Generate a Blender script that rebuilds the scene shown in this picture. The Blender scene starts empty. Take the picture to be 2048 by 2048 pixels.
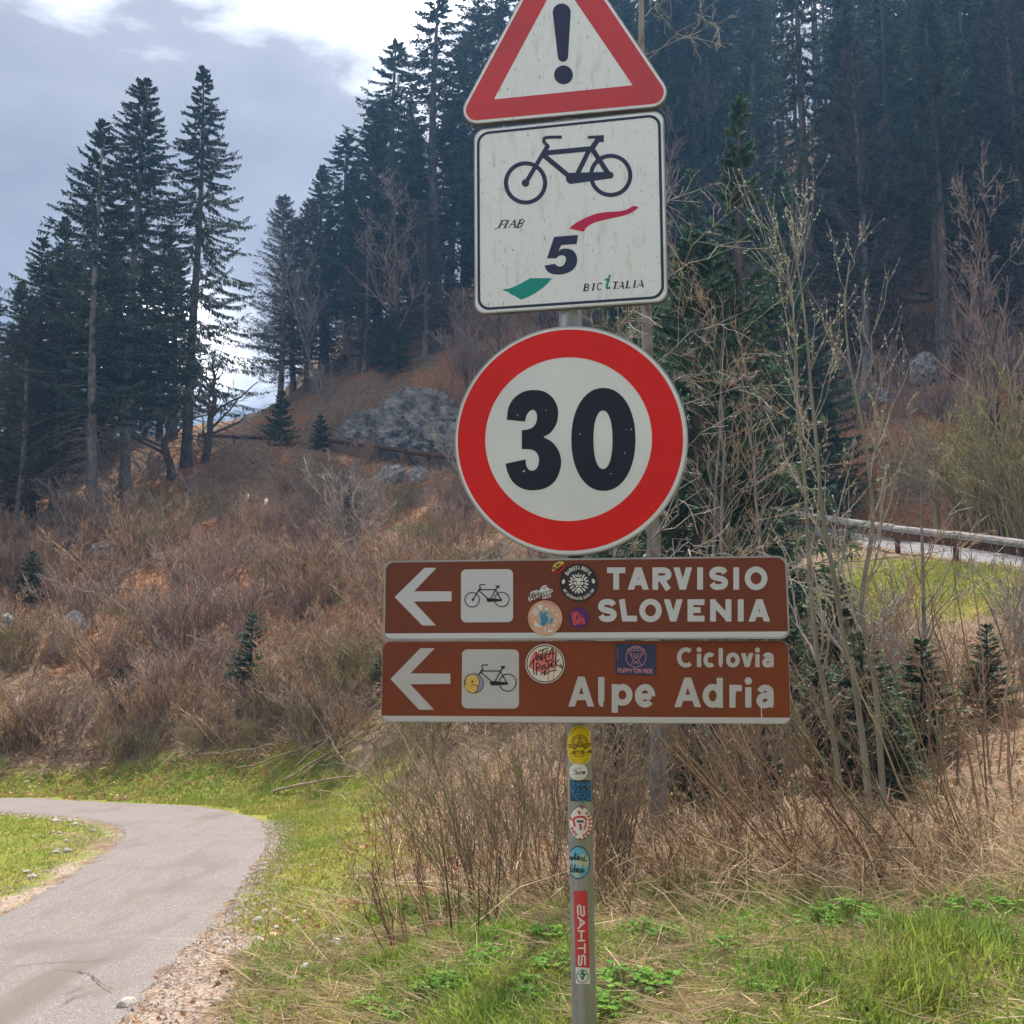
import bpy, bmesh, math, numpy as np
from mathutils import Matrix, Vector

R_ = math.radians
sc = bpy.context.scene
COL = sc.collection

# ------------------------------------------------------------------ camera, sky, sun, exposure
F = 2000.0                      # focal length in pixels of the 2048 px photograph
PITCH = R_(6.0)
EYE = 1.6
cam = bpy.data.cameras.new("camera")
cam.sensor_width = 36.0
cam.lens = F / 2048.0 * 36.0
cam.clip_start = 0.05
cam.clip_end = 3000.0
cam_o = bpy.data.objects.new("camera", cam)
cam_o.location = (0, 0, EYE)
cam_o.rotation_euler = (math.pi / 2 + PITCH, 0, 0)
COL.objects.link(cam_o)
sc.camera = cam_o

SUN_AZ, SUN_EL = R_(16.0), R_(57.0)
sun_dir = Vector((math.sin(SUN_AZ) * math.cos(SUN_EL), math.cos(SUN_AZ) * math.cos(SUN_EL), math.sin(SUN_EL)))

world = bpy.data.worlds.new("World")
sc.world = world
world.use_nodes = True
nt = world.node_tree
bg = nt.nodes["Background"]
wo = nt.nodes["World Output"]
sky = nt.nodes.new("ShaderNodeTexSky")
sky.sky_type = 'NISHITA'
sky.sun_disc = False
sky.sun_elevation = SUN_EL
sky.sun_rotation = SUN_AZ
sky.altitude = 700
sky.dust_density = 1.5
nt.links.new(sky.outputs[0], bg.inputs[0])
bg.inputs[1].default_value = 0.06
# broken cloud over the whole dome, brighter where the cloud is thin and near the sun
tc = nt.nodes.new("ShaderNodeTexCoord")
mp = nt.nodes.new("ShaderNodeMapping")
mp.inputs['Scale'].default_value = (1.0, 1.0, 1.9)
mp.inputs['Location'].default_value = (2.7, 0.55, 0.11)
nt.links.new(tc.outputs['Generated'], mp.inputs['Vector'])


def wnoise(scale, detail, rough, dist=0.0):
    n = nt.nodes.new("ShaderNodeTexNoise")
    n.inputs['Scale'].default_value = scale
    n.inputs['Detail'].default_value = detail
    n.inputs['Roughness'].default_value = rough
    n.inputs['Distortion'].default_value = dist
    nt.links.new(mp.outputs[0], n.inputs['Vector'])
    return n


n1 = wnoise(2.0, 7.0, 0.54, 0.35)
rampc = nt.nodes.new("ShaderNodeValToRGB")
cr = rampc.color_ramp
cr.elements[0].position = 0.40
cr.elements[0].color = (0.118, 0.120, 0.142, 1)
cr.elements[1].position = 0.70
cr.elements[1].color = (4.8, 4.82, 4.86, 1)
e = cr.elements.new(0.52)
e.color = (0.168, 0.170, 0.192, 1)
e = cr.elements.new(0.59)
e.color = (0.46, 0.465, 0.49, 1)
nt.links.new(n1.outputs[0], rampc.inputs[0])
dotn = nt.nodes.new("ShaderNodeVectorMath")
dotn.operation = 'DOT_PRODUCT'
dotn.inputs[1].default_value = sun_dir
nt.links.new(tc.outputs['Generated'], dotn.inputs[0])
pw = nt.nodes.new("ShaderNodeMapRange")
pw.inputs['From Min'].default_value = 0.55
pw.inputs['From Max'].default_value = 1.0
pw.inputs['To Min'].default_value = 1.0
pw.inputs['To Max'].default_value = 1.7
nt.links.new(dotn.outputs['Value'], pw.inputs['Value'])
mulc = nt.nodes.new("ShaderNodeVectorMath")
mulc.operation = 'SCALE'
nt.links.new(rampc.outputs[0], mulc.inputs[0])
nt.links.new(pw.outputs[0], mulc.inputs['Scale'])
bgc = nt.nodes.new("ShaderNodeBackground")
bgc.inputs[1].default_value = 1.0
nt.links.new(mulc.outputs[0], bgc.inputs[0])
n2 = wnoise(1.7, 4.0, 0.5, 0.1)
cov = nt.nodes.new("ShaderNodeMapRange")
cov.inputs['From Min'].default_value = 0.30
cov.inputs['From Max'].default_value = 0.48
cov.inputs['To Min'].default_value = 0.92
nt.links.new(n2.outputs[0], cov.inputs['Value'])
mixw = nt.nodes.new("ShaderNodeMixShader")
nt.links.new(cov.outputs[0], mixw.inputs[0])
nt.links.new(bg.outputs[0], mixw.inputs[1])
nt.links.new(bgc.outputs[0], mixw.inputs[2])
nt.links.new(mixw.outputs[0], wo.inputs[0])

sun = bpy.data.lights.new("sun", 'SUN')
sun.energy = 3.1
sun.angle = R_(0.6)
sun.color = (1.0, 0.92, 0.80)
sun_o = bpy.data.objects.new("sun", sun)
sun_o.rotation_euler = (-sun_dir).to_track_quat('-Z', 'Y').to_euler()
sun_o.location = (0, 0, 30)
COL.objects.link(sun_o)

vs = sc.view_settings
vs.view_transform = 'Standard'
vs.look = 'None'
vs.gamma = 1.0
vs.exposure = 1.2
vs.use_curve_mapping = False
sc.cycles.max_bounces = 6
sc.cycles.diffuse_bounces = 3
sc.cycles.transparent_max_bounces = 4

CP, SP = math.cos(PITCH), math.sin(PITCH)


def at(px, py, Y):
    """The point at forward distance Y seen at photograph pixel px, py."""
    a, b = (px - 1024) / F, -(py - 1024) / F
    dy, dz = CP - b * SP, SP + b * CP
    k = Y / dy
    return np.array([a * k, Y, EYE + dz * k])


def pix(P):
    P = np.asarray(P, float)
    Y, Z = P[..., 1], P[..., 2] - EYE
    d = Y * CP + Z * SP
    u = -Y * SP + Z * CP
    d = np.where(np.abs(d) < 1e-3, 1e-3, d)
    return 1024 + F * P[..., 0] / d, 1024 - F * u / d, d


# ------------------------------------------------------------------ objects and meshes
def tag(o, label=None, cat=None, group=None, kind=None):
    if label: o['label'] = label
    if cat: o['category'] = cat
    if group: o['group'] = group
    if kind: o['kind'] = kind
    return o


def link(o, parent=None):
    COL.objects.link(o)
    if parent is not None: o.parent = parent
    return o


def empty(name, loc=(0, 0, 0), rz=0.0, s=1.0):
    o = bpy.data.objects.new(name, None)
    o.empty_display_size = 0.1
    o.location = loc
    o.rotation_euler = (0, 0, rz)
    o.scale = (s, s, s) if np.isscalar(s) else s
    return link(o)


class G:
    """Collects geometry (triangles, quads, n-gons) with a material slot and a tint per vertex."""
    def __init__(s):
        s.V, s.F, s.T, s.n = [], [], [], 0

    def add(s, V, Fs, m=0, tint=1.0, smooth=False):
        V = np.asarray(V, np.float32).reshape(-1, 3)
        Fs = np.asarray(Fs, np.int64)
        s.V.append(V)
        s.F.append((Fs + s.n, m, smooth))
        t = np.empty(len(V), np.float32)
        t[:] = tint
        s.T.append(t)
        s.n += len(V)
        return s

    def mesh(s, name, mats):
        me = bpy.data.meshes.new(name)
        V = np.concatenate(s.V) if s.V else np.zeros((0, 3), np.float32)
        me.vertices.add(len(V))
        me.vertices.foreach_set('co', V.ravel())
        idx = np.concatenate([f.ravel() for f, m, sm in s.F]).astype(np.int32)
        cnt = np.concatenate([np.full(f.shape[0], f.shape[1], np.int32) for f, m, sm in s.F])
        mi = np.concatenate([np.full(f.shape[0], m, np.int32) for f, m, sm in s.F])
        smv = np.concatenate([np.full(f.shape[0], sm, bool) for f, m, sm in s.F])
        me.loops.add(len(idx))
        me.loops.foreach_set('vertex_index', idx)
        me.polygons.add(len(cnt))
        me.polygons.foreach_set('loop_start', (np.cumsum(cnt) - cnt).astype(np.int32))
        me.polygons.foreach_set('material_index', mi)
        me.polygons.foreach_set('use_smooth', smv)
        at_ = me.attributes.new('tint', 'FLOAT', 'POINT')
        at_.data.foreach_set('value', np.concatenate(s.T))
        for m in mats: me.materials.append(m)
        me.update(calc_edges=True)
        return me

    def obj(s, name, mats, parent=None):
        if not isinstance(mats, (list, tuple)): mats = [mats]
        return link(bpy.data.objects.new(name, s.mesh(name, mats)), parent)


def inst(name, me, parent=None):
    return link(bpy.data.objects.new(name, me), parent)


def box(g, c, d, m=0, rot=None, tint=1.0):
    c = np.asarray(c, float)
    d = np.asarray(d, float) / 2
    V = np.array([(x, y, z) for x in (-1, 1) for y in (-1, 1) for z in (-1, 1)], float) * d
    if rot is not None: V = V @ np.asarray(rot, float).T
    g.add(V + c, [(0, 1, 3, 2), (4, 6, 7, 5), (0, 4, 5, 1), (2, 3, 7, 6), (0, 2, 6, 4), (1, 5, 7, 3)], m, tint)


def norm(a):
    return a / np.maximum(np.linalg.norm(a, axis=-1, keepdims=True), 1e-9)


def tubes(g, P, Rd, S=3, m=0, tint=1.0, cap=False, smooth=True):
    """P (M,N,3) centre lines, Rd (M,N) radii: M tapered tubes in one call."""
    P = np.asarray(P, float)
    if P.ndim == 2: P, Rd = P[None], np.asarray(Rd, float)[None]
    M, N, _ = P.shape
    T = norm(np.gradient(P, axis=1))
    ref = np.where(np.abs(T[:, :1, 2:3]) < 0.8, np.array([0, 0, 1.0]), np.array([1.0, 0, 0]))
    U = norm(np.cross(T, np.broadcast_to(ref, T.shape)))
    W = np.cross(T, U)
    a = np.arange(S) * 2 * math.pi / S
    V = P[:, :, None] + Rd[:, :, None, None] * (np.cos(a)[:, None] * U[:, :, None] + np.sin(a)[:, None] * W[:, :, None])
    base = (np.arange(M) * N * S)[:, None, None]
    i = (np.arange(N - 1) * S)[None, :, None]
    k = np.arange(S)[None, None, :]
    k2 = (k + 1) % S
    Fq = np.stack([base + i + k, base + i + k2, base + i + S + k2, base + i + S + k], -1).reshape(-1, 4)
    t = np.broadcast_to(np.asarray(tint, float).reshape(-1, 1) if np.ndim(tint) else np.full((M, 1), tint), (M, N * S))
    g.add(V.reshape(-1, 3), Fq, m, t.ravel(), smooth)
    if cap:
        top = (np.arange(M) * N * S)[:, None] + (N - 1) * S + np.arange(S)[None]
        off = g.n - M * N * S
        g.F.append((top + off, m, False))
        g.F.append(((np.arange(M) * N * S)[:, None] + np.arange(S)[None, ::-1] + off, m, False))


def kites(g, B, D, L, W, rng, m=0, tint=1.0, side=None):
    """Leaf or needle-twig shaped quads from base B along D."""
    D = norm(D)
    n = len(B)
    if side is None: side = rng.normal(size=(n, 3))
    S = norm(np.cross(D, side))
    L = np.broadcast_to(np.asarray(L, float), (n,))[:, None]
    W = np.broadcast_to(np.asarray(W, float), (n,))[:, None]
    V = np.stack([B, B + D * L * .5 + S * W * .5, B + D * L, B + D * L * .5 - S * W * .5], 1)
    t = np.broadcast_to(np.asarray(tint, float).reshape(-1, 1) if np.ndim(tint) else np.full((n, 1), tint), (n, 4))
    g.add(V.reshape(-1, 3), np.arange(n * 4).reshape(-1, 4), m, t.ravel())


def blades(g, B, D, L, W, bend, rng, m=0, tint=1.0):
    """Grass blades: a bent tapering strip of three triangles."""
    n = len(B)
    D = norm(D)
    h = norm(np.stack([rng.normal(size=n), rng.normal(size=n), np.zeros(n)], 1))
    S = norm(np.cross(D, h))
    L = np.broadcast_to(np.asarray(L, float), (n,))[:, None]
    W = np.broadcast_to(np.asarray(W, float), (n,))[:, None]
    bend = np.broadcast_to(np.asarray(bend, float), (n,))[:, None]
    M = B + D * L * .55 + h * bend * L * .25
    T = B + D * L * (1 - .25 * bend) + h * bend * L
    V = np.stack([B - S * W / 2, B + S * W / 2, M - S * W * .4, M + S * W * .4, T], 1)
    o = np.arange(n)[:, None] * 5
    t = np.broadcast_to(np.asarray(tint, float).reshape(-1, 1) if np.ndim(tint) else np.full((n, 1), tint), (n, 5))
    st = g.n
    g.add(V.reshape(-1, 3), o + np.array([[0, 1, 3]]), m, t.ravel())
    g.F.append((o + np.array([[0, 3, 2]]) + st, m, False))
    g.F.append((o + np.array([[2, 3, 4]]) + st, m, False))


# ------------------------------------------------------------------ materials
def mat(name, c1, c2=None, scale=5.0, rough=0.8, tint=False, trans=0.0, bump=0.0, bscale=None, metal=0.0,
        spec=0.3, ramp=(0.4, 0.6), detail=6.0, c3=None, scale3=1.0, ramp3=(0.5, 0.6), stretch=None):
    m = bpy.data.materials.new(name)
    m.use_nodes = True
    t = m.node_tree
    b = t.nodes["Principled BSDF"]
    out = t.nodes["Material Output"]
    b.inputs['Roughness'].default_value = rough
    b.inputs['Metallic'].default_value = metal
    b.inputs['Specular IOR Level'].default_value = spec
    L = t.links.new
    tcn = t.nodes.new("ShaderNodeTexCoord")
    vec = tcn.outputs['Object']
    if stretch:
        mpn = t.nodes.new("ShaderNodeMapping")
        mpn.inputs['Scale'].default_value = stretch
        L(vec, mpn.inputs[0])
        vec = mpn.outputs[0]

    def noise(s, d=detail):
        n = t.nodes.new("ShaderNodeTexNoise")
        n.inputs['Scale'].default_value = s
        n.inputs['Detail'].default_value = d
        n.inputs['Roughness'].default_value = 0.62
        L(vec, n.inputs['Vector'])
        return n.outputs[0]

    def mr(v, a, bb):
        n = t.nodes.new("ShaderNodeMapRange")
        n.inputs['From Min'].default_value = a
        n.inputs['From Max'].default_value = bb
        L(v, n.inputs['Value'])
        return n.outputs[0]

    def mix(f, a, bb):
        n = t.nodes.new("ShaderNodeMix")
        n.data_type = 'RGBA'
        L(f, n.inputs[0])
        for s, v in ((6, a), (7, bb)):
            if isinstance(v, tuple): n.inputs[s].default_value = (*v, 1)
            else: L(v, n.inputs[s])
        return n.outputs[2]
    col = c1
    if c2 is not None: col = mix(mr(noise(scale), *ramp), c1, c2)
    if c3 is not None: col = mix(mr(noise(scale3), *ramp3), col, c3)
    if tint:
        a = t.nodes.new("ShaderNodeAttribute")
        a.attribute_name = 'tint'
        v = t.nodes.new("ShaderNodeVectorMath")
        v.operation = 'SCALE'
        if isinstance(col, tuple): v.inputs[0].default_value = col
        else: L(col, v.inputs[0])
        L(a.outputs['Fac'], v.inputs['Scale'])
        col = v.outputs[0]
    if isinstance(col, tuple): b.inputs['Base Color'].default_value = (*col, 1)
    else: L(col, b.inputs['Base Color'])
    if bump:
        bn = t.nodes.new("ShaderNodeBump")
        bn.inputs['Strength'].default_value = bump
        bn.inputs['Distance'].default_value = 0.02
        L(noise(bscale or scale * 4), bn.inputs['Height'])
        L(bn.outputs[0], b.inputs['Normal'])
    if trans:
        tr = t.nodes.new("ShaderNodeBsdfTranslucent")
        if isinstance(col, tuple): tr.inputs[0].default_value = (*col, 1)
        else: L(col, tr.inputs[0])
        mx = t.nodes.new("ShaderNodeMixShader")
        mx.inputs[0].default_value = trans
        L(b.outputs[0], mx.inputs[1])
        L(tr.outputs[0], mx.inputs[2])
        L(mx.outputs[0], out.inputs[0])
    return m


M = {}
M['needle'] = mat('spruce needles', (0.040, 0.066, 0.048), (0.070, 0.100, 0.060), 1.3, 0.7, tint=True, trans=0.18)
M['needle_near'] = mat('fresh spruce needles', (0.052, 0.110, 0.066), (0.100, 0.175, 0.085), 2.2, 0.6, tint=True, trans=0.35)
M['needle_brown'] = mat('bare larch twigs', (0.115, 0.090, 0.080), (0.085, 0.075, 0.065), 1.5, 0.9, tint=True)
M['bark'] = mat('grey brown bark', (0.135, 0.115, 0.105), (0.075, 0.060, 0.055), 7, 0.9, bump=0.6, stretch=(1, 1, .25))
M['bark_grey'] = mat('pale grey bark', (0.27, 0.25, 0.235), (0.13, 0.115, 0.105), 9, 0.85, bump=0.5, stretch=(1, 1, .5), ramp=(.42, .66))
M['bark_dark'] = mat('dark bark', (0.075, 0.065, 0.06), (0.045, 0.04, 0.036), 6, 0.9)
M['twig_brown'] = mat('brown twigs', (0.46, 0.33, 0.23), (0.34, 0.25, 0.175), 1.1, 0.85, tint=True)
M['twig_purple'] = mat('purplish twigs', (0.38, 0.275, 0.225), (0.28, 0.21, 0.18), 1.1, 0.85, tint=True)
M['twig_olive'] = mat('olive twigs', (0.33, 0.285, 0.15), (0.25, 0.21, 0.12), 1.1, 0.8, tint=True)
M['twig_near'] = mat('brown twigs with painted shade', (0.31, 0.225, 0.155), (0.22, 0.165, 0.12), 1.4, 0.85, tint=True)  # darker copy of the brown twigs, thicket shade put into the colour
M['twig_near_olive'] = mat('olive shoots', (0.27, 0.235, 0.125), (0.20, 0.165, 0.095), 1.4, 0.8, tint=True)  # olive twigs darkened for the near bushes, shade painted in
M['twig_grey'] = mat('grey twigs', (0.42, 0.385, 0.34), (0.29, 0.26, 0.23), 1.6, 0.8, tint=True)
M['twig_red'] = mat('red brown shoots', (0.25, 0.135, 0.09), (0.20, 0.14, 0.075), 2.0, 0.7, tint=True)
M['willow_bark'] = mat('smooth grey green bark', (0.25, 0.235, 0.18), (0.18, 0.165, 0.13), 6, 0.7, stretch=(1, 1, .3))
M['bud'] = mat('pale catkins', (0.42, 0.43, 0.24), (0.55, 0.53, 0.42), 9, 0.8, tint=True, trans=0.3)
M['leaf_bud'] = mat('opening leaves', (0.30, 0.33, 0.09), (0.42, 0.40, 0.16), 3, 0.8, tint=True, trans=0.35)
M['grass'] = mat('spring grass', (0.165, 0.285, 0.045), (0.27, 0.33, 0.06), 1.7, 0.65, tint=True, trans=0.45)
M['grass_verge'] = mat('verge grass', (0.205, 0.270, 0.040), (0.35, 0.32, 0.08), 0.8, 0.7, tint=True, trans=0.4)
M['straw'] = mat('dry straw', (0.56, 0.43, 0.28), (0.44, 0.325, 0.215), 3.0, 0.85, tint=True, trans=0.25)
M['litter'] = mat('fallen leaves', (0.46, 0.20, 0.095), (0.50, 0.32, 0.20), 1.0, 0.85, tint=True, trans=0.15)
M['weed'] = mat('weed leaves', (0.135, 0.31, 0.06), (0.24, 0.39, 0.075), 6, 0.8, tint=True, trans=0.35, spec=.08)
M['stone'] = mat('pale limestone', (0.52, 0.49, 0.45), (0.36, 0.33, 0.30), 6, 0.9, bump=0.5)
M['moss_rock'] = mat('mossy grey rock', (0.48, 0.47, 0.46), (0.24, 0.24, 0.24), 2.2, 0.95, bump=0.9, bscale=7, c3=(0.16, 0.15, 0.06), scale3=0.9, ramp3=(0.57, 0.66))
M['clod'] = mat('brown soil clod', (0.19, 0.115, 0.075), (0.13, 0.085, 0.06), 9, 0.95, bump=0.6)
M['wood_rail'] = mat('weathered timber', (0.40, 0.38, 0.37), (0.24, 0.22, 0.21), 3, 0.85, bump=0.4, stretch=(6, 1, 6))
M['wood_brown'] = mat('rust brown timber', (0.17, 0.085, 0.055), (0.10, 0.055, 0.04), 5, 0.8, bump=0.4)
M['steel_band'] = mat('galvanised band', (0.42, 0.43, 0.45), (0.30, 0.31, 0.33), 6, 0.55, metal=0.2)
M['cut_wood'] = mat('peeled log', (0.46, 0.34, 0.24), (0.33, 0.23, 0.16), 4, 0.8, stretch=(1, 1, .3))

# ------------------------------------------------------------------ ground shape
rs = np.random.default_rng(11)
_perm = rs.random((64, 64))


def vnoise(x, y, s):
    x, y = np.asarray(x) * s + 1000.0, np.asarray(y) * s + 1000.0
    xi, yi = np.floor(x).astype(int), np.floor(y).astype(int)
    fx, fy = x - xi, y - yi
    fx, fy = fx * fx * (3 - 2 * fx), fy * fy * (3 - 2 * fy)
    p = lambda a, b: _perm[a % 64, b % 64]
    return (p(xi, yi) * (1 - fx) + p(xi + 1, yi) * fx) * (1 - fy) + (p(xi, yi + 1) * (1 - fx) + p(xi + 1, yi + 1) * fx) * fy - .5


CTRL = [at(*c) for c in (
    # the lower road and its verges
    (250, 2048, 5.3), (440, 1840, 8.2), (540, 1680, 12.6), (520, 1635, 15.0), (300, 1606, 17.2), (0, 1597, 18.6),
    (0, 1835, 8.6), (120, 1760, 10.2), (240, 1680, 12.6), (180, 1637, 14.6), (0, 1624, 15.6), (-300, 1640, 14.6), (-300, 1605, 18.0),
    (0, 1720, 11.5), (-300, 1760, 10.5),
    (620, 1850, 7.2), (680, 1720, 10.2), (640, 1640, 14.0),
    # foot of the slope and the slope
    (-300, 1585, 19.8), (0, 1588, 20.0), (250, 1592, 19.6), (450, 1600, 18.6), (600, 1612, 16.8), (720, 1625, 14.5), (800, 1640, 12.5),
    (0, 1350, 25.5), (300, 1350, 25), (600, 1370, 22.5), (800, 1400, 19), (900, 1250, 23.5), (700, 1150, 29),
    (0, 1200, 30), (300, 1180, 31), (500, 1080, 35),
    (-250, 1120, 34), (0, 1080, 35), (150, 1045, 36), (245, 1012, 38), (330, 955, 40), (390, 905, 42), (520, 905, 43.5), (620, 905, 43), (720, 920, 41.5),
    (790, 938, 39), (910, 955, 36.5), (1000, 985, 34.5),
    # behind the rock, the saddle and the upper hill
    (700, 800, 48), (560, 850, 52), (480, 842, 58), (420, 878, 60), (560, 785, 64), (650, 745, 56), (900, 640, 57), (1100, 520, 60), (1330, 405, 63),
    (1590, 272, 68), (1800, 160, 71), (2048, 30, 74), (2300, -80, 76),
    (900, 800, 44.5), (1100, 800, 45), (1300, 780, 44), (1500, 700, 45), (1750, 760, 39), (1950, 700, 40), (2100, 620, 44), (1800, 500, 53), (2000, 400, 56),
    (1350, 920, 36), (1500, 985, 32), (1700, 960, 30), (1900, 985, 26.5), (2048, 1010, 23), (2250, 1010, 22),
    # right bank, the guard rail
    (2048, 1135, 16.4), (1978, 1122, 17.8), (1872, 1100, 19.8), (1780, 1088, 22.0), (1660, 1062, 26.0),
    (2048, 1095, 19.5), (1900, 1075, 23.5), (2250, 1140, 17),
    (1900, 1250, 13.6), (2040, 1350, 11.6), (1700, 1280, 15), (1500, 1200, 20),
    (2000, 1560, 9.0), (2040, 1680, 7.6), (1800, 1640, 8.6), (1600, 1600, 10.0), (1400, 1500, 13), (1300, 1350, 17),
    (1100, 1420, 16), (1100, 1560, 12), (1310, 1660, 8.6), (1000, 1700, 9.2), (870, 1720, 9.4), (1100, 1760, 7.0),
    # near grass
    (1400, 1830, 5.6), (1700, 1840, 5.5), (2040, 1790, 5.9), (1100, 1880, 5.0), (900, 1890, 5.2), (760, 1900, 5.6), (700, 2048, 4.6), (1200, 2048, 3.95), (1700, 2048, 3.9), (2040, 2048, 3.9),
)] + [np.array(c, float) for c in (
    (0, 0, 0), (0, 2.5, 0), (-2, 0, -.1), (2, 0, 0), (2.5, 2.5, 0), (-4, 0, -.3), (-4, 4, -.5), (-8, 4, -.7), (-14, 10, -1.3), (-22, 20, -2.0), (-25, 8, -1.5), (6, 0, .2), (8, 4, .5), (-9, -6, -.4), (8, -6, .3), (0, -6, 0),
    (-30, 36, 3.0), (-40, 48, 6.5), (-30, 60, 6.0), (-24, 48, 8.0), (-20, 80, 6.5), (-45, 90, 2.0), (-5, 95, 8.0), (15, 105, 20.0), (40, 110, 36.0), (60, 80, 46.0), (45, 50, 26.0),
    (30, 25, 9.0), (22, 12, 4.0), (20, 0, 2.0), (-17, 62, 9.5), (-60, 60, 2.0), (60, 30, 20.0), (75, 110, 50.0), (-70, 120, 0.0), (0, 130, 8.0))]
CTRL = np.array(CTRL)


def tps(r):
    return np.where(r > 1e-9, r * r * np.log(np.maximum(r, 1e-9)), 0.0)


_n = len(CTRL)
_K = tps(np.linalg.norm(CTRL[:, None, :2] - CTRL[None, :, :2], axis=-1)) + np.eye(_n) * 0.9
_Pm = np.hstack([np.ones((_n, 1)), CTRL[:, :2]])
_A = np.block([[_K, _Pm], [_Pm.T, np.zeros((3, 3))]])
_W = np.linalg.solve(_A, np.concatenate([CTRL[:, 2], np.zeros(3)]))


def base_h(x, y):
    P = np.stack([np.ravel(x), np.ravel(y)], 1)
    out = _W[_n] + P @ _W[_n + 1:]
    for i in range(0, len(P), 20000):
        q = P[i:i + 20000]
        out[i:i + 20000] += tps(np.sqrt(((q[:, None] - CTRL[None, :, :2]) ** 2).sum(-1))) @ _W[:_n]
    return out.reshape(np.shape(x))


def spaced(a, b, dens, n):
    t = np.linspace(a, b, 4000)
    c = np.cumsum(dens(t))
    c = (c - c[0]) / (c[-1] - c[0])
    return np.interp(np.linspace(0, 1, n), c, t)


GX = spaced(-75, 85, lambda t: 1 / (0.14 + np.abs(t) * 0.033), 330)
GY = spaced(-7, 135, lambda t: 1 / (0.14 + np.abs(t - 5) * 0.022), 360)
XX, YY = np.meshgrid(GX, GY)

# lower road: right edge and left edge in plan


def on_base(px, py):
    """plan position where a photograph pixel meets the smooth ground"""
    y = np.linspace(3, 30, 900)
    P = np.array([at(px, py, v) for v in y])
    d = P[:, 2] - base_h(P[:, 0], P[:, 1])
    k = int(np.argmax(d < 0)) if (d < 0).any() else len(y) - 1
    return (P[k, 0], P[k, 1])


RE = np.array([(-1.3, -6), (-1.45, -2), (-1.6, 2)] + [on_base(*q) for q in ((250, 2048), (330, 1950), (440, 1840), (502, 1752), (536, 1702), (543, 1672), (530, 1648), (500, 1632), (455, 1621), (390, 1613), (300, 1607), (150, 1601), (0, 1596))] + [(-14, 19.6), (-24, 21)])
LE = np.array([(-4.0, -6), (-4.05, -2), (-4.1, 2), (-4.25, 5.3)] + [on_base(*q) for q in ((0, 1835), (60, 1800), (120, 1762), (190, 1716), (234, 1690), (247, 1672), (236, 1656), (200, 1644), (140, 1635), (60, 1629), (0, 1625))] + [(-14.4, 17.0), (-24, 18.6)])


def resample(p, n):
    p = np.asarray(p, float)
    d = np.r_[0, np.cumsum(np.linalg.norm(np.diff(p, axis=0), axis=1))]
    t = np.linspace(0, d[-1], n)
    q = np.stack([np.interp(t, d, p[:, k]) for k in range(p.shape[1])], 1)
    for _ in range(6):
        q[1:-1] = .25 * q[:-2] + .5 * q[1:-1] + .25 * q[2:]
    return q


RE, LE = resample(RE, 160), resample(LE, 160)


def dist_to(x, y, poly):
    """signed-less distance of points to a polyline (dense samples)"""
    P = np.stack([np.ravel(x), np.ravel(y)], 1)
    out = np.empty(len(P))
    for i in range(0, len(P), 20000):
        q = P[i:i + 20000]
        out[i:i + 20000] = np.sqrt(((q[:, None] - poly[None]) ** 2).sum(-1)).min(1)
    return out.reshape(np.shape(x))


def inside(x, y, poly):
    x, y = np.asarray(x, float), np.asarray(y, float)
    r = np.zeros(x.shape, bool)
    n = len(poly)
    for i in range(n):
        x0, y0 = poly[i]
        x1, y1 = poly[(i + 1) % n]
        c = (y0 > y) != (y1 > y)
        with np.errstate(divide='ignore', invalid='ignore'):
            xi = (x1 - x0) * (y - y0) / (y1 - y0 + 1e-12) + x0
        r ^= c & (x < xi)
    return r


ROADPOLY = np.vstack([RE, LE[::-1]])
dR, dL = dist_to(XX, YY, RE), dist_to(XX, YY, LE)
onroad = inside(XX, YY, ROADPOLY)
leftgrass = inside(XX, YY, np.vstack([LE, [(-60, 18.4), (-60, -6)]]))
# upper road centre line
UR = resample([(12.3, 2), (11.6, 10), (10.8, 16), (10.2, 20), (9.6, 24), (7.5, 29), (4.5, 33.5), (0.5, 38), (-3.5, 42.5), (-8, 45.5), (-13, 46.5), (-20, 47)], 140)
dU = dist_to(XX, YY, UR)
rough = np.clip(np.minimum(np.where(onroad, 0, np.minimum(dR, dL)), dU - 1.7) / 1.2, 0.04, 1)
far = np.clip((YY - 14) / 20, 0, 1)
ZZ = base_h(XX, YY) + rough * (vnoise(XX, YY, 1.3) * .10 + vnoise(XX, YY, 3.1) * .05 + vnoise(XX, YY, .45) * (.10 + .5 * far) + vnoise(XX, YY, .18) * .6 * far)
# the upper road lies on a bench cut in the slope
_tp = np.array([(100, 880), (250, 892), (400, 902), (520, 908), (620, 910), (720, 917), (790, 930), (910, 946), (1100, 970), (1300, 1002), (1500, 1036), (1660, 1066), (1780, 1086), (1872, 1098), (1978, 1111), (2048, 1119), (2250, 1150), (2500, 1190), (6000, 1230)], float)
zu = base_h(UR[:, 0], UR[:, 1])
for _ in range(8):
    _px, _py, _d = pix(np.c_[UR, zu])
    zu = np.array([at(a_, np.interp(a_, _tp[:, 0], _tp[:, 1]), y_)[2] if y_ > 13 else z_ for a_, y_, z_ in zip(_px, UR[:, 1], zu)])
_k = int(np.argmax(UR[:, 1] > 13))
zu[:_k] = zu[_k] + (UR[:_k, 1] - UR[_k, 1]) * .10
for _ in range(12): zu[1:-1] = .25 * zu[:-2] + .5 * zu[1:-1] + .25 * zu[2:]
fl = np.clip((5.2 - dU) / 3.4, 0, 1)
fl = fl * fl * (3 - 2 * fl)
idx = np.empty(XX.size, int)
Pf = np.stack([XX.ravel(), YY.ravel()], 1)
for i in range(0, len(Pf), 20000):
    idx[i:i + 20000] = ((Pf[i:i + 20000, None] - UR[None]) ** 2).sum(-1).argmin(1)
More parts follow.
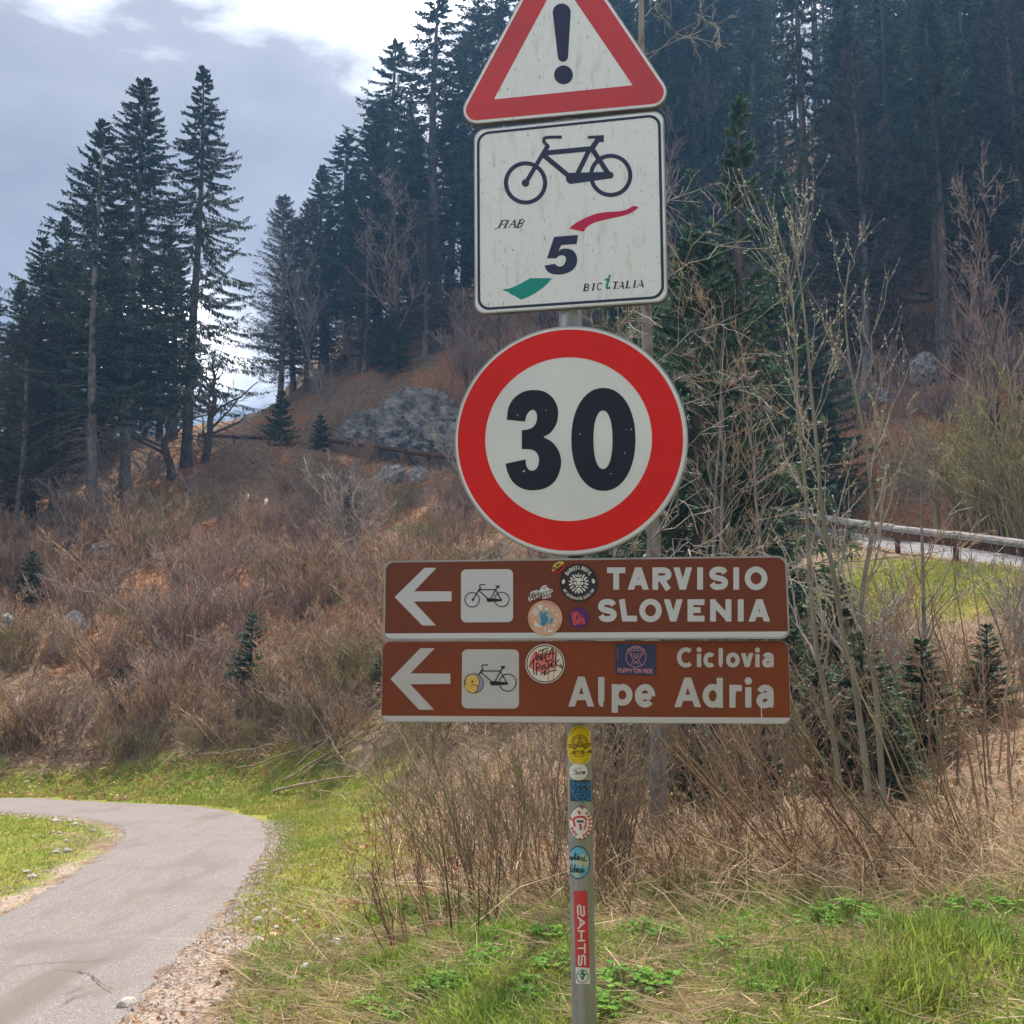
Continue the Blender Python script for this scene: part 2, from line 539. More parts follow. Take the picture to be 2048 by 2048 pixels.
ZZ = ZZ * (1 - fl) + zu[idx].reshape(XX.shape) * fl


def H(x, y):
    x, y = np.asarray(x, float), np.asarray(y, float)
    i = np.clip(np.searchsorted(GX, x) - 1, 0, len(GX) - 2)
    j = np.clip(np.searchsorted(GY, y) - 1, 0, len(GY) - 2)
    fx = np.clip((x - GX[i]) / (GX[i + 1] - GX[i]), 0, 1)
    fy = np.clip((y - GY[j]) / (GY[j + 1] - GY[j]), 0, 1)
    return (ZZ[j, i] * (1 - fx) + ZZ[j, i + 1] * fx) * (1 - fy) + (ZZ[j + 1, i] * (1 - fx) + ZZ[j + 1, i + 1] * fx) * fy


def gnd(px, Y):
    """Ground point seen in column px at forward distance Y (the column is followed to the ground)."""
    py = 1300.0
    for _ in range(12):
        p = at(px, py, Y)
        z = float(H(p[0], Y))
        _, py, _ = pix(np.array([p[0], Y, z]))
    return np.array([p[0], Y, z])


def px_ground(px, py):
    """where the ray of a photograph pixel meets the ground"""
    lo = np.linspace(3, 40, 1500)
    P = np.array([at(px, py, y) for y in lo])
    d = P[:, 2] - H(P[:, 0], P[:, 1])
    k = int(np.argmax(d < 0)) if (d < 0).any() else len(lo) - 1
    return np.array([P[k, 0], P[k, 1], float(H(P[k, 0], P[k, 1]))])


# cover masks: grass, dead leaves, gravel
fore = (YY < 6.5 + .5 * vnoise(XX, YY, .8)) & (XX > -2.6)
nz = vnoise(XX, YY, .9) + .6 * vnoise(XX, YY, 2.3)
a_grass = np.zeros_like(XX)
a_grass = np.maximum(a_grass, np.where(~onroad & ~leftgrass, np.clip(1.45 - dR / 1.5 + nz * .5, 0, 1) * (dR < 2.9), 0))
a_grass = np.maximum(a_grass, np.where(leftgrass & (YY < 17.5), np.clip(.85 + nz * .9, 0, 1), 0))
a_grass = np.maximum(a_grass, np.where(fore & ~onroad & ~leftgrass, np.clip(.55 + nz, 0, 1), 0))
bank = np.exp(-(((XX - 7.0) / 2.0) ** 2 + ((YY - 16.6) / 3.0) ** 2))
a_grass = np.maximum(a_grass, np.clip(bank * 1.6 + nz * .4 - .2, 0, 1))
foot = np.exp(-((dR - 1.0) / 1.3) ** 2) * (YY > 14)
a_grass = np.maximum(a_grass, np.clip(foot * 1.1 + nz * .5, 0, 1) * (~onroad))
a_grav = np.where(~onroad & ~leftgrass, np.clip(.9 - np.abs(dR - .2) / .35 + nz * .8, 0, 1) * np.clip((9.5 - YY) / 3, 0, 1), 0)
a_grav = np.maximum(a_grav, np.where(leftgrass, np.clip(1 - dL / .45 + nz, 0, 1), 0))
shoulder = np.where(~onroad & ~leftgrass, np.clip(1.15 - dR / (.22 + .85 * np.clip((7.8 - YY) / 2.8, 0, 1)) + nz * .6, 0, 1), 0) * np.clip((9.3 - YY) / 1.5, 0, 1) * (YY > 2)
a_grav = np.maximum(a_grav, shoulder)
a_grass = a_grass * (1 - np.clip(shoulder * 1.6, 0, 1))
a_lit = np.clip((YY - 22) / 8, 0, 1) * np.clip(.45 + nz * 1.3 + .7 * vnoise(XX, YY, .12), 0, 1)


def ground_mat():
    m = bpy.data.materials.new('ground cover')
    m.use_nodes = True
    t = m.node_tree
    L = t.links.new
    b = t.nodes['Principled BSDF']
    b.inputs['Roughness'].default_value = 0.95
    b.inputs['Specular IOR Level'].default_value = 0.1
    tcn = t.nodes.new("ShaderNodeTexCoord")

    def noise(s, d=6.0):
        n = t.nodes.new("ShaderNodeTexNoise")
        n.inputs['Scale'].default_value = s
        n.inputs['Detail'].default_value = d
        n.inputs['Roughness'].default_value = .65
        L(tcn.outputs['Object'], n.inputs['Vector'])
        return n.outputs[0]

    def ramp(v, stops):
        r = t.nodes.new("ShaderNodeValToRGB")
        el = r.color_ramp.elements
        for k, (p, c) in enumerate(stops):
            q = el[k] if k < 2 else el.new(p)
            q.position = p
            q.color = (*c, 1)
        L(v, r.inputs[0])
        return r.outputs[0]

    def attr(n):
        a = t.nodes.new("ShaderNodeAttribute")
        a.attribute_name = n
        return a.outputs['Fac']

    def mix(f, a, c):
        n = t.nodes.new("ShaderNodeMix")
        n.data_type = 'RGBA'
        L(f, n.inputs[0])
        L(a, n.inputs[6])
        L(c, n.inputs[7])
        return n.outputs[2]

    def edge(a, s):
        """mask broken up by noise"""
        n = t.nodes.new("ShaderNodeMath")
        n.operation = 'MULTIPLY_ADD'
        L(noise(s), n.inputs[0])
        n.inputs[1].default_value = 1.2
        L(a, n.inputs[2])
        r = t.nodes.new("ShaderNodeMapRange")
        r.inputs['From Min'].default_value = .85
        r.inputs['From Max'].default_value = 1.25
        L(n.outputs[0], r.inputs['Value'])
        return r.outputs[0]
    soil = ramp(noise(3.5), [(.3, (.15, .105, .070)), (.7, (.35, .25, .165)), (.5, (.24, .17, .115))])
    lit = ramp(noise(5.0), [(.3, (.22, .10, .05)), (.72, (.46, .28, .16)), (.5, (.35, .165, .08))])
    gr = ramp(noise(2.2), [(.3, (.12, .17, .03)), (.7, (.34, .29, .08)), (.5, (.20, .225, .04))])
    gv = ramp(noise(24.0), [(.32, (.24, .175, .135)), (.68, (.52, .45, .38)), (.5, (.36, .27, .21))])
    c = mix(edge(attr('litter'), 1.2), soil, lit)
    c = mix(edge(attr('grass'), 2.0), c, gr)
    c = mix(edge(attr('gravel'), 3.0), c, gv)
    L(c, b.inputs['Base Color'])
    bn = t.nodes.new("ShaderNodeBump")
    bn.inputs['Strength'].default_value = .8
    bn.inputs['Distance'].default_value = .06
    L(noise(9.0, 8.0), bn.inputs['Height'])
    L(bn.outputs[0], b.inputs['Normal'])
    return m


M['ground'] = ground_mat()


def ground_part(name, sel):
    ny, nx = XX.shape
    q = np.arange(ny * nx).reshape(ny, nx)
    Fq = np.stack([q[:-1, :-1], q[:-1, 1:], q[1:, 1:], q[1:, :-1]], -1).reshape(-1, 4)[sel]
    u, inv = np.unique(Fq, return_inverse=True)
    g = G()
    g.add(np.stack([XX, YY, ZZ], -1).reshape(-1, 3)[u], inv.reshape(-1, 4), 0, 1, True)
    me = g.mesh(name, [M['ground']])
    for nm, a in (('grass', a_grass), ('litter', a_lit), ('gravel', a_grav)):
        t = me.attributes.new(nm, 'FLOAT', 'POINT')
        t.data.foreach_set('value', a.reshape(-1)[u].astype(np.float32))
    return tag(inst(name, me), kind='structure')


fc = (YY[:-1, :-1] > 18 + 1.0 * 0).ravel()
ground_part('ground', ~fc)
ground_part('hillside', fc)

# a wide apron carries the ground to the horizon
g = G()
ri, ro = [(-75, -7), (85, -7), (85, 135), (-75, 135)], [(-420, -300), (420, -300), (420, 480), (-420, 480)]
V = []
for (x, y) in ri: V.append((x, y, float(H(x, y)) - .05))
for (x, y) in ro: V.append((x, y, -25.0))
g.add(V, [(i, i + 4, (i + 1) % 4 + 4, (i + 1) % 4) for i in range(4)])
tag(g.obj('terrain', M['ground']), kind='structure')

# ------------------------------------------------------------------ roads


def asphalt(name):
    """old asphalt: exposed aggregate, paler wheel tracks, stains and repair patches"""
    m = bpy.data.materials.new(name)
    m.use_nodes = True
    t = m.node_tree
    L = t.links.new
    b = t.nodes['Principled BSDF']
    b.inputs['Roughness'].default_value = .88
    b.inputs['Specular IOR Level'].default_value = .25
    tcn = t.nodes.new("ShaderNodeTexCoord")

    def noise(sc_, d=5.0, st=None, dist=0.0):
        n = t.nodes.new("ShaderNodeTexNoise")
        n.inputs['Scale'].default_value = sc_
        n.inputs['Detail'].default_value = d
        n.inputs['Roughness'].default_value = .65
        n.inputs['Distortion'].default_value = dist
        v = tcn.outputs['Object']
        if st:
            q = t.nodes.new("ShaderNodeMapping")
            q.inputs['Scale'].default_value = st
            L(v, q.inputs[0])
            v = q.outputs[0]
        L(v, n.inputs['Vector'])
        return n.outputs[0]

    def mr(v, a, c):
        n = t.nodes.new("ShaderNodeMapRange")
        n.inputs['From Min'].default_value = a
        n.inputs['From Max'].default_value = c
        L(v, n.inputs['Value'])
        return n.outputs[0]

    def mix(f, a, c, mode='MIX'):
        n = t.nodes.new("ShaderNodeMix")
        n.data_type = 'RGBA'
        n.blend_type = mode
        L(f, n.inputs[0])
        for k, v in ((6, a), (7, c)):
            if isinstance(v, tuple): n.inputs[k].default_value = (*v, 1)
            else: L(v, n.inputs[k])
        return n.outputs[2]
    c = mix(mr(noise(95, 3), .36, .64), (.135, .118, .114), (.325, .285, .272))
    c = mix(mr(noise(38, 2), .62, .70), c, (.43, .385, .36))
    c = mix(mr(noise(1.1, 6, None, .6), .50, .72), c, (.185, .16, .15))
    c = mix(mr(noise(.8, 5, (2.2, .35, 1)), .54, .70), c, (.18, .15, .135))
    c = mix(mr(noise(3.2, 7, None, 1.2), .60, .74), c, (.25, .185, .14))
    L(c, b.inputs['Base Color'])
    bn = t.nodes.new("ShaderNodeBump")
    bn.inputs['Strength'].default_value = .9
    bn.inputs['Distance'].default_value = .012
    L(noise(80, 4), bn.inputs['Height'])
    L(bn.outputs[0], b.inputs['Normal'])
    return m


M['road'] = asphalt('worn asphalt')
M['road_far'] = mat('grey asphalt', (0.24, 0.235, 0.245), (0.18, 0.175, 0.185), 2.0, 0.9)
M['crack'] = mat('open crack', (0.055, 0.045, 0.042), None, rough=0.95)


def ribbon(name, A, B, nc, mtl, lift, jag=0.0, rng=None):
    A, B = np.array(A, float), np.array(B, float)
    if jag:
        d = norm(B - A)
        A = A + d * (rng.normal(size=(len(A), 1)) * jag)
        B = B + d * (rng.normal(size=(len(B), 1)) * jag)
    t = np.linspace(0, 1, nc)
    P = A[:, None] * (1 - t)[None, :, None] + B[:, None] * t[None, :, None]
    crown = (1 - (2 * t - 1) ** 4) * lift
    z = H(P[..., 0], P[..., 1]) + crown[None] + np.where((t == 0) | (t == 1), -.015, .004)[None]
    V = np.concatenate([P, z[..., None]], -1)
    n = len(A)
    q = np.arange(n * nc).reshape(n, nc)
    Fq = np.stack([q[:-1, :-1], q[:-1, 1:], q[1:, 1:], q[1:, :-1]], -1).reshape(-1, 4)
    g = G()
    g.add(V.reshape(-1, 3), Fq, 0, 1, True)
    return tag(g.obj(name, mtl), kind='structure')


def roadz(x, y, lift):
    return H(x, y) + lift


rj = np.random.default_rng(5)
RE2, LE2 = resample(RE, 420), resample(LE, 420)
road = ribbon('road', LE2, RE2, 40, M['road'], .03, .035, rj)
nU = norm(np.gradient(UR, axis=0))
nU = np.stack([nU[:, 1], -nU[:, 0]], 1)
ribbon('upper_road', UR - nU * 1.5, UR + nU * 1.5, 8, M['road_far'], .03)
# open cracks in the near asphalt
for pts, w in (([(96, 1951), (128, 1953), (160, 1957), (184, 1964), (192, 1974), (206, 1986), (232, 1996)], .0045), ([(0, 1947), (50, 1944), (110, 1938), (160, 1935)], .006),
               ([(120, 2005), (160, 1990), (185, 1985)], .005), ([(115, 2030), (150, 2008), (195, 1996)], .005), ([(130, 1944), (165, 1936), (240, 1928)], .004)):
    P = []
    for (px, py) in pts:
        p = px_ground(px, py)
        P.append(p[:2])
    P = np.array(P)
    _d = np.r_[0, np.cumsum(np.linalg.norm(np.diff(P, axis=0), axis=1))]
    P = np.stack([np.interp(np.linspace(0, _d[-1], 40), _d, P[:, q_]) for q_ in (0, 1)], 1)
    P += rj.normal(size=P.shape) * .003
    d = norm(np.gradient(P, axis=0))
    n_ = np.stack([-d[:, 1], d[:, 0]], 1)
    ww = w * (.3 + rj.random((40, 1))) * np.sin(np.linspace(.15, 2.9, 40))[:, None]
    V = np.concatenate([P - n_ * ww, P + n_ * ww])
    V = np.c_[V, H(V[:, 0], V[:, 1]) + .040]
    g = G()
    g.add(V, [(i, i + 1, i + 41, i + 40) for i in range(39)])
    g.obj('crack', M['crack'], road)

# ------------------------------------------------------------------ signs on the post
def sheet(name, c, c2=None, rough=.45, **k):
    return mat(name, c, c2, rough=rough, spec=.4, **k)


def dirty_white():
    m = mat('dirty white film', (0.74, 0.79, 0.86), (0.45, 0.44, 0.42), 16, .45, stretch=(2.2, .5, 1), ramp=(.54, .84), detail=10, c3=(.22, .21, .20), scale3=85, ramp3=(.61, .70))
    return m


M['alu'] = mat('aluminium sheet', (.42, .43, .46), (.33, .34, .36), 8, .5, metal=.3)
M['alu_dark'] = mat('dark sheet edge', (.10, .105, .12), (.07, .07, .08), 8, .6)
M['white_dirty'] = dirty_white()
M['white_film'] = sheet('white reflective film', (.66, .68, .73), (.60, .62, .67), scale=5)
M['white_clean'] = sheet('white sign film', (.72, .775, .84), (.65, .70, .755), scale=3)
M['red_muted'] = sheet('muted red film', (.56, .055, .075), (.48, .06, .08), scale=6)  # duller, pinker red than the round sign's film
M['red_film'] = sheet('red film', (.72, .014, .014), (.66, .012, .013), scale=4)
M['navy'] = sheet('blue black film', (.022, .035, .085))
M['black_film'] = sheet('black film', (.010, .016, .034))
M['brown_film'] = sheet('brown film', (.175, .045, .025), (.155, .042, .028), scale=5)
M['brown_film2'] = sheet('orange brown film', (.215, .047, .018), (.18, .043, .022), scale=5)
M['teal'] = sheet('teal print', (.006, .27, .255))
M['crimson'] = sheet('crimson print', (.50, .018, .085))


def honeycomb(name, a, b, sx):
    """retroreflective sheet with its fine diamond cells"""
    m = bpy.data.materials.new(name)
    m.use_nodes = True
    t = m.node_tree
    L = t.links.new
    p = t.nodes['Principled BSDF']
    p.inputs['Roughness'].default_value = .4
    tcn = t.nodes.new("ShaderNodeTexCoord")
    mpn = t.nodes.new("ShaderNodeMapping")
    mpn.inputs['Rotation'].default_value = (0, 0, R_(45))
    L(tcn.outputs['Object'], mpn.inputs[0])
    ck = t.nodes.new("ShaderNodeTexVoronoi")
    ck.inputs['Scale'].default_value = sx
    ck.inputs['Randomness'].default_value = 0.0
    L(mpn.outputs[0], ck.inputs['Vector'])
    r = t.nodes.new("ShaderNodeMapRange")
    r.inputs['From Min'].default_value = .30
    r.inputs['From Max'].default_value = .62
    L(ck.outputs['Distance'], r.inputs['Value'])
    mx = t.nodes.new("ShaderNodeMix")
    mx.data_type = 'RGBA'
    L(r.outputs[0], mx.inputs[0])
    mx.inputs[6].default_value = (*a, 1)
    mx.inputs[7].default_value = (*b, 1)
    L(mx.outputs[2], p.inputs['Base Color'])
    return m


M['cell_coarse'] = honeycomb('coarse cell film', (.62, .62, .66), (.36, .37, .42), 210)
M['cell_fine'] = honeycomb('fine cell film', (.64, .67, .74), (.50, .53, .61), 260)


class Plate:
    """A flat sign plate: its own frame, and measurements turned into plate coordinates in metres."""
    def __init__(s, name, pose, label, cat, group=None):
        x, y, z, a, b, t = pose
        U = np.array([math.cos(a), math.sin(a), 0])
        V = np.array([0, 0, 1.0])
        N = np.array([math.sin(a), -math.cos(a), 0])
        V2 = math.cos(t) * V - math.sin(t) * N
        N = np.cross(U, V2)
        s.U = math.cos(b) * U + math.sin(b) * V2
        s.V = -math.sin(b) * U + math.cos(b) * V2
        s.N, s.O = N, np.array([x, y, z])
        s.o = empty(name, (0, 0, 0))
        s.mw = Matrix(((s.U[0], s.V[0], N[0], x), (s.U[1], s.V[1], N[1], y), (s.U[2], s.V[2], N[2], z), (0, 0, 0, 1)))
        s.o.matrix_world = s.mw
        tag(s.o, label, cat, group)

    def loc(s, pts, z=0.0):
        P = np.asarray(pts, float).reshape(-1, 2)
        a, b = (P[:, 0] - 1024) / F, -(P[:, 1] - 1024) / F
        D = np.stack([a, CP - b * SP, SP + b * CP], 1)
        E0 = np.array([0, 0, EYE])
        k = ((s.O - E0) @ s.N) / (D @ s.N)
        Q = E0 + D * k[:, None] - s.O
        return np.stack([Q @ s.U, Q @ s.V, np.full(len(Q), z)], 1)


def ell(cx, cy, rx, ry=None, n=48, a0=0, a1=360, rot=0):
    ry = rx if ry is None else ry
    full = abs(a1 - a0) >= 360
    a = np.radians(np.linspace(a0, a1, n, endpoint=not full))
    x, y = rx * np.cos(a), -ry * np.sin(a)
    r = math.radians(rot)
    return np.stack([cx + x * math.cos(r) + y * math.sin(r), cy - x * math.sin(r) + y * math.cos(r)], 1)


def rounded(poly, r, n=8):
    """rounded corners for a convex polygon"""
    P = np.asarray(poly, float)
    out = []
    k = len(P)
    for i in range(k):
        p, a, b = P[i], P[i - 1], P[(i + 1) % k]
        u, v = (a - p) / np.linalg.norm(a - p), (b - p) / np.linalg.norm(b - p)
        ang = math.acos(np.clip(u @ v, -1, 1))
        d = r / math.tan(ang / 2)
        c = p + (u + v) / np.linalg.norm(u + v) * (r / math.sin(ang / 2))
        s, e = p + u * d - c, p + v * d - c
        t0, t1 = math.atan2(s[1], s[0]), math.atan2(e[1], e[0])
        while t1 - t0 > math.pi: t1 -= 2 * math.pi
        while t1 - t0 < -math.pi: t1 += 2 * math.pi
        for t in np.linspace(t0, t1, n): out.append(c + r * np.array([math.cos(t), math.sin(t)]))
    return np.array(out)


def rect(w, h):
    return [(-w / 2, -h / 2), (w / 2, -h / 2), (w / 2, h / 2), (-w / 2, h / 2)]


def spline(pts, n=8, closed=False):
    """Catmull-Rom through the points"""
    P = np.asarray(pts, float)
    if len(P) < 3: return P
    Q = np.vstack([P[-1], P, P[0], P[1]]) if closed else np.vstack([2 * P[0] - P[1], P, 2 * P[-1] - P[-2]])
    out = []
    for i in range(1, len(Q) - 2):
        for t in np.linspace(0, 1, n, endpoint=False):
            a, b, c, d = Q[i - 1], Q[i], Q[i + 1], Q[i + 2]
            out.append(.5 * (2 * b + (c - a) * t + (2 * a - 5 * b + 4 * c - d) * t * t + (3 * b - 3 * c + d - a) * t ** 3))
    if not closed: out.append(P[-1])
    return np.array(out)


class Art:
    """Flat print built from fills, rings and strokes; every shape sits a hair above the last."""
    def __init__(s, mapf, z, dense=0.0):
        s.f, s.z, s.k, s.g, s.dense = mapf, z, 0, G(), dense

    def lift(s):
        s.k += 1
        return s.z + s.k * 4e-6

    def fill(s, pts, m=0):
        V = s.f(pts, s.lift())
        # keep the face turned to the viewer
        n = len(V)
        p = np.asarray(pts, float)
        area = np.sum(p[:, 0] * np.roll(p[:, 1], -1) - np.roll(p[:, 0], -1) * p[:, 1])
        o = np.arange(n) if area < 0 else np.arange(n)[::-1]
        s.g.add(V, o[None], m)
        return s

    def ring(s, a, b, m=0):
        n = len(a)
        V = s.f(np.vstack([a, b]), s.lift())
        i = np.arange(n)
        j = (i + 1) % n
        s.g.add(V, np.stack([i, j, j + n, i + n], 1), m)
        return s

    def stroke(s, pts, w, m=0, closed=False, cap=0.0):
        P = np.asarray(pts, float)
        if s.dense:
            if closed: P = np.vstack([P, P[:1]])
            Q = [P[:1]]
            for p0, p1 in zip(P[:-1], P[1:]):
                nn = max(1, int(np.linalg.norm(p1 - p0) / s.dense))
                Q.append(p0 + (p1 - p0) * np.linspace(0, 1, nn + 1)[1:, None])
            P = np.vstack(Q)
        keep = np.r_[True, np.linalg.norm(np.diff(P, axis=0), axis=1) > 1e-6]
        P = P[keep]
        if closed and np.linalg.norm(P[0] - P[-1]) < 1e-6: P = P[:-1]
        n = len(P)
        if n < 2: return s
        if closed:
            d0, d1 = norm(P - np.roll(P, 1, 0)), norm(np.roll(P, -1, 0) - P)
        else:
            d = norm(np.diff(P, axis=0))
            d0, d1 = np.vstack([d[:1], d]), np.vstack([d, d[-1:]])
            if cap:
                P = P.copy()
                P[0] -= d[0] * cap
                P[-1] += d[-1] * cap
        n0, n1 = np.stack([-d0[:, 1], d0[:, 0]], 1), np.stack([-d1[:, 1], d1[:, 0]], 1)
        mm = n0 + n1
        ln = np.linalg.norm(mm, axis=1, keepdims=True)
        mm = np.where(ln > .2, mm / np.maximum(ln, 1e-6), n0)
        k = 1 / np.maximum((mm * n0).sum(1), .45)
        W = np.broadcast_to(np.asarray(w, float), (n,))
        off = mm * (k * W / 2)[:, None]
        V = s.f(np.vstack([P + off, P - off]), s.lift())
        i = np.arange(n if closed else n - 1)
        j = (i + 1) % n
        s.g.add(V, np.stack([i, i + n, j + n, j], 1), m)
        return s

    def obj(s, name, mats, parent):
        return s.g.obj(name, mats, parent)


def extrude(g, loop, z0, z1, m=0, mside=None):
    n = len(loop)
    V = np.vstack([np.c_[loop, np.full(n, z1)], np.c_[loop, np.full(n, z0)]])
    i = np.arange(n)
    j = (i + 1) % n
    g.add(V, np.arange(n)[None], m)
    g.add(V, np.arange(n, 2 * n)[::-1][None], m if mside is None else mside)
    g.add(V, np.stack([i, i + n, j + n, j], 1), m if mside is None else mside)


# --- one simple stroke alphabet, each glyph in a unit box (x right, y up)
def A_(cx, cy, rx, ry, a0, a1, n=14):
    a = np.radians(np.linspace(a0, a1, n))
    return [(cx + rx * math.cos(t), cy + ry * math.sin(t)) for t in a]


S_PATH = [(.95, .80), (.80, .96), (.5, 1), (.18, .94), (.04, .75), (.16, .58), (.5, .5), (.84, .42), (.97, .25), (.82, .06), (.5, 0), (.2, .04), (.03, .21)]
GL = {
    'A': [('h', (0, 0), (.5, 1), .5), ('h', (1, 0), (.5, 1), .5), ('l', [(.22, .27), (.78, .27)])],
    'V': [('h', (.5, 0), (0, 1), .5), ('h', (.5, 0), (1, 1), .5)],
    'T': [('l', [(-.0, 1), (1, 1)], 'x'), ('l', [(.5, 0), (.5, 1)], 'y')],
    'I': [('l', [(.5, 0), (.5, 1)], 'y')],
    'L': [('l', [(0, 1), (0, 0), (1, 0)], 'yx')],
    'E': [('l', [(0, 0), (0, 1)], 'y'), ('l', [(0, 1), (1, 1)], 'x'), ('l', [(0, 0), (1, 0)], 'x'), ('l', [(0, .52), (.9, .52)], 'x')],
    'F': [('l', [(0, 0), (0, 1)], 'y'), ('l', [(0, 1), (1, 1)], 'x'), ('l', [(0, .52), (.85, .52)], 'x')],
    'N': [('l', [(0, 0), (0, 1)], 'y'), ('l', [(1, 0), (1, 1)], 'y'), ('l', [(.02, 1), (.98, 0)], 'y')],
    'M': [('l', [(0, 0), (0, 1)], 'y'), ('l', [(1, 0), (1, 1)], 'y'), ('l', [(.02, 1), (.5, .25), (.98, 1)])],
    'R': [('l', [(0, 0), (0, 1)], 'y'), ('l', [(0, 1), (.55, 1)] + A_(.6, .75, .38, .25, 90, -90) + [(.55, .5), (0, .5)]), ('l', [(.45, .48), (.97, 0)], 'y')],
    'P': [('l', [(0, 0), (0, 1)], 'y'), ('l', [(0, 1), (.55, 1)] + A_(.6, .74, .4, .26, 90, -90) + [(.55, .48), (0, .48)])],
    'B': [('l', [(0, 0), (0, 1)], 'y'), ('l', [(0, 1), (.5, 1)] + A_(.55, .77, .36, .23, 90, -90) + [(0, .54)]), ('l', [(.4, .54)] + A_(.58, .27, .42, .27, 90, -90) + [(0, 0)])],
    'D': [('l', [(0, 0), (0, 1)], 'y'), ('l', [(0, 1), (.4, 1)] + A_(.45, .5, .55, .5, 90, -90) + [(0, 0)])],
    'O': [('c', A_(.5, .5, .5, .51, 0, 360, 33)[:-1])],
    'S': [('l', S_PATH, 's')],
    'C': [('l', A_(.53, .5, .53, .5, 48, 312, 24))],
    'G': [('l', A_(.53, .5, .53, .5, 48, 330, 24) + [(.97, .45), (.55, .45)])],
    'U': [('l', [(0, 1), (0, .35)] + A_(.5, .35, .5, .35, 180, 360) + [(1, .35), (1, 1)], 'y')],
    'Y': [('l', [(0, 1), (.5, .48), (1, 1)], 'y'), ('l', [(.5, 0), (.5, .5)], 'y')],
    'K': [('l', [(0, 0), (0, 1)], 'y'), ('l', [(.95, 1), (.08, .45)], 'y'), ('l', [(.3, .58), (1, 0)], 'y')],
    'W': [('l', [(0, 1), (.25, 0), (.5, .8), (.75, 0), (1, 1)])],
    'H': [('l', [(0, 0), (0, 1)], 'y'), ('l', [(1, 0), (1, 1)], 'y'), ('l', [(0, .5), (1, .5)])],
    '&': [('l', [(1, 0), (.2, .8), (.35, 1), (.6, .85), (.05, .3), (.3, 0), (.7, .05), (1, .4)], 's')],
    'c': [('l', A_(.54, .5, .54, .5, 48, 312, 20))],
    'o': [('c', A_(.5, .5, .5, .5, 0, 360, 29)[:-1])],
    'v': [('h', (.5, 0), (0, 1), .62), ('h', (.5, 0), (1, 1), .62)],
    'i': [('l', [(.5, 0), (.5, .70)], 'y'), ('dot', .5, .96)],
    'l': [('l', [(.1, 1), (.1, .12)] + A_(.42, .12, .32, .12, 180, 280, 8), 'y')],
    'a': [('l', [(.06, .78), (.2, .95), (.45, 1.0), (.7, .93), (.80, .70), (.80, .25), (.84, .06), (1.0, .02)], 's'), ('l', [(.80, .56), (.5, .56), (.2, .50), (.04, .28), (.16, .05), (.42, .0), (.66, .08), (.80, .28)], 's')],
    'e': [('l', [(.02, .46), (.93, .46)]), ('l', A_(.5, .5, .49, .5, -4, 318, 28))],
    'p': [('l', [(.0, 0), (.0, 1)], 'y'), ('c', A_(.52, .655, .48, .345, 0, 360, 29)[:-1])],
    'd': [('l', [(.92, 0), (.92, 1)], 'y'), ('c', A_(.46, .37, .46, .37, 0, 360, 29)[:-1])],
    'r': [('l', [(.0, 0), (.0, 1)], 'y'), ('l', [(.002, .50), (.08, .74), (.28, .93), (.6, 1.0), (1, .98)], 'x')],
    'n': [('l', [(0, 0), (0, 1)], 'y'), ('l', A_(.5, .6, .5, .4, 180, 0) + [(1, .6), (1, 0)])],
    't': [('l', [(.4, 1), (.4, .2), (.6, 0), (.9, .05)]), ('l', [(0, .72), (.9, .72)])],
    'b': [('l', [(0, 0), (0, 1)], 'y'), ('c', A_(.5, .33, .5, .33, 0, 360, 21)[:-1])],
    'u': [('l', [(0, 1), (0, .4)] + A_(.5, .4, .5, .4, 180, 360) + [(1, 1)]), ('l', [(1, 0), (1, 1)])],
    '.': [('dot', .5, 0.0)],
    '1': [('l', [(.1, .8), (.55, 1), (.55, 0)])],
    '9': [('c', A_(.5, .7, .5, .3, 0, 360, 17)[:-1]), ('l', [(1, .7), (.9, .25), (.5, 0), (.1, .08)], 's')],
    '8': [('c', A_(.5, .75, .42, .25, 0, 360, 17)[:-1]), ('c', A_(.5, .26, .5, .26, 0, 360, 17)[:-1])],
    '0': [('c', A_(.5, .5, .5, .5, 0, 360, 21)[:-1])],
}


def glyph(art, ch, x0, x1, y0, y1, w, m=0, xf=None):
    """Draw ch in the box x0..x1, y0 (top) .. y1 (bottom) with stroke width w."""
    if ch == ' ': return
    bw, bh = x1 - x0, y1 - y0
    ix, iy = min(w / 2, bw * .5), w / 2

    def mp(p):
        return np.array([(x0 + ix + x * (bw - 2 * ix), y1 - iy - y * (bh - 2 * iy)) for x, y in p])
    T = xf if xf is not None else (lambda q: q)
    for it in GL[ch]:
        if it[0] == 'h':        # leg with level ends
            (ax, ay), (bx, by), _ = it[1], it[2], it[3]
            sl = math.hypot(bw / 2, bh) / bh
            hw = w * sl * .98
            fx = lambda x: x0 + hw / 2 + x * (bw - hw)
            a, b = np.array([fx(ax), y1 - ay * bh]), np.array([fx(bx), y1 - by * bh])
            h = np.array([hw / 2, 0])
            art.fill(T(np.array([a - h, a + h, b + h, b - h])), m)
        elif it[0] == 'dot':
            art.fill(T(ell(x0 + it[1] * bw, y1 - iy - it[2] * (bh - 2 * iy), w * .60, n=18)), m)
        elif it[0] == 'c':
            art.stroke(T(mp(it[1])), w, m, closed=True)
        else:
            fl = it[2] if len(it) > 2 else ''
            p = mp(it[1])
            if 's' in fl: p = spline(p, 6)
            if 'y' in fl:       # run stems to the full height of the box
                for k in (0, -1):
                    yv = it[1][k][1]
                    if yv in (0, 1) and abs(it[1][k][0] - it[1][k + 1 if k == 0 else k - 1][0]) < .6: p[k][1] = y1 if yv == 0 else y0
            if 'x' in fl:
                for k in (0, -1):
                    xv = it[1][k][0]
                    if xv in (0, 1): p[k][0] = x0 if xv == 0 else x1
            art.stroke(T(p), w, m)


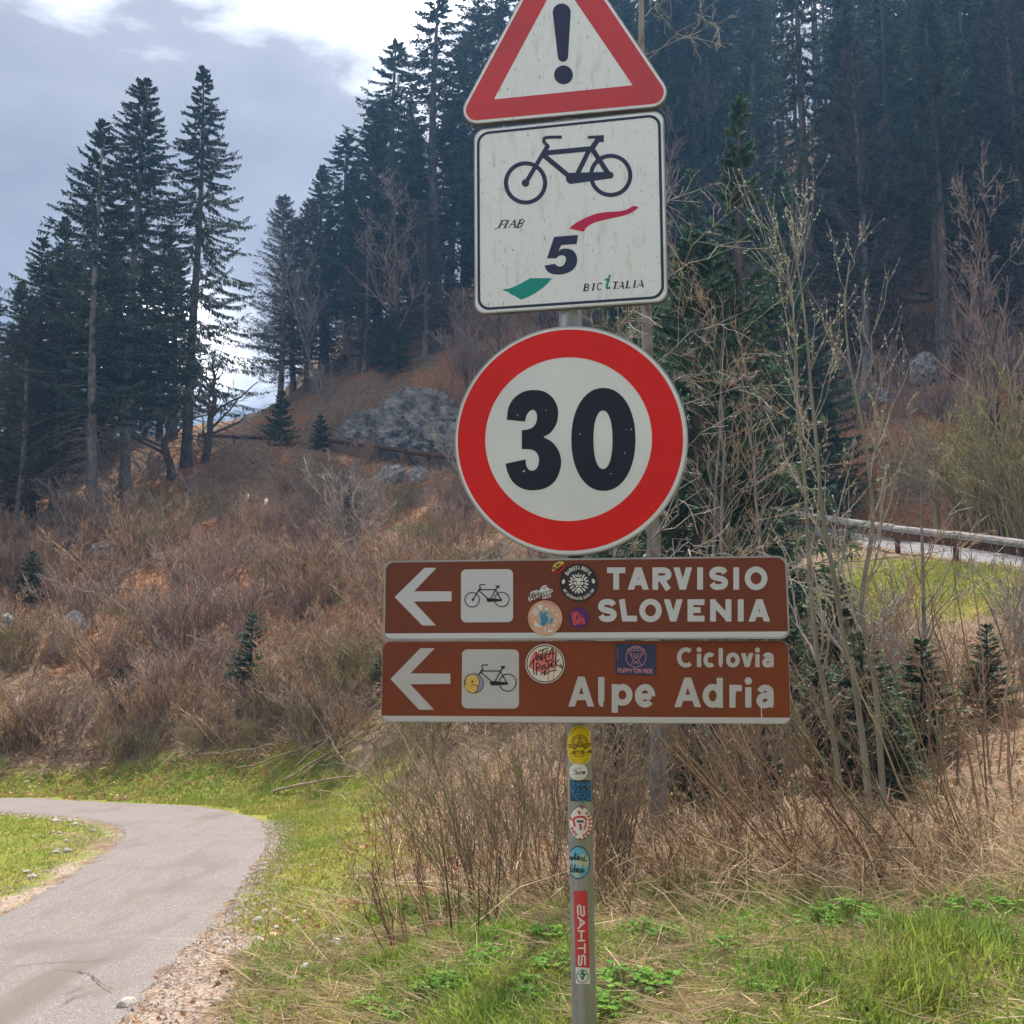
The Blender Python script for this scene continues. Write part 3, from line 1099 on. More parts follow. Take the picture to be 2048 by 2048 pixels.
ADV = {'I': .35, 'i': .35, 'l': .45, 'M': 1.2, 'W': 1.25, 'r': .65, 't': .65, '.': .4, ' ': .5, 'E': .85, 'F': .8, 'L': .8, '1': .6}


def text(art, s, x0, x1, y0, y1, w, m=0, xf=None, gap=.28, slant=0.0, heights=None):
    """A line of text spread over x0..x1; xf bends or turns it."""
    a = np.array([ADV.get(c, 1.0) for c in s])
    u = (x1 - x0) / (a.sum() + gap * (len(s) - 1))
    x = x0
    yb = y1
    for c, k in zip(s, a):
        top = y0
        if c in 'aceonruvm': top = y0 + (y1 - y0) * .30
        bb = y1
        if c == 'p': top, bb = y0 + (y1 - y0) * .30, y1 + (y1 - y0) * .25
        sh = (lambda q: np.stack([q[:, 0] + slant * (yb - q[:, 1]), q[:, 1]], 1)) if slant else (lambda q: q)
        T = (lambda q, sh=sh: xf(sh(q))) if xf else sh
        glyph(art, c, x, x + u * k, top, bb, w, m, T)
        x += u * (k + gap)


def turned(ox, oy, deg):
    r = math.radians(deg)
    return lambda q: np.stack([ox + (q[:, 0] - ox) * math.cos(r) + (q[:, 1] - oy) * math.sin(r), oy - (q[:, 0] - ox) * math.sin(r) + (q[:, 1] - oy) * math.cos(r)], 1)


def on_arc(cx, cy, r, bottom=False):
    """text written with x as degrees and y as distance from the circle"""
    def f(q):
        a = np.radians(q[:, 0])
        rr = r - q[:, 1] if not bottom else r + q[:, 1]
        return np.stack([cx + rr * np.sin(a), cy - rr * np.cos(a)], 1) if not bottom else np.stack([cx + rr * np.sin(a), cy + rr * np.cos(a)], 1)
    return f


def zoomed(ox, oy, s):
    return lambda p: np.asarray(p, float) * s + np.array([ox, oy])


SIGNS = 'signs stacked on the roadside post'
FACE, MARK, TOP = .0006, .0012, .0020

# --- warning triangle
pl = Plate('warning_sign', (.1324, 2.500, 3.0836, -.1556, .0152, -.0365), 'red bordered warning triangle with exclamation mark at the top of the post', 'road sign', SIGNS)
pl_s = .5935


def tri(s):
    return [(-s / 2, -s * .2887), (s / 2, -s * .2887), (0, s * .5774)]


g = G()
extrude(g, rounded(tri(pl_s + .004), .040), -.022, 0, 0, 1)
g.obj('plate', [M['alu'], M['alu_dark']], pl.o)
a = Art(lambda p, z: np.c_[np.asarray(p), np.full(len(p), z)], FACE)
pts = rounded(tri(pl_s - .004), .038)
a.g.add(a.f(pts, FACE), np.arange(len(pts))[None], 0)
a.obj('white_face', M['white_dirty'], pl.o)
a = Art(lambda p, z: np.c_[np.asarray(p), np.full(len(p), z)], MARK)
inn = pl.loc([(987.7, 199.2), (1265.5, 171), (1118.3, -45.5)])[:, :2]
a.ring(rounded(tri(pl_s - .026), .030), rounded(inn, .0008), 0)
a.obj('red_border', M['red_muted'], pl.o)
a = Art(pl.loc, MARK)
z = zoomed(880, 0, .26915)
top = ell(905, 95, 67, a0=188, a1=-8, n=24)
bot = ell(914, 422, 38, a0=-8, a1=-172, n=16)
a.fill(z(np.vstack([top, bot])))
a.fill(z(ell(918, 558, 70)))
a.obj('exclamation_mark', M['navy'], pl.o)

# --- square cycle route plate
pl = Plate('cycle_route_sign', (.1459, 2.5025, 2.6430, -.202, .0035, -.019), 'square white cycle route plate with black bicycle and number five', 'road sign', SIGNS)
g = G()
extrude(g, rounded(rect(.502, .502), .028), -.020, 0, 0, 1)
g.obj('plate', [M['alu'], M['alu_dark']], pl.o)
idf = lambda p, z: np.c_[np.asarray(p), np.full(len(p), z)]
a = Art(idf, FACE)
pts = rounded(rect(.496, .496), .026)
a.g.add(idf(pts, FACE), np.arange(len(pts))[None], 0)
a.obj('white_face', M['white_dirty'], pl.o)
a = Art(idf, MARK)
a.ring(rounded(rect(.485, .485), .032), rounded(rect(.471, .471), .026))
a.obj('border_line', M['navy'], pl.o)
z4 = zoomed(900, 0, .2381)


def bike_big(a, z):
    for cx, cy in ((635, 1538), (1350, 1475)):
        a.ring(z(ell(cx, cy, 182)), z(ell(cx, cy, 147)))
    a.fill(z(ell(635, 1538, 32)))
    k = .2381
    a.stroke(z([(635, 1540), (800, 1262), (820, 1228)]), 36 * k)
    a.stroke(z(spline([(812, 1255), (824, 1232), (806, 1212), (790, 1192), (792, 1166), (815, 1157), (860, 1154), (940, 1153)], 5)), 27 * k)
    a.stroke(z([(800, 1287), (1190, 1250)]), 42 * k)
    a.stroke(z([(790, 1308), (1010, 1490)]), 42 * k)
    a.stroke(z([(1180, 1240), (1062, 1480)]), 40 * k)
    a.stroke(z([(1182, 1262), (1250, 1165)]), 44 * k)
    a.fill(z([(1155, 1150), (1170, 1143), (1285, 1136), (1294, 1140), (1292, 1193), (1280, 1197), (1238, 1190), (1215, 1166), (1160, 1168)]))
    a.stroke(z([(1190, 1245), (1340, 1478)]), 42 * k)
    a.fill(z(np.vstack([ell(1022, 1500, 48, a0=80, a1=262, n=14), ell(1345, 1473, 29, a0=-98, a1=80, n=12)])))


a = Art(pl.loc, MARK)
bike_big(a, z4)
a.obj('bicycle_symbol', M['navy'], pl.o)
z5 = zoomed(930, 380, .21739)
a = Art(pl.loc, MARK)
a.fill(z5(np.vstack([[(957, 355), (1090, 385)], spline([(1090, 385), (1125, 340), (1200, 298), (1330, 265), (1450, 240), (1520, 215), (1570, 185), (1600, 157)], 4), [(1550, 147)], spline([(1550, 147), (1490, 180), (1420, 197), (1300, 205), (1200, 222), (1100, 262), (1020, 305), (957, 355)], 4)[1:-1]])))
a.obj('red_swoosh', M['crimson'], pl.o)
a = Art(pl.loc, MARK)
a.fill(z5(np.vstack([spline([(340, 918), (420, 903), (500, 868), (600, 812)], 5), spline([(803, 812), (740, 880), (660, 940), (580, 985), (515, 1010)], 5), [(480, 990), (460, 975), (445, 970), (415, 955), (400, 940), (370, 930)]])))
a.obj('green_swoosh', M['teal'], pl.o)
a = Art(pl.loc, MARK)
a.fill(z5(np.vstack([[(820, 432), (1040, 415), (1028, 498), (888, 508), (860, 562)], spline([(862, 562), (885, 547), (930, 540), (985, 552), (1020, 590), (1033, 640), (1020, 700), (980, 745), (920, 772), (860, 780), (800, 772), (755, 745), (730, 697)], 5),
                     spline([(828, 680), (845, 697), (875, 705), (905, 693), (925, 660), (928, 630), (915, 608), (890, 602), (860, 610), (840, 630)], 5), [(755, 630)]])))
a.obj('route_number', M['navy'], pl.o)
a = Art(pl.loc, MARK)
k = .21739
for p, w in (([(310, 352), (345, 284)], 15), ([(328, 284), (382, 279), (378, 290)], 7), ([(326, 320), (368, 315)], 6), ([(268, 366), (300, 352), (322, 350)], 6),
             ([(365, 350), (398, 284)], 15), ([(348, 353), (385, 348)], 5), ([(382, 285), (415, 281)], 5),
             ([(398, 352), (458, 277)], 7), ([(456, 276), (462, 345)], 15), ([(428, 322), (462, 318)], 6), ([(446, 348), (478, 344)], 5),
             ([(480, 345), (512, 276)], 15)):
    a.stroke(z5(p), w * k)
a.stroke(z5(spline([(500, 277), (535, 274), (546, 288), (530, 305), (500, 310)], 5)), 9 * k)
a.stroke(z5(spline([(500, 310), (525, 314), (524, 332), (500, 345), (466, 347)], 5)), 9 * k)
a.obj('club_lettering', M['navy'], pl.o)
a = Art(pl.loc, MARK)


def serif(a, ch, x0, x1, base, top):
    """thin italic letter with small feet"""
    sl = .20
    sh = lambda q: np.stack([q[:, 0] + sl * (base - q[:, 1]), q[:, 1]], 1)
    T = lambda q: z5(sh(np.asarray(q, float)))
    glyph(a, ch, x0, x1, top, base, 9 * k, 0, lambda q: T(q))
    def st(x): a.stroke(T([(x, base), (x, top)]), 14 * k)
    def ft(x, y): a.stroke(T([(x - 11, y), (x + 11, y)]), 5 * k)
    if ch in 'BITL':
        x = (x0 + x1) / 2 if ch in 'IT' else x0 + 4
        st(x); ft(x, base); ft(x, top)
    if ch == 'A':
        ft(x0, base); ft(x1, base)
        a.stroke(T([((x0 + x1) / 2, top), (x1, base)]), 13 * k)


# glyph works in already mapped strokes, so scale its width here
def glyph_s(ch, x0, x1, base, top): serif(a, ch, x0, x1, base, top)


for ch, x0, x1, b in (('B', 1092, 1132, 930), ('I', 1166, 1186, 925), ('C', 1210, 1256, 921)):
    serif(a, ch, x0, x1, b, b - 64)
a.obj('network_lettering', M['black_film'], pl.o)
a = Art(pl.loc, MARK)
for ch, x0, x1, b in (('T', 1350, 1402, 911), ('A', 1408, 1458, 907), ('L', 1482, 1522, 902), ('I', 1546, 1564, 898), ('A', 1582, 1638, 894)):
    serif(a, ch, x0, x1, b, b - 64)
a.obj('network_lettering', M['black_film'], pl.o)
a = Art(pl.loc, MARK)
a.stroke(z5(spline([(1290, 832), (1322, 822), (1305, 880), (1308, 905), (1336, 898)], 6)), 21 * k)
a.fill(z5(ell(1331, 795, 13, 11, 18)))
a.obj('letter', M['teal'], pl.o)

# --- round speed limit
zc = zoomed(890, 620, .26398)
pl = Plate('speed_limit_sign', (.1480, 2.505, 2.0445, -.085, 0.0, .022), 'round red ringed speed limit sign reading 30', 'road sign', SIGNS)
c0 = zc([(947, 978)])[0]
ang = np.linspace(0, 2 * math.pi, 96, endpoint=False)


def disc(rz):
    """circle in the plate through a measured radius"""
    e_ = pl.loc(zc([(947 + rz, 978), (947 - rz, 978), (947, 978 + rz), (947, 978 - rz)]))[:, :2]
    r = (np.linalg.norm(e_[0] - e_[1]) + np.linalg.norm(e_[2] - e_[3])) / 4
    c = pl.loc(c0)[0, :2]
    return c + r * np.stack([np.cos(ang), np.sin(ang)], 1)


g = G()
extrude(g, disc(878), -.022, 0, 0, 1)
g.obj('plate', [M['alu'], M['alu_dark']], pl.o)
g = G()
pts = disc(866)
g.add(idf(pts, FACE), np.arange(96)[None], 0)
g.obj('white_face', M['white_clean'], pl.o)
a = Art(idf, MARK)
off = pl.loc(zc([(942, 975)]))[0, :2] - pl.loc(zc([(947, 978)]))[0, :2]
off2 = pl.loc(zc([(932, 973)]))[0, :2] - pl.loc(zc([(947, 978)]))[0, :2]
a.ring(disc(845) + off, disc(626) + off2)
a.obj('red_ring', M['red_film'], pl.o)
a = Art(pl.loc, MARK)
a.fill(zc(np.vstack([[(468, 832)], spline([(468, 832), (480, 745), (520, 672), (590, 622), (668, 607), (750, 618), (815, 665), (850, 730), (857, 790), (845, 860), (800, 930), (745, 962)], 5),
                     spline([(745, 964), (810, 1000), (860, 1065), (880, 1145), (868, 1225), (830, 1300), (760, 1350), (670, 1367), (590, 1355), (520, 1310), (478, 1240), (458, 1165)], 5)[1:],
                     [(611, 1132)], spline([(611, 1132), (615, 1175), (632, 1206), (660, 1218), (690, 1205), (708, 1172), (712, 1130), (700, 1090), (675, 1066), (640, 1056), (582, 1054)], 5)[1:],
                     [(582, 910)], spline([(582, 910), (630, 905), (670, 885), (692, 850), (697, 805), (688, 772), (668, 757), (640, 768), (618, 800), (606, 846)], 5)[1:]])))
a.obj('digit', M['black_film'], pl.o)
a = Art(pl.loc, MARK)


def zero(cx, cy, rx, ry, p):
    t = np.linspace(0, 2 * math.pi, 64, endpoint=False)
    c, s = np.cos(t), np.sin(t)
    return np.stack([cx + rx * np.sign(c) * np.abs(c) ** p, cy + ry * np.sign(s) * np.abs(s) ** p], 1)


a.ring(zc(zero(1200, 981, 243, 390, .94)), zc(zero(1197, 984, 72, 221, .90)))
a.obj('digit', M['black_film'], pl.o)
a = Art(pl.loc, TOP)
for x, y, w, h in ((598, 1222, 12, 5), (1410, 905, 9, 4), (1372, 908, 4, 3), (1362, 1084, 6, 3), (1254, 1241, 5, 5), (1025, 940, 5, 4), (550, 798, 3, 9), (765, 760, 4, 3)):
    a.fill(zc(ell(x, y, w, h, 8, rot=35)))
a.obj('chip', M['white_film'], pl.o)['kind'] = 'stuff'

# --- two brown direction signs
W6 = zoomed(750, 1090, .23292)
W7 = zoomed(1150, 1090, .23292)


def brown_sign(name, pose, h, label, face, white, rim):
    p = Plate(name, pose, label, 'direction sign', SIGNS)
    g = G()
    extrude(g, rounded(rect(1.0, h), .022), -.026, 0, 0, 1)
    g.obj('plate', [M['alu'], M['alu_dark']], p.o)
    w, hh = 1.0 - 2 * rim, h - 2 * rim
    pts = rounded(rect(w, hh), .021)
    yb = -hh / 2 + .0135
    g = G()
    up = pts[pts[:, 1] > yb]
    lo = pts[pts[:, 1] <= yb]
    # brown field above, white strip along the foot
    up = np.vstack([[(-w / 2, yb)], [q for q in up if q[0] < 0][::-1] if False else np.zeros((0, 2))])
    r = .021
    xl = -w / 2 + (r - math.sqrt(max(0, r * r - (r - .0135) ** 2)))
    T = rounded([(-w / 2, -hh), (w / 2, -hh), (w / 2, hh / 2), (-w / 2, hh / 2)], r)
    T = T[T[:, 1] > 0]
    field = np.vstack([T, [(-w / 2, yb + .004), (xl, yb), (-xl, yb), (w / 2, yb + .004)]])
    g.add(idf(field, FACE), np.arange(len(field))[None], 0)
    g.obj('brown_face', face, p.o)
    B = rounded([(-w / 2, -hh / 2), (w / 2, -hh / 2), (w / 2, hh * 2), (-w / 2, hh * 2)], r)
    B = B[B[:, 1] < yb]
    o = np.argsort(B[:, 0])
    B = B[o]
    strip = np.vstack([B, [(-xl, yb), (xl, yb)]])
    g = G()
    g.add(idf(strip, FACE), np.arange(len(strip))[None], 0)
    g.obj('white_strip', white, p.o)
    return p


def bike_small(a, z, front=True):
    """cycle route pictogram with thin lines"""
    if front:
        a.stroke(z(ell(835, 470, 62)), 7.5 * .2329, closed=True)
        a.fill(z(ell(841, 470, 11, n=14)))
        a.stroke(z([(841, 470), (900, 372)]), 9.5 * .2329)
    a.stroke(z(ell(1090, 468, 62)), 7.5 * .2329, closed=True)
    a.stroke(z([(878, 410), (900, 374)]), 10 * .2329)
    a.stroke(z(spline([(898, 378), (907, 372), (900, 356), (900, 345), (912, 341), (948, 341)], 5)), 8 * .2329)
    a.stroke(z([(892, 384), (1040, 384)]), 9 * .2329)
    a.stroke(z([(893, 392), (975, 465)]), 9 * .2329)
    a.stroke(z([(1036, 384), (992, 468)]), 9 * .2329)
    a.stroke(z([(1032, 395), (1052, 358)]), 10 * .2329)
    a.fill(z([(1026, 350), (1068, 347), (1070, 364), (1056, 370), (1044, 356)]))
    a.stroke(z([(1036, 388), (1088, 476)]), 9 * .2329)
    a.fill(z([(962, 458), (985, 456), (1088, 467), (1094, 474), (1086, 483), (972, 489), (960, 480), (958, 466)]))


p1 = brown_sign('direction_sign', (.1722, 2.4851, 1.6450, -.1109, .0068, .030), .2013, 'upper brown arrow sign lettered Tarvisio and Slovenia', M['brown_film'], M['cell_fine'], .0045)
a = Art(p1.loc, MARK)
a.fill(W6([(170, 448), (425, 196), (530, 196), (335, 398), (658, 398), (658, 482), (333, 486), (523, 691), (408, 691)]))
a.obj('arrow', M['cell_fine'], p1.o)
a = Art(p1.loc, MARK)
a.fill(W6(rounded([(740, 210), (1186, 207), (1186, 662), (738, 665)], 44)))
a.obj('pictogram_panel', M['cell_fine'], p1.o)
a = Art(p1.loc, TOP)
bike_small(a, W6)
a.obj('bicycle_symbol', M['black_film'], p1.o)
CW = .23292


def word(p, name, z, spec, y0, y1, w, mtl):
    a = Art(p.loc, MARK)
    for it in spec:
        ch, x0, x1 = it[:3]
        t, b = (it[3], it[4]) if len(it) > 3 else (y0, y1)
        q0, q1 = z([(x0, t)])[0], z([(x1, b)])[0]
        glyph(a, ch, q0[0], q1[0], q0[1], q1[1], w * CW)
    a.obj(name, mtl, p.o)


word(p1, 'place_name', W7, [('T', 275, 432), ('A', 452, 635), ('R', 665, 830), ('V', 845, 1005), ('I', 1050, 1098), ('S', 1147, 1318, 186, 386), ('I', 1360, 1408), ('O', 1457, 1652, 186, 386)], 192, 384, 50, M['cell_fine'])
word(p1, 'place_name', W7, [('S', 193, 362, 463, 661), ('L', 402, 533), ('O', 552, 745, 463, 661), ('V', 762, 925), ('E', 966, 1112), ('N', 1160, 1342), ('I', 1398, 1447), ('A', 1490, 1675)], 466, 657, 50, M['cell_fine'])

p2 = brown_sign('direction_sign', (.1721, 2.4857, 1.4425, -.0883, .0037, .030), .1991, 'lower brown arrow sign lettered Ciclovia Alpe Adria', M['brown_film2'], M['cell_coarse'], .0015)
a = Art(p2.loc, MARK)
a.fill(W6([(133, 1150), (390, 886), (515, 886), (305, 1102), (648, 1104), (648, 1193), (303, 1195), (508, 1414), (380, 1414)]))
a.obj('arrow', M['cell_coarse'], p2.o)
a = Art(p2.loc, MARK)
a.fill(W6(rounded([(748, 895), (1237, 897), (1237, 1405), (745, 1403)], 48)))
a.obj('pictogram_panel', M['cell_coarse'], p2.o)
a = Art(p2.loc, TOP)
bike_small(a, lambda q: W6(np.stack([(np.asarray(q)[:, 0] - 835) * 1.165 + 843, (np.asarray(q)[:, 1] - 470) * 1.19 + 1184], 1)), False)
a.obj('bicycle_symbol', M['black_film'], p2.o)
word(p2, 'route_name', W7, [('C', 875, 1022), ('i', 1045, 1085, 876, 1048), ('c', 1102, 1210, 922, 1052), ('l', 1230, 1290, 884, 1050), ('o', 1297, 1414, 922, 1052), ('v', 1424, 1532, 928, 1048), ('i', 1544, 1588, 878, 1048), ('a', 1604, 1722, 922, 1052)], 878, 1052, 37, M['cell_coarse'])
word(p2, 'route_name', W7, [('A', -57, 165, 1130, 1387), ('l', 195, 290, 1133, 1390), ('p', 315, 494, 1193, 1440), ('e', 512, 690, 1193, 1396)], 1130, 1390, 53, M['cell_coarse'])
word(p2, 'route_name', W7, [('A', 853, 1083, 1138, 1392), ('d', 1095, 1280, 1140, 1397), ('r', 1325, 1432, 1200, 1396), ('i', 1450, 1525, 1132, 1395), ('a', 1552, 1730, 1200, 1402)], 1140, 1396, 53, M['cell_coarse'])
a = Art(p2.loc, TOP)
a.stroke(W7([(1596, 1350), (1598, 1400), (1602, 1470), (1605, 1532)]), np.array([4, 6, 9, 4]) * CW)
a.obj('drip', M['white_film'], p2.o)

# --- the post with its clamps
M['galv'] = mat('galvanised post', (.33, .345, .37), (.22, .235, .26), 10, .48, metal=.55, stretch=(5, 5, .5), detail=8, c3=(.42, .43, .45), scale3=20, ramp3=(.6, .75))


def pole_x(zv): return .1742 - .0131 * (zv - .76)


POLE_Y, POLE_R = 2.5475, .0300
post = empty('sign_post', (pole_x(0), POLE_Y, float(H(.18, POLE_Y))))
tag(post, 'grey galvanised steel post covered in stickers carrying all five signs', 'post')
g = G()
zz = np.linspace(-.25, 3.30, 24)
P = np.stack([pole_x(zz) - pole_x(0), np.zeros(24), zz], 1)
P[:, 2] -= post.location.z
tubes(g, P, np.full(24, POLE_R), 40, cap=True)
g.obj('pole', M['galv'], post)
for zv in (1.40, 1.49, 1.60, 1.69, 1.92, 2.16, 2.50, 2.78, 3.00, 3.20):
    g = G()
    a_ = np.linspace(0, 2 * math.pi, 25)[:-1]
    lo, ro = zv - .014, .034
    V = [(pole_x(zv) - pole_x(0) + r * math.cos(t), r * math.sin(t), h - post.location.z) for h in (lo, zv + .014) for r in (ro,) for t in a_]
    i = np.arange(24)
    j = (i + 1) % 24
    g.add(V, np.stack([i, j, j + 24, i + 24], 1))
    box(g, (pole_x(zv) - pole_x(0), .042, zv - post.location.z), (.03, .022, .028))
    g.obj('clamp', M['alu'], post)
g = G()
t = np.linspace(0, 1, 6)
V = [(pole_x(3.3) - pole_x(0) + POLE_R * 1.12 * math.cos(q), POLE_R * 1.12 * math.sin(q), 3.28 - post.location.z + dz) for dz in (0, .03) for q in a_]
g.add(V, np.stack([i, j, j + 24, i + 24], 1))
g.add(V[24:], np.arange(24)[None])
g.obj('cap', M['alu_dark'], post)

# ------------------------------------------------------------------ stickers
STK = 'stickers on the signs and the post'


def flat(c, n=None): return sheet(n or 'sticker colour', c, rough=.5)


K = {k: flat(c, 'sticker ' + k) for k, c in dict(black=(.028, .027, .042), ink=(.012, .012, .014), white=(.68, .68, .69), yellow=(.66, .48, .015), lemon=(.72, .58, .12), red=(.50, .025, .035), pink=(.64, .38, .30), grey=(.42, .42, .37), blue=(.06, .23, .42),
                                              purple=(.085, .022, .17), orange=(.72, .10, .07), cream=(.70, .655, .63), coral=(.70, .20, .19), navy=(.030, .045, .115), rose=(.60, .26, .36), lilac=(.30, .25, .50), gold=(.66, .46, .12), azure=(.012, .17, .44), dark=(.025, .04, .055), brown=(.05, .022, .012), sky=(.12, .40, .62), sage=(.45, .47, .33), pine=(.012, .16, .15), signred=(.52, .045, .055), maroon=(.28, .012, .018)).items()}


class Sticker:
    def __init__(s, name, plate, label, centre, z=TOP):
        s.p = plate
        s.o = empty(name)
        c = plate.loc([centre], z)[0]
        s.c = c
        s.o.matrix_world = plate.mw @ Matrix.Translation(Vector(c))
        tag(s.o, label, 'sticker', STK)
        s.k = 0

    def art(s):
        s.k += 1
        kk = s.k
        return Art(lambda p, z: s.p.loc(p, z) - s.c, TOP + .0004 + kk * .0003)

    def put(s, name, mtl, fn):
        a = s.art()
        fn(a)
        a.obj(name, mtl, s.o)
        return s


ZS = zoomed(1040, 1110, .08799)
KS = .08799
# black round lion
s = Sticker('sticker', p1, 'round black sticker with crowned white lion head in a ring of lettering', ZS([(1335, 630)])[0])
s.put('backing', K['black'], lambda a: a.fill(ZS(ell(1335, 630, 430, n=64))))


def lion(a):
    Z = ZS
    for k_, (r0, n_, sz) in enumerate(((190, 15, 40), (150, 12, 30))):
        for q in range(n_):
            t = 118 + (q + .5) * (424 - 118 + 0) / n_ if True else 0
            x, y = 1335 + r0 * math.cos(R_(t)), 640 - r0 * 1.08 * math.sin(R_(t))
            a.fill(Z(ell(x, y, sz, sz * .52, 10, rot=t)))
    a.fill(Z([(1262, 495), (1250, 430), (1290, 470), (1328, 412), (1366, 470), (1405, 435), (1392, 495)]))
    a.fill(Z([(1235, 560), (1280, 525), (1390, 525), (1440, 560), (1430, 585), (1372, 590), (1365, 670), (1395, 700), (1405, 730), (1375, 745), (1345, 720), (1330, 735), (1310, 720), (1275, 745), (1258, 720), (1300, 670), (1296, 590), (1240, 585)]))
    a.fill(Z(ell(1255, 640, 34, 42, 12)))
    a.fill(Z(ell(1408, 640, 34, 42, 12)))
    a.fill(Z(ell(1333, 775, 48, 26, 14)))


s.put('lion_head', K['white'], lion)
s.put('face_line', K['black'], lambda a: (a.fill(ZS([(1298, 680), (1370, 680), (1345, 712), (1325, 712)])), a.stroke(ZS([(1245, 600), (1300, 618)]), 1.2), a.stroke(ZS([(1425, 600), (1368, 618)]), 1.2), a.fill(ZS(ell(1330, 470, 12, 22, 10)))))
s.put('lettering', K['white'], lambda a: text(a, 'BARISTA ROYAL', -56, 57, -3.6 / KS * .98, 3.6 / KS * .98, 1.5, xf=lambda q: ZS(on_arc(1335, 630, 336)(q)), gap=.22))
s.put('lettering', K['white'], lambda a: text(a, 'MIT GUTEM KAFFEE GUTES TUN', -65, 65, -30, 30, 1.0, xf=lambda q: ZS(on_arc(1335, 630, 362, True)(q)), gap=.25))
s.put('coffee_bean', K['cream'], lambda a: a.fill(ZS(ell(990, 608, 36, 56, 16, rot=-15))))
s.put('coffee_bean', K['cream'], lambda a: a.fill(ZS(ell(1668, 598, 36, 56, 16, rot=15))))
# small lens shaped one
s = Sticker('sticker', p1, 'small yellow and red oval sticker overlapping the top of the black lion sticker', ZS([(875, 280)])[0])
s.put('backing', K['ink'], lambda a: a.fill(ZS(ell(878, 285, 178, 118, 36, rot=38))))
s.put('yellow_half', K['lemon'], lambda a: a.fill(ZS(ell(875, 280, 166, 108, 24, 0, 180, rot=36))))
s.put('red_half', K['red'], lambda a: a.fill(ZS(ell(882, 292, 166, 104, 24, 180, 360, rot=36))))
s.put('lettering', K['ink'], lambda a: (text(a, 'KLIMA', 755, 985, 205, 265, 1.5, xf=lambda q: ZS(turned(875, 280, 36)(q))), text(a, 'KOMM', 790, 965, 305, 350, 1.2, xf=lambda q: ZS(turned(882, 292, 36)(q)))))
# white die-cut lettering
s = Sticker('sticker', p1, 'white cut out sticker with cyclist line and black Prosecco lettering', ZS([(465, 880)])[0])
s.put('backing', K['white'], lambda a: a.fill(ZS(spline([(230, 1062), (200, 1030), (188, 960), (230, 930), (238, 850), (300, 822), (380, 800), (450, 810), (462, 760), (520, 705), (600, 685), (625, 740), (680, 770), (745, 790), (740, 860), (690, 895), (712, 930), (690, 960), (560, 995), (510, 990), (500, 950), (430, 980), (330, 1010), (250, 1035)], 3, True))))
s.put('lettering', K['ink'], lambda a: (text(a, 'PROSECCO', 215, 735, 868, 958, 1.5, xf=lambda q: ZS(turned(465, 905, 17)(q)), gap=.2), text(a, 'BICI &', 262, 440, 845, 905, 1.0, xf=lambda q: ZS(turned(350, 875, 15)(q)), gap=.2),
                                        a.stroke(ZS(spline([(480, 770), (520, 750), (580, 760), (545, 790)], 5)), .9), a.stroke(ZS(spline([(560, 715), (600, 725), (575, 745)], 4)), .9), text(a, 'in tour', 530, 690, 925, 962, .8, xf=lambda q: ZS(turned(600, 945, 15)(q)))))
# pale pink globe
s = Sticker('sticker', p1, 'round pale pink sticker with blue and grey globe ringed by white houses', ZS([(575, 1425)])[0])
s.put('backing', K['pink'], lambda a: a.fill(ZS(ell(572, 1432, 390, 398, 64))))
s.put('globe', K['grey'], lambda a: a.fill(ZS(ell(590, 1430, 190, 185, 40))))
s.put('sea', K['blue'], lambda a: (a.fill(ZS([(455, 1270), (500, 1300), (520, 1345), (560, 1300), (630, 1298), (590, 1380), (640, 1400), (648, 1500), (640, 1545), (590, 1560), (560, 1615), (470, 1610), (450, 1570), (490, 1530), (475, 1440), (455, 1400), (470, 1340)])), a.fill(ZS([(700, 1430), (755, 1450), (740, 1510), (700, 1560), (655, 1580), (690, 1520)]))))
s.put('house', K['white'], lambda a: [a.fill(ZS(q)) for q in ([(290, 1250), (420, 1310), (405, 1340), (280, 1285)], [(330, 1200), (450, 1280), (432, 1305), (310, 1235)], [(280, 1300), (395, 1352), (385, 1385), (300, 1360)], [(420, 1120), (535, 1140), (510, 1210), (480, 1260), (400, 1210)], [(540, 1215), (640, 1200), (655, 1260), (600, 1265)],
                                                             [(715, 1240), (780, 1235), (760, 1275), (720, 1275)], [(800, 1350), (855, 1340), (850, 1380), (815, 1385)], [(335, 1480), (380, 1530), (440, 1580), (520, 1620), (480, 1650), (340, 1620), (318, 1560)], [(560, 1620), (590, 1620), (585, 1780), (568, 1780)], [(640, 1620), (680, 1680), (655, 1685)], [(640, 1700), (740, 1690), (755, 1740), (660, 1770), (630, 1740)], [(740, 1580), (800, 1560), (790, 1610), (750, 1640)], [(790, 1460), (840, 1470), (820, 1530), (780, 1510)])])
for t0, t1 in ((50, 92), (178, 212), (-42, -20)): s.put('rim_lettering', K['maroon'], lambda a: a.stroke(ZS(ell(572, 1432, 352, 358, 22, t0, t1)), .9))
# purple
s = Sticker('sticker', p1, 'small round purple sticker with stacked orange red lettering', ZS([(1340, 1430)])[0])
s.put('backing', K['purple'], lambda a: a.fill(ZS(ell(1340, 1430, 232, n=48))))
s.put('lettering', K['orange'], lambda a: [text(a, w_, x0, x1, y0, y1, 2.0, xf=lambda q: ZS(turned(1335, 1430, 7)(q)), gap=.14) for w_, x0, x1, y0, y1 in (('GRAV', 1200, 1462, 1290, 1385), ('ELWA', 1195, 1470, 1385, 1480), ('ERTS', 1212, 1462, 1480, 1575))])
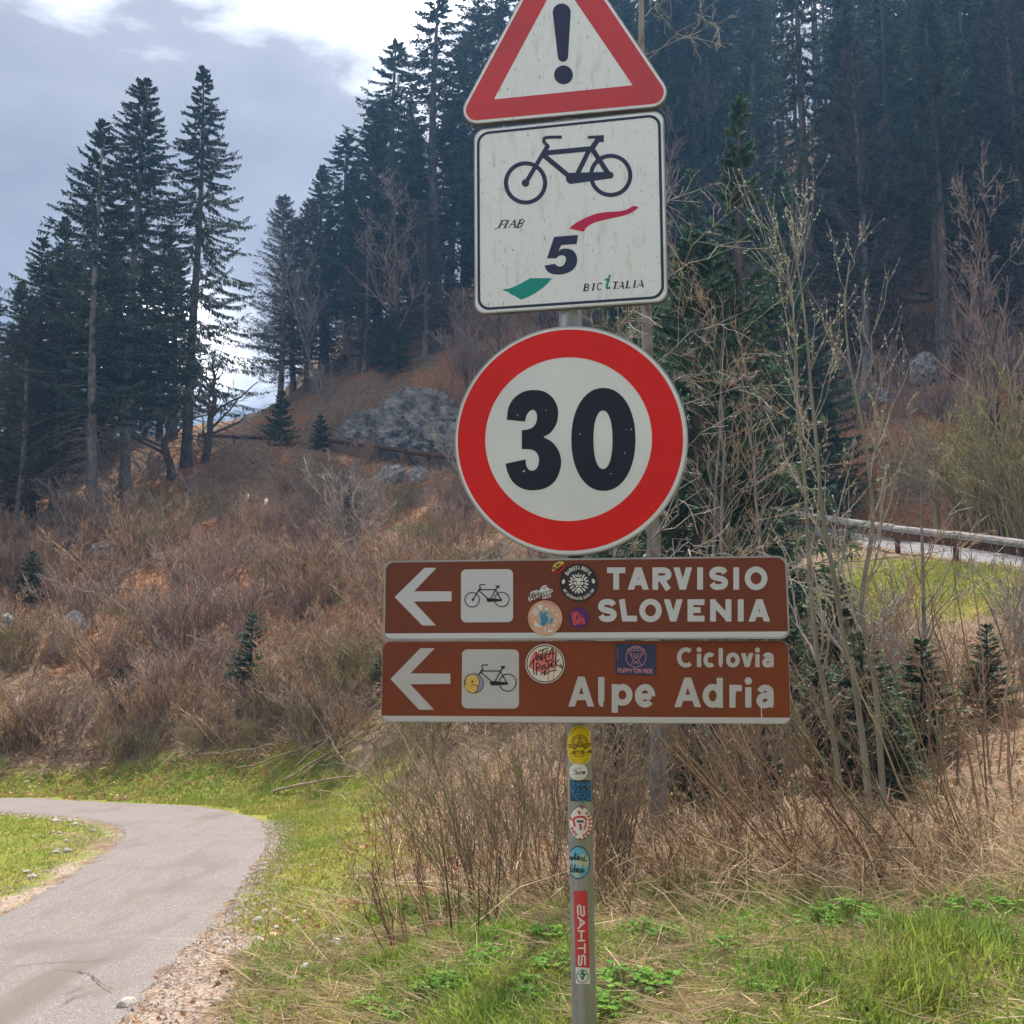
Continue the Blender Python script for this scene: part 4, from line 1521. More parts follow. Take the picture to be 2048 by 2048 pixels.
# round white scrawl
ZA = zoomed(1040, 1270, .056948)
s = Sticker('sticker', p2, 'round white sticker with coral patch and black hand scrawled lettering', ZA([(885, 1010)])[0])
s.put('backing', K['cream'], lambda a: a.fill(ZA(ell(885, 1010, 690, n=64))))
s.put('coral_patch', K['coral'], lambda a: (a.fill(ZA([(500, 570), (760, 640), (1000, 640), (1120, 520), (1250, 530), (1305, 590), (1290, 700), (1200, 1180), (1060, 1180), (900, 1340), (740, 1330), (560, 1270), (400, 1180), (340, 1120), (330, 960), (400, 750)])), a.stroke(ZA([(1020, 1180), (985, 1590)]), 2.0), a.stroke(ZA([(1215, 1160), (1160, 1540)]), 1.8)))


def scrawl(a):
    a.ring(ZA(ell(885, 1010, 655, n=64)), ZA(ell(885, 1010, 622, n=64)))
    for p in ([(320, 1120), (430, 940), (560, 780), (570, 600), (570, 720), (590, 900)], [(490, 830), (470, 1060), (480, 1250), (510, 1390)], [(640, 900), (640, 700), (740, 870), (730, 680)], [(650, 570), (1000, 455)], [(810, 540), (780, 780), (790, 920)],
              [(850, 720), (845, 840)], [(865, 620), (870, 640)], [(1010, 560), (930, 580), (900, 690), (910, 850), (935, 920)], [(900, 690), (1000, 650)], [(1010, 800), (1050, 620), (1130, 475), (1160, 560), (1130, 860), (870, 930)], [(1010, 660), (1200, 640)],
              [(590, 1400), (580, 1180), (590, 980), (700, 1040), (690, 1100), (620, 1160), (690, 1230)], [(800, 1080), (740, 1130), (780, 1210), (820, 1120)], [(900, 1040), (830, 1080), (940, 1160), (850, 1190)], [(985, 920), (1000, 1240)], [(1090, 990), (1035, 1080), (1080, 1120), (1110, 1030)], [(1190, 890), (1120, 1000), (1150, 1100), (1200, 1090)],
              [(1280, 600), (1250, 900), (1240, 1150)], [(1385, 860), (1260, 1000), (1470, 1140), (1410, 1010)], [(725, 1390), (900, 1260), (850, 1400), (1080, 1270), (1290, 1230)]):
        a.stroke(ZA(spline(p, 4) if len(p) > 2 else p), 2.2, cap=.4)


s.put('scrawl', K['ink'], scrawl)
# navy rectangle
s = Sticker('sticker', p2, 'navy rectangular sticker with pink puppy drawing in a circle', W7([(520, 985)])[0])
s.put('backing', K['navy'], lambda a: a.fill(W7([(347, 850), (693, 858), (693, 1120), (347, 1110)])))


def puppy(a):
    a.stroke(W7(ell(523, 962, 86, n=40)), 1.1, closed=True)
    for p in ([(470, 900), (490, 875), (525, 868), (560, 875), (580, 900)], [(470, 900), (455, 890), (462, 925), (485, 950)], [(580, 900), (592, 893), (585, 930), (560, 955)], [(478, 895), (484, 950), (500, 985), (482, 1030)], [(572, 895), (566, 950), (548, 985), (575, 1035)],
              [(485, 905), (565, 905)], [(500, 925), (512, 960), (525, 975), (540, 960), (550, 925)], [(525, 930), (525, 970)], [(505, 990), (525, 1005), (545, 990)], [(500, 1020), (525, 1010), (550, 1022)], [(495, 885), (525, 892), (555, 885)]):
        a.stroke(W7(spline(p, 4)), 1.0)
    a.stroke(W7([(366, 885), (366, 1000)]), .5)
    text(a, 'PUPPYTON RIDE', 370, 668, 1062, 1098, 1.3, xf=lambda q: W7(turned(520, 1080, -1.2)(q)), gap=.22)


s.put('puppy_print', K['rose'], puppy)
# yellow blob
ZY = zoomed(900, 1110, .16556)
s = Sticker('sticker', p2, 'round yellow and lilac sticker hiding the front wheel of the lower bicycle pictogram', ZY([(288, 1550)])[0])
s.put('backing', K['ink'], lambda a: a.fill(ZY(ell(288, 1550, 119, n=40))))
s.put('lilac_disc', K['lilac'], lambda a: a.fill(ZY(ell(288, 1550, 112, n=40))))
s.put('yellow_blob', K['gold'], lambda a: (a.fill(ZY(ell(272, 1530, 84, n=32))), a.fill(ZY(spline([(180, 1560), (250, 1570), (300, 1560), (338, 1580), (335, 1630), (290, 1665), (230, 1645), (190, 1610)], 4, True)))))
s.put('drawn_line', K['ink'], lambda a: (a.fill(ZY(ell(272, 1528, 12, n=14))), a.stroke(ZY(spline([(255, 1580), (285, 1565), (320, 1572), (338, 1600), (330, 1635), (300, 1664)], 4)), 1.1), a.stroke(ZY(spline([(192, 1500), (185, 1545), (200, 1580)], 4)), 1.1), a.stroke(ZY(spline([(330, 1470), (355, 1510), (352, 1560), (338, 1600)], 4)), .9)))


# stickers wrapped round the post
def on_pole(p, z):
    P = np.asarray(p, float).reshape(-1, 2)
    a, b = (P[:, 0] - 1024) / F, -(P[:, 1] - 1024) / F
    D = np.stack([a, CP - b * SP, SP + b * CP], 1)
    k = POLE_Y / D[:, 1]
    for _ in range(4):
        zw = EYE + D[:, 2] * k
        px_ = pole_x(zw)
        A2 = D[:, 0] ** 2 + D[:, 1] ** 2
        B2 = -2 * (D[:, 0] * px_ + D[:, 1] * POLE_Y)
        C2 = px_ ** 2 + POLE_Y ** 2 - POLE_R ** 2
        k = (-B2 - np.sqrt(np.maximum(B2 * B2 - 4 * A2 * C2, 0))) / (2 * A2)
    Q = np.array([0, 0, EYE]) + D * k[:, None]
    c = np.stack([pole_x(Q[:, 2]), np.full(len(Q), POLE_Y)], 1)
    d = Q[:, :2] - c
    d /= np.linalg.norm(d, axis=1, keepdims=True)
    Q[:, :2] = c + d * (POLE_R + z)
    return Q


class PoleSticker:
    def __init__(s, label, centre):
        s.c = on_pole([centre], 0)[0]
        s.o = empty('sticker', s.c)
        tag(s.o, label, 'sticker', STK)
        s.k = 0

    def put(s, name, mtl, fn):
        s.k += 1
        kk = s.k * .00025 + .0005
        a = Art(lambda p, z: on_pole(p, z) - s.c, kk, 1.6)
        fn(a)
        a.obj(name, mtl, s.o)
        return s


def pfill(a, loop, rings=7):
    """fill that follows the curve of the post: rings shrinking to the middle"""
    P = np.asarray(loop, float)
    c = P.mean(0)
    n = len(P)
    z = a.lift()
    V = np.vstack([c + (P - c) * r for r in np.linspace(1, .06, rings)])
    V3 = a.f(V, z)
    i = np.arange(n)
    j = (i + 1) % n
    p = np.asarray(loop)
    area = np.sum(p[:, 0] * np.roll(p[:, 1], -1) - np.roll(p[:, 0], -1) * p[:, 1])
    for r in range(rings - 1):
        q = np.stack([i + r * n, j + r * n, j + (r + 1) * n, i + (r + 1) * n], 1)
        a.g.add(V3, q if area < 0 else q[:, ::-1])
    q = np.arange(n) + (rings - 1) * n
    a.g.add(V3, (q if area < 0 else q[::-1])[None])


def quadgrid(a, c4, nx=10, ny=10):
    """rectangle laid on the post"""
    tl, tr, br, bl = [np.array(q, float) for q in c4]
    u, v = np.meshgrid(np.linspace(0, 1, nx + 1), np.linspace(0, 1, ny + 1))
    u, v = u[..., None], v[..., None]
    P = (tl * (1 - u) + tr * u) * (1 - v) + (bl * (1 - u) + br * u) * v
    V = a.f(P.reshape(-1, 2), a.lift())
    q = np.arange((nx + 1) * (ny + 1)).reshape(ny + 1, nx + 1)
    a.g.add(V, np.stack([q[:-1, :-1], q[1:, :-1], q[1:, 1:], q[:-1, 1:]], -1).reshape(-1, 4))


def superell(cx, cy, rx, ry, p=.75, n=44):
    t = np.linspace(0, 2 * math.pi, n, endpoint=False)
    c, s_ = np.cos(t), -np.sin(t)
    return np.stack([cx + rx * np.sign(c) * np.abs(c) ** p, cy + ry * np.sign(s_) * np.abs(s_) ** p], 1)


ZP = zoomed(1100, 1430, .093168)
ZQ = zoomed(1100, 1590, .093168)
s = PoleSticker('yellow oval sticker with brown letter A and Artisan lettering just below the signs', ZP([(634, 660)])[0])
s.put('backing', K['yellow'], lambda a: pfill(a, ZP(superell(635, 658, 256, 426, .78))))


def artisan(a):
    for r, w in ((178, .5), (165, .7), (150, .5), (125, 1.1)):
        a.stroke(ZP(ell(640, 615, r, r * 1.1, 24, 0, 180)), w)
    for p in ([(520, 735), (640, 485), (770, 725)], [(555, 735), (640, 560), (735, 725)], [(515, 610), (640, 690), (770, 610)], [(520, 735), (560, 735)], [(730, 722), (772, 722)], [(515, 610), (520, 735)], [(770, 610), (772, 722)], [(560, 700), (640, 640), (720, 700)],
              [(400, 632), (500, 640)], [(400, 665), (500, 672)], [(400, 698), (505, 706)], [(785, 630), (872, 605)], [(790, 655), (872, 632)], [(785, 690), (870, 668)]):
        a.stroke(ZP(p), 1.5)
    text(a, 'ARTISAN', 425, 880, 765, 838, 2.0, xf=lambda q: ZP(np.stack([q[:, 0], q[:, 1] - (q[:, 0] - 650) * .08], 1)), gap=.35)
    a.stroke(ZP(spline([(510, 895), (545, 865), (560, 890), (600, 870), (620, 885), (660, 895), (690, 860), (720, 885), (760, 860), (815, 855)], 4)), .9)
    for t0, t1 in ((35, 145), (215, 325)):
        a.stroke(ZP(ell(635, 658, 232, 395, 26, t0, t1)), .8)


s.put('print', K['brown'], artisan)
s = PoleSticker('small white round sticker with grey landscape print tucked under the yellow sticker', ZP([(610, 1240)])[0])
s.put('backing', K['white'], lambda a: pfill(a, ZP(ell(610, 1215, 190, 185, 40))))
s.put('print', K['ink'], lambda a: (text(a, 'Luna', 560, 745, 1195, 1258, 1.7, xf=lambda q: ZP(np.stack([q[:, 0] + .25 * (1258 - q[:, 1]), q[:, 1]], 1)), gap=.15), a.fill(ZP(ell(537, 1205, 15, 20, 10))), a.stroke(ZP(spline([(480, 1195), (510, 1155), (560, 1165), (600, 1140), (640, 1150), (655, 1120)], 4)), .8), a.stroke(ZP(spline([(460, 1280), (560, 1275), (650, 1290), (745, 1275)], 4)), .6), a.stroke(ZP(ell(610, 1215, 150, 145, 14, 235, 305)), .6)))
s = PoleSticker('dark square sticker with bright blue tangled graffiti lettering', ZP([(672, 1620)])[0])
s.put('backing', K['dark'], lambda a: quadgrid(a, ZP([(434, 1388), (912, 1400), (922, 1858), (440, 1848)])))


def graff(a):
    for p in ([(470, 1440), (520, 1420), (490, 1500), (540, 1560), (500, 1640), (460, 1560)], [(560, 1470), (620, 1470), (590, 1560), (640, 1600), (560, 1640)], [(640, 1460), (720, 1450), (680, 1540), (740, 1600), (660, 1640)], [(750, 1450), (870, 1470), (800, 1540), (880, 1600), (760, 1640)],
              [(540, 1680), (640, 1690), (600, 1790), (540, 1740), (590, 1700)], [(660, 1690), (760, 1690), (700, 1790), (660, 1740)], [(780, 1680), (880, 1660), (850, 1780), (780, 1760), (830, 1700)], [(460, 1600), (560, 1800), (700, 1830), (860, 1800), (900, 1640)], [(480, 1470), (700, 1500), (900, 1480)]):
        a.stroke(ZP(spline(p, 5)), 2.3)


s.put('graffiti_print', K['azure'], graff)
s = PoleSticker('round red and white sticker of a striped ball with laurel arrows', ZQ([(660, 600)])[0])
s.put('backing', K['ink'], lambda a: pfill(a, ZQ(ell(661, 600, 250, 362, 44))))
s.put('white_disc', K['white'], lambda a: pfill(a, ZQ(ell(661, 600, 240, 348, 44))))


def ball(a):
    for p, w in (([(505, 560), (540, 490), (640, 465), (740, 480), (775, 540)], 4), ([(512, 560), (540, 680)], 4), ([(640, 610), (660, 690), (650, 750)], 4.5), ([(770, 560), (750, 680), (720, 740)], 3), ([(610, 340), (650, 410)], 4.5), ([(655, 265), (720, 290)], 3.5), ([(440, 470), (480, 550)], 3)):
        a.stroke(ZQ(spline(p, 4) if len(p) > 2 else p), w)
    for t in range(-75, 60, 17):
        x, y = 661 + 195 * math.cos(R_(t)), 600 - 285 * math.sin(R_(t))
        d = np.array([-math.sin(R_(t)), -1.3 * math.cos(R_(t))]) * 34
        n_ = np.array([math.cos(R_(t)), -math.sin(R_(t))]) * 34
        a.stroke(ZQ([(x + n_[0] + d[0], y + n_[1] + d[1]), (x, y), (x - n_[0] * 1.1 + d[0], y - n_[1] + d[1])]), 2.6)
    for t in (205, 222, 240):
        x, y = 661 + 190 * math.cos(R_(t)), 600 - 280 * math.sin(R_(t))
        a.stroke(ZQ([(x - 30, y - 30), (x + 10, y), (x - 25, y + 28)]), 2.6)
    for t in (262, 283, 304, 322):
        a.stroke(ZQ(ell(661, 600, 225, 330, 4, t, t + 9)), 3)


s.put('red_print', K['red'], ball)
s.put('lettering', K['ink'], lambda a: (text(a, '1898', 570, 715, 546, 584, 1.2, xf=lambda q: ZQ(q), gap=.25)))
s = PoleSticker('oval sticker of blue sky and meadow with black handwriting cut by the post edge', ZQ([(640, 1450)])[0])


def clipx(q, lo): return np.stack([np.maximum(q[:, 0], lo), q[:, 1]], 1)


oval = lambda rx, ry, cx=612: clipx(ell(cx, 1450, rx, ry, 60), 430)
s.put('backing', K['ink'], lambda a: pfill(a, ZQ(oval(245, 356))))
s.put('sky_print', K['sky'], lambda a: pfill(a, ZQ(oval(226, 334))))
s.put('meadow_print', K['sage'], lambda a: (pfill(a, ZQ([(440, 1400), (520, 1385), (640, 1330), (690, 1250), (740, 1265), (800, 1330), (825, 1400), (820, 1480), (760, 1560), (640, 1560), (520, 1600), (440, 1580)]), 4), pfill(a, ZQ([(470, 1680), (560, 1640), (650, 1660), (620, 1760), (540, 1760)]), 3)))


def script(a):
    for p in ([(432, 1375), (455, 1345), (440, 1320), (432, 1345), (470, 1385), (480, 1330), (490, 1390), (505, 1335), (525, 1340), (530, 1385), (550, 1360), (548, 1230), (545, 1370), (575, 1385), (600, 1300), (585, 1370), (610, 1390), (640, 1345), (625, 1320), (612, 1360), (640, 1395), (680, 1340), (700, 1345), (690, 1400), (720, 1400), (740, 1330), (735, 1400), (775, 1415), (795, 1385)],
              [(520, 1275), (575, 1270)], [(440, 1640), (465, 1480), (450, 1620), (480, 1640), (505, 1560), (495, 1640), (530, 1640), (545, 1480), (530, 1630), (570, 1650), (580, 1590), (550, 1590), (595, 1660), (620, 1600), (605, 1570), (595, 1630), (640, 1660), (660, 1590), (680, 1595), (672, 1655), (700, 1650), (715, 1570), (712, 1640), (755, 1630)]):
        a.stroke(ZQ(spline(p, 4)), 1.7)
    for x, y in ((600, 1270), (770, 1280), (505, 1520), (705, 1500)): a.fill(ZQ(ell(x, y, 9, 13, 8)))


s.put('handwriting', K['ink'], script)
ZR = zoomed(1120, 1770, .11380)
s = PoleSticker('tall red strip sticker with white capitals and a green emblem at its foot', ZR([(380, 800)])[0])
s.put('red_strip', K['signred'], lambda a: quadgrid(a, ZR([(240, 100), (480, 106), (517, 1452), (278, 1438)]), 8, 12))
s.put('white_end', K['white'], lambda a: quadgrid(a, ZR([(278, 1441), (517, 1455), (523, 1740), (284, 1730)]), 8, 4))


def sahts(a):
    w = 3.1
    for p in ([(325, 530), (313, 400), (325, 365), (352, 360), (365, 390), (372, 510), (385, 535), (410, 535), (425, 500), (415, 365)],
              [(340, 1230), (330, 1360), (340, 1400), (365, 1400), (380, 1370), (385, 1260), (400, 1235), (428, 1240), (440, 1280), (437, 1408)]):
        a.stroke(ZR(spline(p, 4)), w)
    for p in ([(315, 565), (430, 655)], [(430, 655), (318, 765)], [(362, 608), (364, 712)], [(325, 806), (425, 806)], [(325, 975), (430, 975)], [(375, 806), (380, 975)], [(432, 1028), (438, 1195)], [(325, 1108), (435, 1108)]):
        a.stroke(ZR(p), w, cap=.8)


s.put('lettering', K['white'], sahts)


def emblem(a):
    a.ring(ZR(ell(396, 1603, 106, 118)), ZR(ell(396, 1603, 92, 104)))
    a.fill(ZR([(328, 1555), (365, 1550), (378, 1530), (378, 1500), (414, 1500), (414, 1530), (425, 1550), (462, 1555), (430, 1610), (396, 1690), (362, 1610)]))


s.put('emblem', K['pine'], emblem)

# ------------------------------------------------------------------ plants: generators
def along(P, Rd, s):
    """points, tangents and radii at fractions s of polylines P (M,N,3); s (M,K)"""
    M_, N_, _ = P.shape
    f = np.clip(s, 0, .9999) * (N_ - 1)
    i = f.astype(int)
    t = (f - i)[..., None]
    m = np.arange(M_)[:, None]
    a, b = P[m, i], P[m, i + 1]
    return a * (1 - t) + b * t, norm(b - a), Rd[m, i] * (1 - t[..., 0]) + Rd[m, i + 1] * t[..., 0]


def grow(P, Rd, K_, rng, s0=.25, s1=.98, length=.45, spread=1.0, up=.2, N_=4, rr=.6, curl=.15, tip=.25, fall=.5, minlen=.04):
    """K_ side shoots on every parent line"""
    M_ = len(P)
    pl_len = np.linalg.norm(np.diff(P, axis=1), axis=-1).sum(1)
    s = np.sort(rng.uniform(s0, s1, (M_, K_)), 1)
    B, T, r = along(P, Rd, s)
    h = rng.normal(size=B.shape)
    h = norm(h - (h * T).sum(-1, keepdims=True) * T)
    D = norm(T + h * spread * rng.uniform(.6, 1.3, s.shape)[..., None] + np.array([0, 0, up]))
    L_ = np.maximum(pl_len[:, None] * length * rng.uniform(.5, 1.25, s.shape) * (1 - fall * s), minlen)
    B, D, L_, r = B.reshape(-1, 3), D.reshape(-1, 3), L_.ravel(), (r * rr).ravel()
    t = np.linspace(0, 1, N_)
    c = rng.normal(size=(len(B), 3)) * curl + np.array([0, 0, up * .6])
    Q = B[:, None] + D[:, None] * (t * 1.0)[None, :, None] * L_[:, None, None] + c[:, None] * (t ** 2)[None, :, None] * L_[:, None, None]
    if N_ > 3: Q[:, 1:-1] += rng.normal(size=(len(B), N_ - 2, 3)) * L_[:, None, None] * .025
    return Q, r[:, None] * (1 - (1 - tip) * t)[None]


def spruce(seed, Ht, R, base=.15, nb=300, K_=26, tw=.12, tl=.55, hang=.45, dead=20, lean=0.0, gap=.0, needle='needle', bark='bark', pw_=.8, two=1.0, trunk_r=None, hp=.95, dz0=-.30):
    """crown and trunk meshes of one conifer"""
    rng = np.random.default_rng(seed)
    tr = trunk_r or Ht * .0125
    zt = np.linspace(0, 1, 14)
    tp = np.stack([lean * zt ** 1.3 * Ht + .006 * Ht * np.sin(zt * 5 + seed), .005 * Ht * np.sin(zt * 4 + seed * 2), zt * Ht], 1)
    rad = tr * (1 - zt) ** .8 + .012
    rad[0] *= 1.35
    gt = G()
    tp[0, 2] -= .4
    tubes(gt, tp, rad, 9)
    h = base + (1 - base) * np.sort(rng.random(nb)) ** hp
    h = np.minimum(h, .992)
    hh = (h - base) / (1 - base)
    L_ = R * ((1 - hh) ** pw_ * np.minimum(1, .6 + 2.2 * hh)) * rng.uniform(.55, 1.12, nb) + .12
    az = np.arange(nb) * 2.39996 + rng.normal(size=nb) * .4
    if gap > 0:
        keep = rng.random(nb) > gap * (.5 + .5 * np.sin(az * 1.0 + hh * 9 + seed))
        h, hh, L_, az = h[keep], hh[keep], L_[keep], az[keep]
        nb = len(h)
    s = np.linspace(0, 1, 5)
    rd = np.stack([np.cos(az), np.sin(az), np.zeros(nb)], 1)
    slope = dz0 + .75 * hh ** 1.4 + rng.normal(size=nb) * .10
    bend = .28 - .25 * hh
    x0 = np.interp(h, zt, tp[:, 0])
    y0 = np.interp(h, zt, tp[:, 1])
    P = np.stack([x0, y0, h * Ht], 1)[:, None] + rd[:, None] * (L_[:, None] * s)[..., None]
    P[..., 2] += L_[:, None] * (slope[:, None] * s + bend[:, None] * s ** 2.5)
    br = np.maximum(.005 * Ht * .14 * (L_ / R), .006)[:, None] * (1 - .8 * s)[None]
    tubes(gt, P, br * 2.2, 3)
    if dead:
        hd = rng.uniform(base * .25, base, dead)
        ad = rng.random(dead) * 6.28
        Ld = R * rng.uniform(.25, .75, dead)
        Q = np.stack([np.interp(hd, zt, tp[:, 0]), np.interp(hd, zt, tp[:, 1]), hd * Ht], 1)[:, None] + np.stack([np.cos(ad), np.sin(ad), ad * 0], 1)[:, None] * (Ld[:, None] * s)[..., None]
        Q[..., 2] += Ld[:, None] * (-.05 * s - .45 * s ** 2)
        tubes(gt, Q, np.full((dead, 1), .016 * Ht / 16) * (1 - .75 * s)[None], 3)
        q2, r2 = grow(Q, np.full((dead, 1), .010) * (1 - .7 * s)[None], 6, rng, .2, 1, .35, .9, -.25, 3)
        tubes(gt, q2, r2, 3)
    gc = G()
    Kk = K_
    ss = rng.uniform(.10, 1.0, (nb, Kk)) ** .8
    B, T, _ = along(P, br, ss)
    sd = np.cross(T, [0, 0, 1.0])
    sg = rng.choice([-1, 1], (nb, Kk))[..., None]
    D = T * .75 + sd * sg * rng.uniform(.35, .95, (nb, Kk))[..., None] + np.array([0, 0, -1.0]) * (hang * rng.uniform(.1, 1.5, (nb, Kk)))[..., None]
    tip_ = ss > .93
    D = np.where(tip_[..., None], T + rng.normal(size=T.shape) * .25, D)
    Lt = tl * (.16 + .84 * (L_ / R)[:, None] ** .6) * (1.15 - .65 * ss) * rng.uniform(.6, 1.3, ss.shape)
    tint = (rng.uniform(.72, 1.25, ss.shape) * rng.uniform(.8, 1.2, (nb, 1)) * (.85 + .35 * ss))
    kites(gc, B.reshape(-1, 3), D.reshape(-1, 3), Lt.ravel(), (tw * rng.uniform(.7, 1.4, ss.shape)).ravel(), rng, 0, tint.ravel(), side=np.tile([0, 0, 1.0], (nb * Kk, 1)) + rng.normal(size=(nb * Kk, 3)) * .45)
    if two:
        k2 = int(Kk * two)
        s2 = rng.uniform(.15, 1.0, (nb, k2))
        B, T, _ = along(P, br, s2)
        D = T * .35 + np.array([0, 0, -1.0]) * (.4 + hang) + rng.normal(size=B.shape) * .35
        Lt = tl * .8 * (.45 + .55 * (L_ / R)[:, None]) * rng.uniform(.4, 1.1, s2.shape)
        kites(gc, B.reshape(-1, 3), D.reshape(-1, 3), Lt.ravel(), tw * .8, rng, 0, (rng.uniform(.6, 1.05, s2.shape)).ravel())
    return gt.mesh('trunk', [M[bark]]), gc.mesh('crown', [M[needle]])


def bare_tree(seed, Ht, r0, nb=14, k2=8, k3=6, s0=.3, blen=.42, spread=1.0, up=.25, lean=(0, 0), bark='bark_grey', twig='twig_grey', droop=0.0, wob=.02, k4=0, thick=1.0, rr1=.5):
    rng = np.random.default_rng(seed)
    N_ = 12
    t = np.linspace(0, 1, N_)
    tp = np.stack([lean[0] * t * Ht, lean[1] * t * Ht, t * Ht], 1)
    tp[1:, :2] += np.cumsum(rng.normal(size=(N_ - 1, 2)), 0) * wob * Ht * .3
    tp[0, 2] -= .3
    P0, R0 = tp[None], (r0 * (1 - t) ** .75 + r0 * .08)[None]
    gt, gc = G(), G()
    tubes(gt, P0, R0, 9)
    P1, R1 = grow(P0, R0, nb, rng, s0, .97, blen, spread, up, 6, rr1, .14, .25, .55)
    P1[..., 2] -= droop * np.linspace(0, 1, 6)[None] ** 2 * np.linalg.norm(P1[:, -1] - P1[:, 0], axis=-1)[:, None]
    tubes(gt, P1, R1, 5)
    P2, R2 = grow(P1, R1, k2, rng, .2, .97, .42, spread, up * .6 - droop * .4, 5, .55, .16, .35)
    R2 = np.maximum(R2, .0035 * thick)
    tubes(gc, P2, R2, 3, tint=rng.uniform(.8, 1.2, len(P2)))
    if k3:
        P3, R3 = grow(P2, R2, k3, rng, .2, .97, .45, .9, up * .4 - droop * .3, 3, .6, .16, .4)
        R3 = np.maximum(R3, .0028 * thick)
        tubes(gc, P3, R3, 3, tint=rng.uniform(.8, 1.2, len(P3)))
        if k4:
            P4, R4 = grow(P3, R3, k4, rng, .2, .97, .5, .8, up * .4, 2, .7, .1, .5)
            R4 = np.maximum(R4, .0024 * thick)
            tubes(gc, P4, R4, 3, tint=rng.uniform(.8, 1.2, len(P4)))
    return gt.mesh('trunk', [M[bark]]), gc.mesh('twigs', [M[twig]])


def shrub(seed, Ht, ns, spread=.5, r0=.012, k2=7, k3=4, twig='twig_brown', lean=(0, 0), base_r=.15, buds=None, N_=6, arch=.25, tl=.35, rmin=.003, s0=.25):
    rng = np.random.default_rng(seed)
    t = np.linspace(0, 1, N_)
    a = rng.random(ns) * 6.28
    rr = base_r * np.sqrt(rng.random(ns))
    B = np.stack([rr * np.cos(a), rr * np.sin(a), np.full(ns, -.08)], 1)
    d = np.stack([np.cos(a), np.sin(a)], 1) * (spread * rng.uniform(.15, 1.1, ns))[:, None] + np.array(lean)
    L_ = Ht * rng.uniform(.5, 1.1, ns)
    P = B[:, None] + np.concatenate([(d[:, None] * (t + arch * t ** 2)[None, :, None]), np.broadcast_to((t - .18 * arch * t ** 2)[None, :, None], (ns, N_, 1))], -1) * L_[:, None, None]
    P[:, 1:] += np.cumsum(rng.normal(size=(ns, N_ - 1, 3)) * .018, 1) * L_[:, None, None]
    Rr = (r0 * rng.uniform(.45, 1.5, ns))[:, None] * (1 - .75 * t)[None]
    g = G()
    tubes(g, P, Rr, 4, tint=rng.uniform(.5, 1.5, ns))
    ends = [P[:, -1]]
    if k2:
        P2, R2 = grow(P, Rr, k2, rng, s0, .98, tl, .75, .25, 4, .6, .12, .35)
        R2 = np.maximum(R2, rmin)
        tubes(g, P2, R2, 3, tint=rng.uniform(.5, 1.5, len(P2)))
        ends.append(P2[:, -1])
        if k3:
            P3, R3 = grow(P2, R2, k3, rng, .15, .97, .5, .8, .2, 3, .7, .12, .5)
            R3 = np.maximum(R3, rmin * .85)
            tubes(g, P3, R3, 3, tint=rng.uniform(.5, 1.5, len(P3)))
            ends.append(P3[:, -1])
    st = g.mesh('stems', [M[twig]])
    bm_ = None
    if buds:
        E_ = np.concatenate(ends)
        E_ = E_[rng.random(len(E_)) < buds[0]]
        n = len(E_)
        gb = G()
        D = norm(rng.normal(size=(n, 3)) * .5 + np.array([0, 0, 1.0]))
        for _ in range(2):
            kites(gb, E_ - D * .01, D, buds[1] * rng.uniform(.6, 1.3, n), buds[1] * .45, rng, 0, rng.uniform(.75, 1.2, n))
        bm_ = gb.mesh('buds', [M[buds[2]]])
    return st, bm_


def put(name, parts, loc, rz, s, label, cat, group=None):
    o = empty(name, loc, rz, s)
    tag(o, label, cat, group)
    for pn, me in parts:
        if me is not None:
            c = inst(pn, me, o)
            if pn in ('buds', 'twigs', 'stems', 'leaves'): c['kind'] = 'stuff'
    return o


rp = np.random.default_rng(77)

# ------------------------------------------------------------------ conifers
SPR = {
    'a': spruce(1, 17, 3.1, .16, 250, 44, .065, .42, .45, 26, pw_=.85),
    'b': spruce(2, 17, 3.4, .20, 220, 44, .060, .42, .55, 30, gap=.35, pw_=.85, dz0=-.38),
    'c': spruce(3, 17, 2.9, .42, 190, 42, .065, .42, .50, 40, gap=.2, pw_=.8),
    'd': spruce(4, 17, 3.2, .10, 260, 44, .075, .44, .40, 14, pw_=.85),
    'e': spruce(5, 17, 3.0, .58, 120, 36, .065, .45, .6, 60, gap=.5),
    'f': spruce(7, 17, 2.7, .22, 240, 42, .060, .40, .70, 30, gap=.15, pw_=.7, dz0=-.5),
    'larch': spruce(6, 12, 2.3, .12, 260, 50, .030, .40, .55, 24, needle='needle_brown', bark='bark_grey', pw_=.65, two=.8, dz0=-.1),
    'y': spruce(8, 4.0, 1.0, .06, 120, 40, .040, .26, .25, 0, needle='needle_near', pw_=.95, two=.5, dz0=-.1),
}


def conifer(kind, px, Y, top=None, Ht=None, label='', group=None, name='spruce_tree', wide=1.0, rz=None):
    b = gnd(px, Y)
    if top is not None: Ht = at(px, top, Y)[2] - b[2]
    H0 = {'larch': 12, 'y': 4.0}.get(kind, 17)
    s = Ht / H0
    t, c = SPR[kind]
    return put(name, [('trunk', t), ('crown', c)], (b[0], b[1], b[2] - .05), rp.random() * 6.28 if rz is None else rz, (s * wide, s * wide, s), label, 'tree', group)


# the stand on the left shoulder
SPR['left1'] = spruce(21, 15, 4.2, .26, 270, 64, .055, .40, .62, 90, gap=.35, bark='bark_grey', lean=-.012, pw_=.95, dz0=-.30)
SPR['left2'] = spruce(22, 17.5, 3.9, .24, 430, 62, .055, .38, .55, 60, bark='bark_grey', pw_=.72, dz0=-.40)
SPR['left3'] = spruce(23, 17.5, 4.6, .16, 330, 66, .052, .38, .70, 50, gap=.12, dz0=-.50, pw_=.95)


